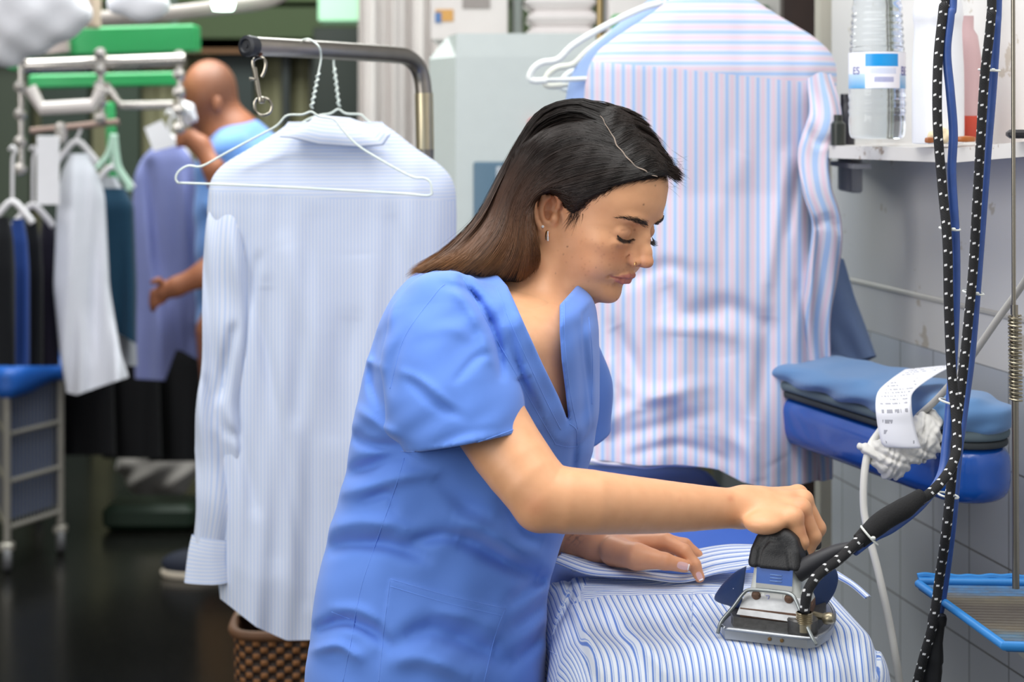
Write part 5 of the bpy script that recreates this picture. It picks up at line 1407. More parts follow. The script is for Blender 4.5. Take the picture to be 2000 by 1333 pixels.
def build_pink_shirt():
    m = stripe_mat('pink_blue_stripe', ('cbc9d6', .0176, [(.0040, .0030, 'a0badf'), (.0126, .0028, 'd3bfcd')]), .85, .1)
    st = [([(1300, 560), (1340, 620), (1420, 600), (1500, 640)], 22, -.014), ([(1280, 640), (1380, 640), (1440, 660)], 20, .010), ([(1200, 640), (1240, 720), (1250, 800)], 18, -.014), ([(1190, 700), (1230, 760), (1330, 780)], 18, .009), ([(1330, 660), (1330, 760), (1380, 830)], 22, .012),
          ([(1180, 830), (1270, 780), (1380, 750)], 16, .010), ([(1180, 860), (1300, 830), (1400, 800)], 15, -.009), ([(1420, 700), (1450, 780), (1520, 900)], 26, .012), ([(1500, 620), (1490, 720), (1470, 820)], 20, -.012), ([(1400, 840), (1460, 880), (1480, 940)], 18, .010),
          ([(1560, 560), (1590, 700), (1600, 900)], 12, -.010), ([(1540, 300), (1520, 420), (1500, 560)], 14, .008), ([(1560, 330), (1540, 460)], 10, -.006), ([(1250, 420), (1270, 520), (1300, 600)], 25, -.006), ([(1450, 300), (1400, 420), (1380, 520)], 25, .005), ([(1200, 560), (1300, 520), (1360, 540)], 16, -.008), ([(1190, 760), (1180, 860)], 16, .010), ([(1590, 500), (1560, 640), (1560, 760)], 13, .009), ([(1230, 890), (1330, 870), (1420, 900)], 12, -.009)]
    rows = [(-60, 1345, 1420, 2.92, .4), (-8, 1316, 1462, 2.92, .5), (30, 1268, 1520, 2.92, .7), (70, 1206, 1588, 2.92, .8), (100, 1166, 1622, 2.92, .9), (130, 1150, 1634, 2.92, 1), (170, 1142, 1634, 2.92, 1), (240, 1138, 1606, 2.92, 1), (290, 1138, 1590, 2.92, 1), (380, 1140, 1600, 2.92, 1), (500, 1140, 1616, 2.90, 1), (700, 1140, 1614, 2.88, 1.1), (850, 1136, 1606, 2.85, 1.2), (930, 1130, 1598, 2.83, 1.2)]
    root = thing('dress_shirt', 'pink and light blue striped shirt hung with its back to us above the board', 'shirt', P(1370, 930, 2.85))
    garment('shirt_body', rows, .07, m, root, st, nr=240, nt=320, hem=([1130, 1180, 1250, 1330, 1400, 1450, 1500, 1560, 1600], [-30, -30, -20, -22, -14, 12, 26, 18, 8]), yoke=([1130, 1300, 1640], [118, 132, 168]), wave=.004, seed=3)
    sleeve('sleeve', [(1600, 150, 2.86), (1612, 230, 2.84), (1590, 300, 2.84), (1596, 370, 2.82), (1615, 440, 2.82), (1606, 540, 2.83), (1592, 640, 2.84), (1600, 800, 2.84), (1606, 935, 2.84)], [.020, .030, .026, .024, .026, .024, .024, .022, .018], m, root, .7, [([(1575, 250), (1600, 280), (1630, 270)], 8, -.008), ([(1590, 440), (1620, 430), (1640, 450)], 8, -.010)], wave=.005)
    # thicker rumpled hem edge
    b = MB(); q = spline(PP([(1130, 900, 2.79), (1180, 903, 2.77), (1230, 910, 2.765), (1290, 910, 2.765), (1350, 907, 2.765), (1400, 914, 2.77)]), 60); q[:, 2] += .0012 * np.sin(np.arange(60) * .37); b.tube(q, .006, 10, flat=.6, su=5, sv=3, sk=1)
    b.build('rolled_hem', m, root, auto=False)
    m2 = fabric('light_blue_cotton', '98b1de', .15)
    root = thing('dress_shirt', 'plain light blue shirt hanging behind the pink and blue striped one', 'shirt', P(1660, 780, 3.02))
    rows = [(-60, 1330, 1400, 3.06, .4), (0, 1268, 1450, 3.06, .6), (60, 1190, 1540, 3.06, .8), (100, 1140, 1590, 3.06, 1), (140, 1116, 1600, 3.06, 1), (200, 1102, 1600, 3.06, 1), (500, 1100, 1600, 3.06, 1), (860, 1110, 1600, 3.06, 1)]
    garment('shirt_body', rows, .05, m2, root, nr=80, nt=80)
    sleeve('sleeve', [(1600, 520, 3.03), (1625, 600, 3.0), (1655, 680, 2.98), (1668, 712, 2.97)], [.045, .044, .044, .042], m2, root, .5, [([(1640, 640), (1670, 700), (1700, 740)], 10, -.010)])
    sleeve('cuff', [(1668, 706, 2.968), (1652, 742, 2.96), (1640, 770, 2.955)], [.043, .044, .030], m2, root, .35, n=24, wave=.002)
    # plastic hangers
    wp = mat('white_hanger_plastic', 'dfe3de', .35)
    for k, (dx, dy, D, lab_, c) in enumerate(((0, 0, 3.0, 'white plastic hanger sticking out furthest left above the woman', 'e1e6e3'), (30, 10, 3.05, 'cream plastic hanger nested behind the leftmost white one', 'dedfd2'), (62, 16, 3.12, 'third white plastic hanger, its tip hidden behind the light blue shirt', 'e1e6e3'))):
        pts = [(1290 + dx * .3, 6 + dy), (1250 + dx * .5, 18 + dy), (1180 + dx * .7, 52 + dy), (1120 + dx, 88 + dy), (1090 + dx, 116 + dy), (1060 + dx, 122 + dy), (1042 + dx, 134 + dy), (1034 + dx, 152 + dy), (1044 + dx, 158 + dy), (1068 + dx, 157 + dy)]
        mb = MB(); mb.tube(spline(PP(pts, D), 80), .0048, 10, flat=1.3); mb.tube(spline(PP([(1068 + dx, 157 + dy), (1300, 150 + dy), (1560, 170)], D + .02), 40), .0042, 8)
        mb.tube(spline(PP([(1290 + dx * .3, 6 + dy), (1330, 10 + dy), (1400, 30), (1560, 110), (1590, 140), (1560, 170)], D + .02), 60), .0048, 8)
        mb.tube(spline(PP([(1300, 6 + dy), (1300, -40), (1310, -70), (1330, -80)], D), 30), .003, 8)
        tag(mb.build('plastic_hanger', mat('hanger' + c, c, .35)), lab_, 'hanger', 'plastic hangers above the ironing board')
    # their rail, above the frame, on brackets to the wall
    root = thing('hanging_bar', 'steel bar above the board that carries the shirts and hangers', 'bar', (.45, 3.0, 1.79))
    mb = MB(); mb.tube([(.02, 3.35, 1.815), (.42, 2.92, 1.80), (.64, 2.75, 1.79)], .011, 12); mb.tube([(.03, 3.36, 1.815), (.03, 3.36, 3.2)], .009, 10); mb.tube([(.64, 2.75, 1.79), (.70, 2.75, 1.79)], .011, 12); mb.build('bar', mat('rail_steel', '8d8780', .3, .9), root)

# ---------------------------------------------------------------- ironing board with the shirt laid over it
TB = dict(c0=np.array([.256, 1.94]), ax=np.array([-.07, 1.0]))
TB['ax'] = TB['ax'] / np.linalg.norm(TB['ax']); TB['rt'] = np.array([TB['ax'][1], -TB['ax'][0]])
def tb_uv(p): d = p[:, :2] - TB['c0'].astype(f32); return d @ TB['rt'].astype(f32), d @ TB['ax'].astype(f32)
def board_sdf(p, grow=0.0, z0=.855, z1=.899, far=1.02, r=.03):
    u, v = tb_uv(p); hw = .182 + grow; rr = .095
    qx = np.abs(u) - hw + rr; qy = np.abs(v - far / 2 + .0) - far / 2 - grow + rr
    d2 = np.minimum(np.maximum(qx, qy), 0) + np.hypot(np.maximum(qx, 0), np.maximum(qy, 0)) - rr
    return smax(d2, np.abs(p[:, 2] - (z0 + z1) / 2) - (z1 - z0) / 2, r), d2
SLV_L = [(1160, 1092), (1150, 1110), (1120, 1150), (1098, 1190), (1080, 1235), (1068, 1275), (1040, 1280), (1020, 1060), (1150, 1060)]
SLV_R = [(1650, 1150), (1690, 1190), (1708, 1250), (1712, 1290), (1706, 1340), (1700, 1420), (1800, 1420), (1800, 1120), (1640, 1110)]
TF = [([(1150, 1180), (1190, 1230), (1240, 1290), (1270, 1360)], 16, -.007), ([(1190, 1180), (1240, 1240), (1300, 1310), (1330, 1380)], 14, .006), ([(1230, 1170), (1300, 1230), (1350, 1300)], 12, -.004), ([(1110, 1200), (1130, 1260), (1150, 1330)], 12, -.006), ([(1125, 1190), (1150, 1250), (1180, 1330)], 12, .006),
      ([(1350, 1160), (1352, 1200), (1345, 1250)], 6, -.003), ([(1620, 1230), (1660, 1280), (1680, 1350)], 14, -.006), ([(1590, 1260), (1630, 1310), (1650, 1380)], 14, .005), ([(1680, 1160), (1706, 1230), (1712, 1320)], 6, -.006), ([(1130, 1150), (1260, 1142), (1420, 1150)], 5, -.0018), ([(1140, 1128), (1230, 1120), (1330, 1140), (1400, 1136)], 8, .004), ([(1180, 1118), (1280, 1132), (1350, 1128)], 5, -.003), ([(1100, 1110), (1115, 1160), (1085, 1230)], 6, -.006), ([(1080, 1110), (1075, 1160)], 8, .004)]
def build_table():
    root = thing('ironing_board', 'ironing board with a royal blue padded cover standing between the woman and the wall', 'ironing board', (.2, 2.4, 0.0))
    lo, hi = (-.14, 1.84, .80), (.48, 3.14, .95)
    V, Q = surf(lambda p: board_sdf(p, -.006, .855, .902, 1.16)[0], lo, hi, .007); mesh_obj('padded_cover', V, Q, fabric('board_blue', '2358b6', .2), root)
    g = mat('board_frame', '6d7178', .4, .6)
    mb = MB(); mb.box((.19, 2.42, .835), (.12, .7, .03), bev=.006); mb.build('under_frame', g, root)
    mb = MB(); mb.tube([(.19, 2.42, .83), (.19, 2.42, .05)], .035, 20); mb.build('pedestal', g, root)
    mb = MB(); mb.box((.19, 2.42, .025), (.42, .6, .05), bev=.01); mb.build('foot_plate', mat('foot_plate', '3b3d42', .5), root)
    # shirt
    m = stripe_mat('blue_stripe', ('dfe4ec', .0084, [(.0030, .0014, '6485ca'), (.0056, .0007, '86a2d8')]), .8, .12)
    root = thing('dress_shirt', 'white shirt with blue stripes laid over the board under the iron', 'shirt', (.22, 2.0, .9))
    TOP = .9155
    def cloth(p):
        u, v = tb_uv(p)
        flare = np.clip((TOP - .03 - p[:, 2]) / .4, 0, 1)
        d, d2 = board_sdf(p, .0115, .3, TOP, 1.02, .055)
        ang = np.arctan2(v - .1, u)
        per = np.where(v > .1, v, 0) + np.where(v <= .1, ang * -.1, 0)
        d = d - flare * (.045 + .014 * np.sin(per * 46 + 1) + .009 * np.sin(per * 83))
        px, py = pix(p)
        d = d - folds_at(px, py, TF).astype(f32) * .8 * (p[:, 1] < 2.3)
        d0 = d
        d = smax(d, v - .330 - .012 * np.sin(u * 25) - .2 * np.maximum(TOP - .02 - p[:, 2], 0), .01)
        return smax(d, -(d0 + .0085), .003)
    lo, hi = (-.02, 1.80, .60), (.50, 2.33, .96)
    def cl2(p): return smax(cloth(p), .62 - p[:, 2], .003)
    V, Q = surf(cl2, lo, hi, .0042, 1); V = relax(V, Q, 1, .3)
    px, py = pix(V); u, v = tb_uv(V.astype(f32))
    drop = np.maximum(TOP - V[:, 2], 0); hw = .1935
    side = sm(np.abs(u) / hw, .82, 1.0) * (v > .0)
    su = u + np.sign(u) * drop * side * .9 + .10 * u * sm(.10 - v, 0, .1) + 1
    sv = v + 1 - drop * sm(.05 - v, 0, .08) * .0
    seam_v = np.interp(u, [-.18, -.12, 0, .18], [.205, .238, .236, .225])
    sk = np.clip(.5 + (v - seam_v) * 120, 0, 1) * (np.abs(u) < .2)
    sl = sdpoly(px, py, SLV_L); sr_ = sdpoly(px, py, SLV_R)
    near = V[:, 1] < 2.25
    # sleeves carry stripes running slantwise
    diagL = (px * .35 + py * .94) * 2.0 / FPX * .55; diagR = (px * -.25 + py * .97) * 2.0 / FPX * .8
    inL = near & (sl < 0); inR = near & (sr_ < 0)
    sv = np.where(inL | ((px < 1135) & (py > 1090)), V[:, 2] * 1.15 + u * .45 + 1, sv); sv = np.where(inR | (px > 1655), V[:, 2] * .8 - v * .75 + 1, sv)
    sk = np.where(near & (sl < 14) & (py > 1085), np.clip(.5 - sl / 6, 0, 1), sk); sk = np.where(near & (sr_ < 14) & (py > 1120), np.clip(.5 - sr_ / 6, 0, 1), sk)
    body = mesh_obj('shirt_body', V, Q, m, root, True, {'su': su, 'sv': sv, 'sk': sk})
    b = bvh_of(V, Q)
    mb = MB()
    for s in ([(1135, 1160), (1200, 1154), (1300, 1153), (1420, 1156)], [(1128, 1103), (1098, 1186), (1068, 1275)], [(1352, 1158), (1352, 1190), (1350, 1225)], [(1690, 1190), (1708, 1250), (1711, 1330)], [(1072, 1272), (1088, 1280)]):
        c = on_surface(b, s, 50, .0)
        if len(c) > 4: mb = MB(); mb.tube(c, .0007, 6); mb.build('seam', mat('seam_blue', 'b4c4e4', .8), body, auto=False)
    # collar strip lying along the far edge
    def strip(name, bot, top, ws, mm=m):
        B_, T_ = spline(PP(bot), 80), spline(PP(top), 80)
        def fn(u, v):
            i = u * 79; a = np.array([np.interp(i, np.arange(80), B_[:, k]) for k in range(3)]); c = np.array([np.interp(i, np.arange(80), T_[:, k]) for k in range(3)])
            return a * (1 - v) + c * v + np.array([0, -.006 * math.sin(v * math.pi), .004 * math.sin(v * math.pi)])
        o = quadgrid(name, fn, 80, 10, mm, root, {'su': lambda u, v: u * .25, 'sv': lambda u, v: v * ws + 2, 'sk': lambda u, v: 1.0}); s = o.modifiers.new('s', 'SOLIDIFY'); s.thickness = .0018; return o
    strip('collar', [(1118, 1116, 2.25), (1200, 1118, 2.24), (1290, 1112, 2.235), (1352, 1118, 2.235), (1400, 1106, 2.235), (1470, 1095, 2.24)], [(1092, 1076, 2.30), (1180, 1090, 2.30), (1290, 1090, 2.31), (1362, 1073, 2.31), (1420, 1064, 2.31), (1478, 1064, 2.31)], .042)
    strip('collar_band', [(1082, 1098, 2.24), (1150, 1122, 2.22), (1240, 1128, 2.215), (1330, 1138, 2.21), (1400, 1122, 2.215), (1466, 1112, 2.22)], [(1100, 1082, 2.28), (1170, 1104, 2.26), (1260, 1116, 2.25), (1345, 1122, 2.24), (1400, 1106, 2.24), (1466, 1094, 2.245)], .03)
    strip('collar_tip', [(1628, 1128, 2.19), (1660, 1146, 2.16), (1688, 1170, 2.13)], [(1636, 1116, 2.20), (1672, 1140, 2.17), (1702, 1166, 2.14)], .018)

# ---------------------------------------------------------------- the iron
def build_iron():
    Z0 = .9175
    c = np.array([.2935, 1.962]); ax = np.array([.39, .92]); ax /= np.linalg.norm(ax); rt = np.array([ax[1], -ax[0]])
    def fr(x, y, z): q = c + rt * x + ax * y; return np.array([q[0], q[1], Z0 + z])
    R = np.stack([np.append(rt, 0), np.append(ax, 0), [0, 0, 1.0]], 1)
    root = thing('steam_iron', 'worn industrial steam iron with black handle and blue heat shields', 'iron', fr(0, .08, 0))
    alu = mat('cast_aluminium', 'a9adb2', .38, .9, var=.12, bump=.15, bscale=120)
    sole = [(-.050, 0), (.046, 0), (.056, .012), (.062, .045), (.058, .09), (.045, .135), (.022, .178), (.004, .192), (-.010, .185), (-.034, .150), (-.052, .105), (-.060, .06), (-.060, .02)]
    mb = MB(); mb.prism(sole, 0, .0120, fr); mb.build('soleplate', alu, root)
    mb = MB()
    q = spline([fr(x * 1.0, y, .0120) for x, y in sole + [sole[0]]], 120); mb.tube(q, .0022, 6); mb.build('sole_rim', alu, root, auto=False)
    mb = MB()
    for px, py in ((1510, 1258), (1535, 1260)): mb.lathe([(0, 0), (.0022, .0003), (.0022, .001), (0, .0012)], fr((px - 1512) * .00057 + .004, -.0004, .006), (-ax[0], -ax[1], 0), 10)
    mb.build('rivet', mat('brass_rivet', '7a5f3a', .5, .7), root)
    dk = mat('dirty_metal', '5b5a59', .45, .7, var=.45, scale=90, bump=.5, bscale=160)
    body = [(-.043, .010), (.043, .010), (.050, .025), (.052, .06), (.045, .105), (.028, .15), (.006, .172), (-.024, .145), (-.044, .10), (-.052, .06), (-.050, .025)]
    mb = MB(); mb.prism(body, .0095, .024, fr); mb.build('heating_block', dk, root)
    mb = MB(); mb.prism([(-.036, .014), (.036, .014), (.040, .05), (.034, .10), (.010, .145), (-.012, .145), (-.034, .10), (-.040, .05)], .024, .034, fr); mb.build('upper_block', mat('rusty_edge', '6b5142', .7, .4, var=.5, scale=120), root)
    # sloping aluminium plate at the back
    pl = [fr(-.039, .010, .027), fr(.039, .010, .0255), fr(.034, .026, .049), fr(-.033, .026, .049)]
    pl2 = [p + np.append(ax * .004, -.001) for p in pl]
    mb = MB(); mb.add(pl + pl2, [(0, 1, 2, 3), (7, 6, 5, 4), (0, 4, 5, 1), (1, 5, 6, 2), (2, 6, 7, 3), (3, 7, 4, 0)]); mb.build('rear_plate', mat('worn_plate', 'c2c3c4', .35, .8, var=.3, scale=70, bump=.3, bscale=90), root, smooth=False)
    # boss where the hose enters
    mb = MB(); mb.lathe([(0, 0), (.017, 0), (.018, .004), (.018, .018), (.016, .020), (0, .020)], fr(.036, .020, .010), n=28); mb.build('hose_boss', dk, root)
    br = mat('fitting_metal', 'b3a88f', .35, .9, var=.2)
    mb = MB(); 
    for k in range(6): mb.lathe([(.0085, 0), (.0098, .001), (.0085, .002)], P(1571, 1196, 1.955) - np.array([0, 0, .002 + k * .0022]), n=20)
    mb.lathe([(0, 0), (.0085, 0), (.0085, .022), (0, .022)], P(1571, 1196, 1.955) - np.array([0, 0, .022]), n=20); mb.build('hose_clamp', br, root)
    mb = MB(); mb.lathe([(0, 0), (.006, 0), (.007, .003), (.007, .009), (.005, .012), (0, .0125)], fr(.058, .035, .026), (.8, -.5, .25), n=16); mb.tube([fr(.045, .04, .028), fr(.060, .034, .028)], .004, 8); mb.build('valve', br, root)
    # white housing: tapered body
    wht = mat('housing_white', 'd9dcd6', .35, var=.05)
    H = [(.030, .0335, .024, .130), (.035, .0350, .023, .128), (.050, .0315, .026, .124), (.066, .0285, .029, .120), (.080, .0270, .031, .118), (.082, .0250, .033, .116)]
    def loft(rows, n=28, e=.35):
        mb = MB(); V = []; F = []
        for z, hw, y0, y1 in rows:
            for k in range(n):
                a = 2 * math.pi * k / n; cx, cy = math.cos(a), math.sin(a)
                V.append(fr(hw * math.copysign(abs(cx) ** e, cx), (y0 + y1) / 2 + (y1 - y0) / 2 * math.copysign(abs(cy) ** e, cy), z))
        m_ = len(rows)
        for j in range(m_ - 1):
            for k in range(n): F.append((j * n + k, j * n + (k + 1) % n, (j + 1) * n + (k + 1) % n, (j + 1) * n + k))
        F.append(tuple(range(n - 1, -1, -1))); F.append(tuple((m_ - 1) * n + k for k in range(n))); mb.add(V, F); return mb
    hs = loft(H).build('housing', wht, root)
    # stickers on the sloping rear face
    def rear(x, z, o=.0006):
        y = np.interp(z, [.030, .035, .050, .066, .082], [.0235, .0225, .0255, .0285, .032]) - o; return fr(x, y, z)
    def sticker(name, x0, x1, z0, z1, m, o=.0006):
        mb = MB(); V = [rear(x, z, o) for z in (z0, (z0 + z1) / 2, z1) for x in (x0, (x0 + x1) / 2, x1)]
        mb.add(V, [(0, 1, 4, 3), (1, 2, 5, 4), (3, 4, 7, 6), (4, 5, 8, 7)]); return mb.build(name, m, hs, smooth=False)
    sticker('label_blue', -.0205, .0225, .0615, .0790, mat('label_blue', '2c5aa8', .4, var=.15, scale=80))
    sticker('label_grey', -.0205, .0225, .0555, .0615, mat('label_grey', 'a8a9a6', .5, var=.1))
    sticker('label_plate', -.010, .012, .0385, .0515, mat('label_plate', 'c3c4c2', .5, var=.1))
    mb = MB(); 
    for k in range(3): mb.tube([rear(-.004, .0655 + k * .0034, .0012), rear(.010, .0655 + k * .0034, .0012)], .0005, 5)
    mb.build('print_mark', mat('print_pale', '7fa0d4', .5), hs, auto=False)
    mb = MB(); mb.tube(spline([rear(-.008, .0485, .0011), rear(-.004, .0485, .0011), rear(-.0065, .0415, .0011)], 10), .0006, 5); mb.build('handwritten_mark', mat('pen', '8f94c4', .5), hs, auto=False)
    for x in (-.0195, .0195):
        mb = MB(); c0 = rear(x, .0475, .0); n_ = np.array([-ax[0], -ax[1], .1]); mb.lathe([(0, 0), (.0052, 0), (.0056, .0012), (.0045, .0034), (0, .0042)], c0, n_, 20); mb.box(c0 + n_ * .0042, (.0075, .0008, .0014), R); mb.build('screw', mat('rusty_screw', '6e5648', .6, .6, var=.4, scale=400), root)
    # bent wire bail
    wr = mat('bail_wire', '8f9494', .35, .9)
    mb = MB(); mb.tube(spline([fr(-.060, .004, .004), fr(-.056, .006, .018), fr(-.044, .012, .034), fr(-.033, .017, .050), fr(-.026, .019, .0545), fr(-.010, .020, .0555), fr(.014, .020, .0555), fr(.024, .019, .054), fr(.030, .016, .048), fr(.041, .008, .030), fr(.052, .000, .014), fr(.058, -.002, .006)], 80), .0022, 10); mb.build('wire_bail', wr, root, auto=False)
    # handle: moulded black arch running back from the rear cap
    blk = mat('handle_black', '1b1b1d', .5, bump=.35, bscale=700, var=.1)
    def hd(p):
        q = p - np.append(c, Z0).astype(f32); x = q @ np.append(rt, 0).astype(f32); y = q @ np.append(ax, 0).astype(f32); z = q[:, 2]
        # rear cap: arched cross-section
        w_ = np.interp(z, [.077, .098, .112, .122], [.0325, .0295, .0245, .0175]).astype(f32)
        ycap = np.interp(z, [.077, .100, .124], [.026, .033, .046]).astype(f32)
        d = smax(np.abs(x) - w_, np.maximum(z - .1195, .078 - z), .008)
        d = smax(d, ycap - y, .006); d = smax(d, y - .150, .01)
        # hollow under the grip
        hole = rc(np.stack([np.zeros_like(x), y, z], 1), np.array((0, .078, .090), f32), np.array((0, .130, .090), f32), .011, .011)
        d = smax(d, -hole, .006)
        g = rc(np.stack([x, y, z], 1), np.array((0, .050, .1065), f32), np.array((0, .150, .1065), f32), .0165, .015)
        d = smin(d, g, .01)
        # pressed arch on the rear face
        arch = chain(np.stack([x, y * 0, z], 1), A3([(-.019, 0, .078), (-.017, 0, .098), (-.008, 0, .111), (.006, 0, .111), (.016, 0, .099), (.021, 0, .078)]), [.0016] * 6, .002)
        return d + .0009 * (1 - sm(arch, 0, .0012)) * (y < .06)
    lo = fr(0, .08, .066) - np.array([.10, .11, 0]); hi = fr(0, .08, .135) + np.array([.10, .11, 0])
    V, Q = surf(hd, lo, hi, .0018); mesh_obj('handle', V, Q, blk, root)
    # curved blue heat shields left and right
    sh = mat('shield_blue', '1e3560', .55, var=.18, scale=50)
    for pl, D0, kx, x0 in (([(1458, 1106), (1436, 1118), (1416, 1136), (1402, 1154), (1395, 1168), (1400, 1176), (1420, 1183), (1446, 1187), (1452, 1150)], 2.012, -.0009, 1450), ([(1540, 1112), (1556, 1098), (1580, 1084), (1604, 1086), (1626, 1104), (1637, 1126), (1632, 1154), (1616, 1180), (1598, 1197), (1576, 1200), (1556, 1170), (1548, 1140)], 2.015, .0006, 1550)):
        q = spline(pl + [pl[0]], 60)[:-1]; cen = q.mean(0); rows = [cen * (1 - k) + q * k for k in (.02, .35, .7, .93, 1)]; V = []
        for sgn in (0, .0028):
            for k, rw in enumerate(rows): V += [P(x, y, D0 + kx * (x - x0) + sgn + .010 * (1 - (k / 4) ** 2) * -1) for x, y in rw]
        n = len(q); m_ = 5; F = []
        for l in range(2):
            o_ = l * n * m_
            for a_ in range(m_ - 1):
                for k in range(n):
                    f_ = (o_ + a_ * n + k, o_ + a_ * n + (k + 1) % n, o_ + (a_ + 1) * n + (k + 1) % n, o_ + (a_ + 1) * n + k); F.append(f_ if l else f_[::-1])
        F += [((m_ - 1) * n + k, (m_ - 1) * n + (k + 1) % n, n * m_ + (m_ - 1) * n + (k + 1) % n, n * m_ + (m_ - 1) * n + k) for k in range(n)]
        mb = MB(); mb.add(np.array(V), F); mb.build('heat_shield', sh, root)
    mb = MB(); mb.tube(spline([fr(.030, .04, .050), fr(.040, .045, .065), fr(.036, .055, .082)], 20), .003, 8); mb.build('trigger', mat('pale_lever', 'c9ccc8', .4), root)
    mb = MB(); mb.tube(spline([fr(.012, .068, .100), fr(.026, .066, .094), fr(.031, .066, .080)], 16), .0045, 10); mb.build('switch', mat('switch_blk', '101012', .3), root)
if ONLY is None or 'shirts' in ONLY: build_left_shirt(); build_pink_shirt()
if ONLY is None or 'table' in ONLY: build_table(); build_iron()
# ---------------------------------------------------------------- the back of the shop
def build_cabinet():
    root = thing('control_cabinet', 'pale grey green metal machine cabinet with a blue control panel behind the woman', 'cabinet', (.0, 4.3, 0))
    z = 1.724
    A, B, C, Dd, E_ = P(890, 0, 4.0)[:2], P(838, 0, 4.16)[:2], P(850, 0, 4.8)[:2], P(1330, 0, 4.8)[:2], P(1345, 0, 4.0)[:2]
    poly = [tuple(q) for q in (A, B, C, Dd, E_)]
    mt = mat('cabinet_paint', 'cdd5d3', .35, var=.03)
    mb = MB(); mb.prism(poly, 0.08, z - .055); cen = np.mean(poly, 0)
    top = [tuple(np.array(q) * .985 + cen * .015) if i not in (1, 2) else tuple(np.array(q) + np.array([.045, 0])) for i, q in enumerate(poly)]
    n = 5; V = [(x, y, z - .055) for x, y in poly] + [(x, y, z) for x, y in top]
    mb.add(V, [tuple(range(n, 2 * n))] + [(i, (i + 1) % n, n + (i + 1) % n, n + i) for i in range(n)]); mb.build('housing', mt, root, smooth=False)
    mb = MB(); mb.prism([tuple(np.array(q) * .97 + cen * .03) for q in poly], 0, .08); mb.build('plinth', mat('plinth', '3b3f40', .6), root, smooth=False)
    mb = MB(); c = P(975, 430, 3.995); mb.box(P(985, 385, 3.996), (.145, .012, .165), bev=.004); pn = mb.build('control_panel', mat('panel_blue', '5f7c90', .4), root)
    mb = MB(); mb.box(P(982, 338, 3.988), (.03, .006, .03), bev=.002); mb.build('display', mat('display', 'c4ccd3', .3), pn)
    mb = MB(); mb.box(P(982, 358, 3.988), (.03, .004, .008)); mb.build('label_strip', mat('strip', '4a62a4', .4), pn)
    mb = MB(); mb.box(P(976, 400, 3.988), (.035, .005, .04), bev=.002); mb.build('keypad', mat('keypad', '7fa39c', .5), pn)
    mb = MB(); mb.lathe([(0, 0), (.014, 0), (.016, .008), (.012, .02), (0, .022)], P(1043, 242, 3.998), (0, -1, 0), 24); mb.build('stop_button', mat('red_button', 'd4585c', .4), root)
    mb = MB(); mb.box(P(1180, 500, 3.998), (.006, .004, 1.3)); mb.build('door_gap', mat('gap', '8b9392', .6), root)
    mb = MB(); mb.tube([P(1010, 65, 4.45), P(1010, -900, 4.45)], .0145, 16); tag(mb.build('pipe', mat('galv_pipe', 'a9b0ac', .4, .5)), 'grey vertical pipe rising behind the cabinet top', 'pipe')
    mb = MB(); mb.tube([P(1172, 160, 3.7), P(1172, -500, 3.7)], .0088, 14); tag(mb.build('brass_post', mat('brass', 'a08c64', .35, .9)), 'thin brass post between the white plastic hangers and the cabinet', 'post')
    mb = MB(); mb.tube([P(1172, 160, 3.7), P(1172, 158, 3.95)], .006, 8); 
    for px0, px1, D, h_, c, l in ((846, 992, 4.5, .30, 'e6e0dd', 'white cardboard box on the left of the cabinet top'), (1026, 1164, 4.55, .34, 'efe9e8', 'bundle of folded white linen on the cabinet top'), (1184, 1262, 4.5, .26, 'eae4e2', 'white carton behind the plastic hangers')):
        x0, x1 = P(px0, 0, D)[0], P(px1, 0, D)[0]; mb = MB()
        if 'linen' in l:
            for k in range(8): mb.box(((x0 + x1) / 2 + .004 * math.sin(k * 2.3), D, z + .021 + k * .042), (x1 - x0, .26, .040), bev=.018)
        else: mb.box(((x0 + x1) / 2, D, z + h_ / 2 + .001), (x1 - x0, .26, h_), bev=.004)
        o = mb.build('folded_linen' if 'linen' in l else 'cardboard_box', mat('bx' + c, c, .8)); tag(o, l, 'linen' if 'linen' in l else 'box')
        if px0 == 846:
            mb = MB(); mb.box(P(868, 30, D - .133), (.045, .004, .03)); mb.build('label', mat('orange_label', 'd9a45a', .6), o)
            mb = MB(); mb.box(P(856, 34, D - .134), (.016, .004, .026)); mb.build('label', mat('blue_mark', '5a7fb4', .6), o)
            mb = MB(); mb.box(P(930, 5, D - .133), (.07, .004, .03)); mb.build('tape_strip', mat('tape', '9c9490', .6), o)
    mb = MB(); mb.box(P(1218, 74, 4.12), (.06, .05, .05), bev=.006); o = mb.build('green_pouch', mat('green_item', '2f9a4c', .6)); tag(o, 'small green pouch on the cabinet top behind the hangers', 'pouch')
    o.location.z = z + .001
    mb = MB(); mb.box(P(1470, 60, 4.4), (.16, .05, 1.1), bev=.004); o = mb.build('pale_partition', mat('partition', 'd6d3cc', .6)); o.location.z = .9; tag(o, 'pale narrow board beyond the right shoulder of the striped shirt', 'board')
    mb = MB(); mb.box(P(1470, 60, 4.4) * np.array([1, 1, 0]) + np.array([0, 0, .45]), (.18, .2, .9), bev=.004); tag(mb.build('locker', mat('locker', '8c8f8c', .5)), 'low grey locker behind the hanging shirts', 'locker')
    mb = MB(); mb.box(P(1478, 20, 4.36), (.06, .02, .024), bev=.003); o = mb.build('green_sign', mat('sign_green', '1f6b3c', .5)); tag(o, 'small green plate on the pale board above the striped shirt', 'plate')

def drape(name, rows, D, th, m, label, group=None, seed=0, hem=None, freq=1.6, wave=.012, cat='shirt', strokes=()):
    R = [(y, a, b, D, t) for (y, a, b, t) in rows]
    o = garment(name, R, th, m, None, strokes, nr=70, nt=90, wave=wave, freq=freq, seed=seed, hem=hem)
    tag(o, label, cat, group); return o

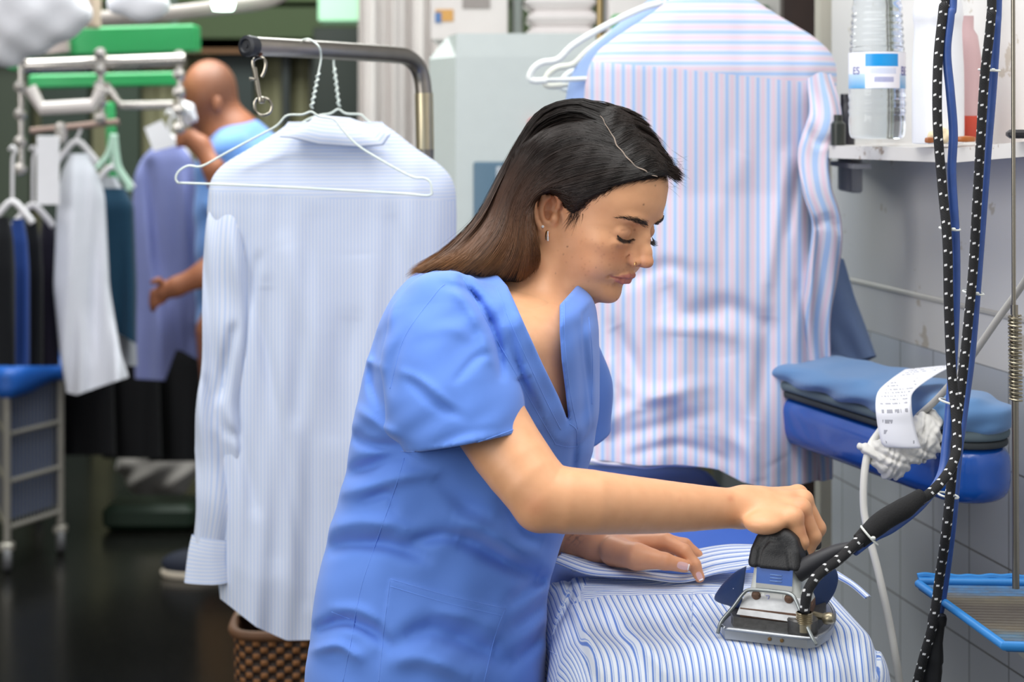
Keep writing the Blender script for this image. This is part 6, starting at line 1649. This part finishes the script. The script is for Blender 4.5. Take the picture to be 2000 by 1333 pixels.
def build_man():
    D = 5.7; root = thing('person', 'bald man in a blue short-sleeved shirt facing away, sorting garments at the back', 'person', (P(440, 0, D)[0], D, 0))
    q_ = lambda x, y, d=0: P(x, y, D + d).astype(f32)
    def body(p):
        d = ell(p, q_(410, 178), (.090, .102, .105)); d = smin(d, ell(p, q_(390, 208), (.062, .07, .078)), .03)
        d = smin(d, rc(p, q_(425, 215), q_(455, 275), .062, .075), .04)
        d = smin(d, ell(p, q_(425, 205, -.10), (.016, .012, .03)), .006)                       # ear
        d = smin(d, ell(p, q_(370, 200), (.018, .018, .02)), .02)                                # nose and brow, turned away
        d = smin(d, rc(p, q_(455, 275), q_(470, 620), .10, .13), .05)
        # raised forearm and hand by the chin
        d = smin(d, chain(p, [q_(480, 300, -.1), q_(440, 400, -.18), q_(420, 330, -.22), q_(392, 285, -.2), q_(372, 268, -.2)], [.05, .042, .036, .030, .028], .02), .02)
        for k in range(4): d = smin(d, chain(p, [q_(374 - k * 2, 262 + k * 7, -.2), q_(356 - k, 256 + k * 8, -.21), q_(346, 262 + k * 8, -.20)], [.011, .010, .008], .004), .006)
        # lowered forearm reaching left
        d = smin(d, chain(p, [q_(470, 300, .0), q_(462, 470, -.15), q_(400, 536, -.18), q_(345, 560, -.18), q_(318, 572, -.18)], [.05, .044, .040, .030, .026], .02), .03)
        for k in range(4): d = smin(d, chain(p, [q_(318, 562 + k * 8, -.18), q_(300, 572 + k * 8, -.19), q_(296 + k, 590 + k * 5, -.18)], [.012, .011, .009], .004), .006)
        d = smin(d, chain(p, [q_(322, 558, -.18), q_(310, 548, -.2), q_(298, 552, -.2)], [.012, .011, .009], .004), .006)
        for s in (-1, 1): d = smin(d, chain(p, [q_(450 + s * 14, 650, s * .09), q_(440, 860, s * .10), np.array([P(430, 0, D)[0], D + s * .1, .09], f32)], [.09, .06, .045], .03), .03)
        return d
    V, Q = surf(body, (P(280, 0, D)[0], D - .40, .03), (P(540, 0, D)[0], D + .32, 1.76), .009)
    c = np.tile(np.array(lin('a8694a')), (len(V), 1)); px, py = pix(V); hair = (np.exp(-(((V - P(432, 165, D)) / np.array([.075, .12, .095])) ** 2).sum(1)))[:, None] * .85; c = c * (1 - hair) + np.array(lin('4a3a33')) * hair
    t = NT('skin_dark'); t.base(t.attr('Col', 'Color')); t.rough(.5); mesh_obj('body', V, Q, t.m, root, True, {'Col': c})
    def shirt(p):
        d = rc(p, q_(468, 330), q_(470, 610), .145, .150)
        d = smin(d, chain(p, [q_(455, 300, -.16), q_(470, 292, 0), q_(500, 300, .16)], [.07, .08, .07], .04), .08)
        d = smin(d, rc(p, q_(452, 310, -.16), q_(438, 400, -.19), .065, .068), .04)
        d = smin(d, rc(p, q_(498, 310, .14), q_(500, 420, .14), .065, .068), .04)
        d = smax(d, (EYE - (655 - HOR) * D / FPX) - p[:, 2], .01)
        px, py = pix(p)
        d = smax(d, -rc(p, q_(432, 200), q_(455, 262), .072, .072), .01)
        return d - .006 * np.sin(px * .07 + py * .03) * np.sin(py * .05)
    V, Q = surf(shirt, (P(360, 0, D)[0], D - .36, .7), (P(590, 0, D)[0], D + .36, 1.56), .009); mesh_obj('shirt', V, Q, fabric('man_blue', '6f9ce2', .2), root)
    def tr(p):
        d = None
        for s in (-1, 1):
            e = chain(p, [q_(456, 640, s * .07), q_(446, 860, s * .10), np.array([P(436, 0, D)[0], D + s * .1, .10], f32)], [.115, .085, .070], .03); d = e if d is None else smin(d, e, .03)
        return smax(d, .075 - p[:, 2], .01)
    V, Q = surf(tr, (P(350, 0, D)[0], D - .3, .05), (P(560, 0, D)[0], D + .3, .95), .010); mesh_obj('trousers', V, Q, fabric('khaki', '8a6a48', .1), root)
    for s, dx in ((-1, -.06), (1, .0)):
        x0 = P(470, 0, D)[0] + dx; y0 = D + .08 + s * .10
        V, Q = surf(lambda p: smax(smin(ell(p, (x0 - .05, y0, .045), (.15, .052, .052)), ell(p, (x0 + .04, y0, .07), (.07, .05, .06)), .02), .018 - p[:, 2], .004), (x0 - .24, y0 - .08, 0), (x0 + .14, y0 + .08, .15), .006); sh = mesh_obj('shoe', V, Q, mat('navy_canvas', '1f2536', .7), root)
        V, Q = surf(lambda p: smax(ell(p, (x0 - .045, y0, .02), (.158, .056, .06)), np.abs(p[:, 2] - .012) - .012, .003), (x0 - .24, y0 - .08, -.01), (x0 + .14, y0 + .08, .05), .006); mesh_obj('sole', V, Q, mat('sole_pale', 'cfc3b2', .6), sh)

def build_back():
    W = fabric('bg_white', 'e9ebf5', .1, weave=False)
    drape('white_coat', [(300, 138, 170, .6), (330, 122, 188, .9), (380, 112, 205, 1), (560, 104, 214, 1), (700, 118, 236, 1), (760, 130, 252, 1)], 5.1, .07, W, 'long white coat hanging in front of the dark teal garment', None, 1, ([100, 150, 200, 260], [0, 12, -6, -26]), wave=.02)
    drape('grey_coat', [(345, 196, 226, .6), (390, 190, 250, 1), (560, 190, 262, 1), (715, 196, 268, 1)], 5.4, .06, fabric('bg_grey', 'b9bcc4', .1, weave=False), 'pale grey coat half hidden behind the white coat', None, 2)
    drape('teal_jacket', [(368, 196, 244, .7), (400, 184, 262, 1), (560, 180, 268, 1), (672, 216, 266, 1)], 5.25, .07, fabric('bg_teal', '1c4058', .1, weave=False), 'dark teal jacket hanging on the green conveyor', None, 3, ([180, 215, 265], [-110, -30, 0]))
    drape('purple_shirt', [(282, 308, 350, .6), (300, 282, 372, .9), (340, 262, 388, 1), (420, 258, 392, 1), (600, 262, 396, 1), (700, 262, 400, 1), (740, 264, 402, 1)], 5.96, .05, fabric('bg_purple', '7c83b6', .1, weave=False), 'violet blue shirt held open by the man at the back', None, 4, ([260, 325, 345, 400], [0, 4, -60, -30]), wave=.016, strokes=[([(290, 320), (310, 500), (345, 700)], 12, -.05), ([(360, 350), (375, 500), (380, 640)], 14, .03)])
    for k, (x0, x1, y0, y1, D, c, l, kk) in enumerate(((-60, 30, 424, 715, 4.9, '101217', 'black jacket at the far left edge on the conveyor', 0), (-12, 58, 428, 715, 5.0, '2b4a93', 'royal blue jacket between two black ones at the left', 1), (22, 84, 434, 715, 5.1, '121419', 'black jacket right of the royal blue one', 2), (50, 116, 430, 715, 5.2, '231f31', 'dark plum jacket next to the white coat', 3))):
        drape('suit_jacket', [(y0, x1 - 34, x1 - 12, .5), (y0 + 40, x0 + 26, x1 - 4, .8), (y0 + 100, x0 + 8, x1, 1), (y0 + 160, x0, x1, 1), (y1, x0, x1, 1)], D, .06, fabric('bgj' + c, c, .1, weave=False), l, 'jackets on the conveyor', 5 + kk, cat='jacket')
    for k, (x0, x1, D, l) in enumerate(((112, 220, 6.2, 'leftmost black sheet added for the dark background low at the back'), (206, 310, 6.3, 'middle black sheet added for the dark background low at the back'), (296, 400, 6.4, 'rightmost black sheet added for the dark background low behind the man'))):
        drape('dark_backdrop', [(600, x0 + 14, x1 - 14, .8), (700, x0, x1, 1), (890 + k * 6, x0 - 6, x1 + 6, 1)], D, .07, fabric('bg_black', '0b0b0f', .05, weave=False), l, 'dark backdrop sheets at the back', 20 + k, cat='backdrop')  # black drapes added as a backdrop where the background is only dark
    # hangers of the conveyor
    wp = mat('bg_hanger', 'e9e6ea', .4)
    hs = [((150, 258), 150, 300, 5.1, 'white hanger holding the long white coat'), ((220, 285), 220, 350, 5.25, 'white hanger holding the dark teal jacket'), ((24, 300), 24, 418, 4.9, 'white hanger over the royal blue jacket'), ((64, 300), 64, 425, 5.1, 'white hanger over the plum jacket'), ((330, 230), 330, 290, 5.96, 'white hanger inside the violet shirt')]
    for (x, y), cx, yb, D, l in hs:
        mb = MB(); mb.tube(spline(PP([(x - 6, y - 6), (x, y - 14), (x + 7, y - 4), (x + 1, y + 10), (cx, yb - 26)], D), 24), .005, 8); mb.tube(spline(PP([(cx - 40, yb + 18), (cx - 26, yb), (cx, yb - 24), (cx + 26, yb), (cx + 40, yb + 18)], D), 30), .010, 8); tag(mb.build('coat_hanger', wp, auto=False), l, 'hanger', 'hangers on the conveyor')
    mb = MB(); mb.tube(spline(PP([(222, 262), (226, 300), (232, 330), (252, 362), (250, 372)], 5.0), 24), .012, 8); mb.tube(spline(PP([(222, 262), (212, 300), (190, 330)], 5.0), 24), .010, 8); tag(mb.build('coat_hanger', mat('mint_hanger', 'b9dcc9', .4), auto=False), 'mint green hanger in front of the dark teal jacket', 'hanger', 'hangers on the conveyor')
    for (x0, x1, y0, y1, D, l) in ((72, 116, 266, 400, 4.95, 'blank white garment tag hanging beside the white coat'), (282, 344, 238, 292, 5.2, 'white paper ticket in front of the violet shirt')):
        mb = MB(); a, b = P(x0, y0, D), P(x1, y1, D); mb.box((a + b) / 2, (abs(b[0] - a[0]), .004, abs(a[2] - b[2])), bev=.001) if x0 < 100 else mb.add([P(282, 250, D), P(316, 234, D), P(346, 284, D), P(300, 296, D), P(282, 250, D + .01), P(316, 234, D + .01), P(346, 284, D + .01), P(300, 296, D + .01)], [(0, 1, 2, 3), (7, 6, 5, 4), (0, 4, 5, 1), (1, 5, 6, 2), (2, 6, 7, 3), (3, 7, 4, 0)])
        tag(mb.build('paper_tag', mat('paper', 'f2f1f6', .7), smooth=False), l, 'tag')
    c0 = P(362, 222, 5.5)
    V, Q = surf(lambda p: ell(p, c0, (.036, .03, .042)) + .006 * np.sin(p[:, 0] * 110) * np.sin(p[:, 2] * 90), c0 - .07, c0 + .07, .005); tag(mesh_obj('paper_napkin', V, Q, mat('paper', 'f2f1f6', .7)), 'crumpled white cloth held up to the man\'s face', 'cloth')
    # conveyor
    gr = mat('conveyor_green', '2fa860', .4); cr = mat('chrome', 'cfc9c4', .25, .85)
    root = thing('garment_conveyor', 'green painted overhead garment conveyor with chrome rails at the left', 'conveyor', P(200, 300, 5.2))
    def bar(px0, py0, px1, py1, D, h_, dep, m, name):
        a, b = P(px0, py0, D), P(px1, py1, D); c = (a + b) / 2; L = np.linalg.norm(b - a); ang = math.atan2(b[2] - a[2], b[0] - a[0]); R = np.array([[math.cos(ang), 0, -math.sin(ang)], [0, 1, 0], [math.sin(ang), 0, math.cos(ang)]])
        mb = MB(); mb.box(c, (L, dep, h_), R, bev=.006); mb.build(name, m, root)
    bar(22, 86, 386, 76, 5.3, .085, .12, gr, 'main_beam'); bar(60, 160, 350, 154, 5.6, .045, .06, gr, 'lower_beam'); bar(22, 100, 58, 100, 5.25, .12, .1, gr, 'end_plate'); bar(64, 88, 134, 80, 5.22, .075, .05, mat('motor_grey', 'b7aaa6', .4, .3), 'gear_housing')
    bar(214, 200, 224, 400, 5.5, .03, .03, gr, 'post')
    mb = MB(); mb.tube(PP([(46, 128), (362, 116)], 5.1), .018, 14); mb.build('rail', cr, root)
    mb = MB(); mb.tube(PP([(60, 256), (232, 238)], 5.1), .010, 12); mb.build('rail', mat('rail_rust', '9c857c', .35, .6), root)
    mb = MB(); mb.tube(PP([(58, 172), (82, 212), (182, 206), (200, 172)], 5.05), .021, 12); mb.build('clamp_bar', mat('clamp_pale', 'ece3e0', .4, .2), root)
    mb = MB(); mb.tube(PP([(206, 164), (236, 206), (340, 204)], 5.25), .014, 12); mb.build('clamp_bar', cr, root)
    for px, y0, y1, D in ((40, 116, 330, 5.08), (196, 105, 230, 5.08), (350, 110, 250, 5.12), (120, 250, 270, 5.1)):
        mb = MB(); mb.tube(PP([(px, y0), (px + 2, y1)], D), .009, 10)
        for y in np.linspace(y0, y1, 5): mb.lathe([(0, -.016), (.017, -.012), (.020, 0), (.017, .012), (0, .016)], P(px, y, D), (0, 1, 0), 14)
        mb.build('trolley_chain', cr, root)
    for px, y in ((70, 60), (340, 60)):
        mb = MB(); mb.tube([P(px, y, 5.3), np.array([P(px, 0, 5.3)[0], 5.3, 3.46])], .012, 12); mb.build('drop_rod', mat('post_dark', '5a635c', .5), root)
    # things above
    mb = MB(); mb.tube(spline(PP([(200, 36), (330, 26), (430, 14), (520, 2), (580, -30)], 5.0), 30), .022, 14); tag(mb.build('duct_pipe', mat('duct', 'b5aaa4', .5)), 'pale sloping pipe under the ceiling at the top left', 'pipe')
    for pts, D, r, l in (([(0, 20), (60, 10), (125, 20), (60, 40), (10, 90)], 4.7, [.12, .11, .06, .07, .06], 'large white laundry bag at the top left corner'), ([(232, 6), (270, 4), (310, 16)], 4.8, [.035, .04, .03], 'small white laundry bag right of the cream box')):
        pp = [P(x, y, D).astype(f32) for x, y in pts]; a = np.array(pp)
        V, Q = surf(lambda p: chain(p, pp, r, .05) + .006 * np.sin(p[:, 0] * 50) * np.sin(p[:, 2] * 60), a.min(0) - .16, a.max(0) + .16, .012); tag(mesh_obj('laundry_bag', V, Q, mat('bag_white', 'eeeef4', .7)), l, 'bag')
    mb = MB(); mb.box(P(166, 8, 5.05), (.075, .1, .14), bev=.006); tag(mb.build('cardboard_box', mat('cream_box', 'cdb8a4', .8)), 'cream carton between the two white laundry bags at the top', 'box')
    root = thing('ceiling_lamp', 'glowing round lamp at the top left with a greenish rim', 'lamp', P(432, 4, 5.6)); em = mat('lamp_glow', 'e8fff0', .5, emit=('dcffe8', 9))
    mb = MB(); mb.lathe([(0, -.022), (.028, -.02), (.034, 0), (.02, .02), (0, .022)], P(436, 6, 4.85), n=20); mb.build('bulb', em, root)
    mb = MB(); mb.lathe([(.024, 0), (.05, .03), (.05, .06), (0, .08)], P(436, 6, 4.85) + np.array([0, 0, .012]), n=20); mb.tube([P(436, 6, 4.85) + np.array([0, 0, .08]), np.array([P(436, 0, 4.85)[0], 4.85, 3.45])], .008, 8); mb.build('shade', mat('shade_green', '4f8a5e', .5), root)
    mb = MB(); mb.box(P(664, 16, 6.6), (.16, .1, .12), bev=.01); tag(mb.build('light_box', mat('glow_green', '9fd3ab', .4, emit=('a8dcb4', .12))), 'lit pale green light box at the top beyond the rail', 'light box')
    mb = MB(); mb.box(P(664, 150, 7.3), (.22, .1, .42), bev=.006); o = mb.build('wall_cupboard', mat('dark_green_box', '141d16', .5)); tag(o, 'dark green wall cupboard seen through the clothes rail', 'cupboard')
    # laundry cart
    D1, D2 = 5.75, 6.05
    root = thing('laundry_cart', 'wheeled wire laundry cart with a bright blue liner at the left edge', 'cart', (P(60, 0, D1)[0], 6.0, 0))
    fr_ = mat('cart_frame', 'a8a39a', .4, .5); a0, a1 = P(14, 0, D1)[:2], P(118, 0, 6.0)[:2]; bk = np.array([-.75, .35])
    corners = [a0, a1, a1 + np.array([-.25, .62]), a0 + np.array([-.25, .62])]
    zt, zb = .66, .145
    mb = MB()
    for c in corners: mb.tube([(*c, .10), (*c, zt)], .013, 10)
    for z in (zb, .30, .46, zt):
        for k in range(4): mb.tube([(*corners[k], z), (*corners[(k + 1) % 4], z)], .009, 8)
    mb.build('frame', fr_, root)
    for k in (0, 1, 3):
        mb = MB(); a, b = corners[k], corners[(k + 1) % 4]
        for t_ in np.linspace(.06, .94, 14): c = a + (b - a) * t_; mb.tube([(*c, zb), (*c, zt)], .0022, 5)
        mb.build('wire_side', mat('wire_grey', '8d8c8c', .4, .5), root)
    mb = MB(); cc = np.mean(corners, 0); ins = [cc + (c - cc) * .93 for c in corners]; mb.prism([tuple(c) for c in ins], zb + .02, zt - .06); mb.build('laundry_load', fabric('load_blue', '5a6a90', .2, weave=False), root)
    def lin_(p):
        e = p[:, 2] - (zt + .015); d = None
        for k in range(4):
            a, b = corners[k], corners[(k + 1) % 4]; s = rc(p, np.array((*a, zt), f32), np.array((*b, zt), f32), .030, .030); d = s if d is None else np.minimum(d, s)
        d = smin(d, rc(p, np.array((*(corners[0]), zt - .05), f32), np.array((*(corners[1]), zt - .01), f32), .035, .03), .04)
        return smin(d, ell(p, (*cc, zt - .01), (.35, .3, .06)), .05) - .006 * np.sin(p[:, 0] * 60)
    am = np.array(corners); V, Q = surf(lin_, (am[:, 0].min() - .06, am[:, 1].min() - .06, zt - .14), (am[:, 0].max() + .06, am[:, 1].max() + .06, zt + .09), .012); mesh_obj('liner', V, Q, mat('liner_blue', '0f55ab', .5), root)
    for k in (0, 1, 2, 3):
        c = corners[k]; mb = MB(); mb.lathe([(0, -.014), (.036, -.014), (.042, -.008), (.042, .008), (.036, .014), (0, .014)], (*c, .042), (.9, .3, 0), 22); ws = mb.build('caster_wheel', mat('caster_grey', '5d5d60', .5), root)
        mb = MB(); mb.box((*c, .082), (.045, .04, .03), bev=.006); mb.build('caster_fork', fr_, ws)
    # heap on the floor
    c0 = P(310, 900, 6.9); c0[2] = .13
    V, Q = surf(lambda p: smax(ell(p, c0, (.16, .15, .14)) + .012 * np.sin(p[:, 0] * 40 + 2 * np.sin(p[:, 2] * 30)), -p[:, 2] + .004, .01), c0 - .22, c0 + .22, .012); tag(mesh_obj('laundry_sack', V, Q, fabric('sack', '8f8a86', .2, weave=False)), 'dim pale laundry sack on the floor under the hanging clothes', 'sack')
    mb = MB(); c1 = P(300, 940, 6.4); c1[2] = .05; mb.box(c1, (.34, .22, .09), bev=.02); tag(mb.build('green_crate', mat('crate_green', '06210f', .6)), 'low green tray on the floor in the dark at the back', 'tray')
    # wicker basket under the left shirt, with a pale board across it
    root = thing('wicker_basket', 'brown wicker basket standing under the pale shirt at the bottom', 'basket', (P(560, 0, 3.15)[0], 3.3, 0))
    t = NT('wicker'); u, v = t.attr('su'), t.attr('sv')
    chk = t.math('MULTIPLY', t.math('SINE', t.math('MULTIPLY', u, 2 * math.pi / .03)), t.math('SINE', t.math('MULTIPLY', v, 2 * math.pi / .024)))
    t.base(t.mix(t.math('GREATER_THAN', chk, .1), '2a1a10', '8a5a30')); t.rough(.7); b = t.n.new('ShaderNodeBump'); b.inputs['Distance'].default_value = .004; t.l.new(chk, b.inputs['Height']); t.l.new(b.outputs[0], t.b.inputs['Normal'])
    cx, cy, hx, hy, H_ = P(568, 0, 3.2)[0], 3.33, .115, .16, .56
    pts = []; n = 64
    for k in range(n):
        a = 2 * math.pi * k / n; pts.append((cx + hx * math.copysign(abs(math.cos(a)) ** .4, math.cos(a)), cy + hy * math.copysign(abs(math.sin(a)) ** .4, math.sin(a))))
    L = np.r_[0, np.cumsum([math.dist(pts[k], pts[(k + 1) % n]) for k in range(n)])]
    V = []; su = []; sv = []; rows = np.linspace(.002, H_, 30)
    for z in rows:
        for k in range(n): sc_ = .9 + .1 * z / H_; V.append((cx + (pts[k][0] - cx) * sc_, cy + (pts[k][1] - cy) * sc_, z)); su.append(L[k]); sv.append(z)
    F = [(j * n + k, j * n + (k + 1) % n, (j + 1) * n + (k + 1) % n, (j + 1) * n + k) for j in range(29) for k in range(n)] + [tuple(range(n))]
    o = mesh_obj('basket_wall', V, F, t.m, root, True, {'su': su, 'sv': sv}); md = o.modifiers.new('s', 'SOLIDIFY'); md.thickness = .008
    mb = MB(); mb.tube([(x, y, H_) for x, y in pts + [pts[0]]], .010, 8); mb.build('rim', mat('wicker_rim', '5a3a20', .7, var=.3), root, auto=False)
    mb = MB(); mb.box((P(640, 0, 3.3)[0], 3.36, H_ + .0215), (.34, .20, .02), bev=.003); tag(mb.build('pale_board', mat('pale_board', 'b3ac9c', .6)), 'pale flat board lying across the wicker basket', 'board')
if ONLY is None or 'back' in ONLY: build_cabinet(); build_man(); build_back()
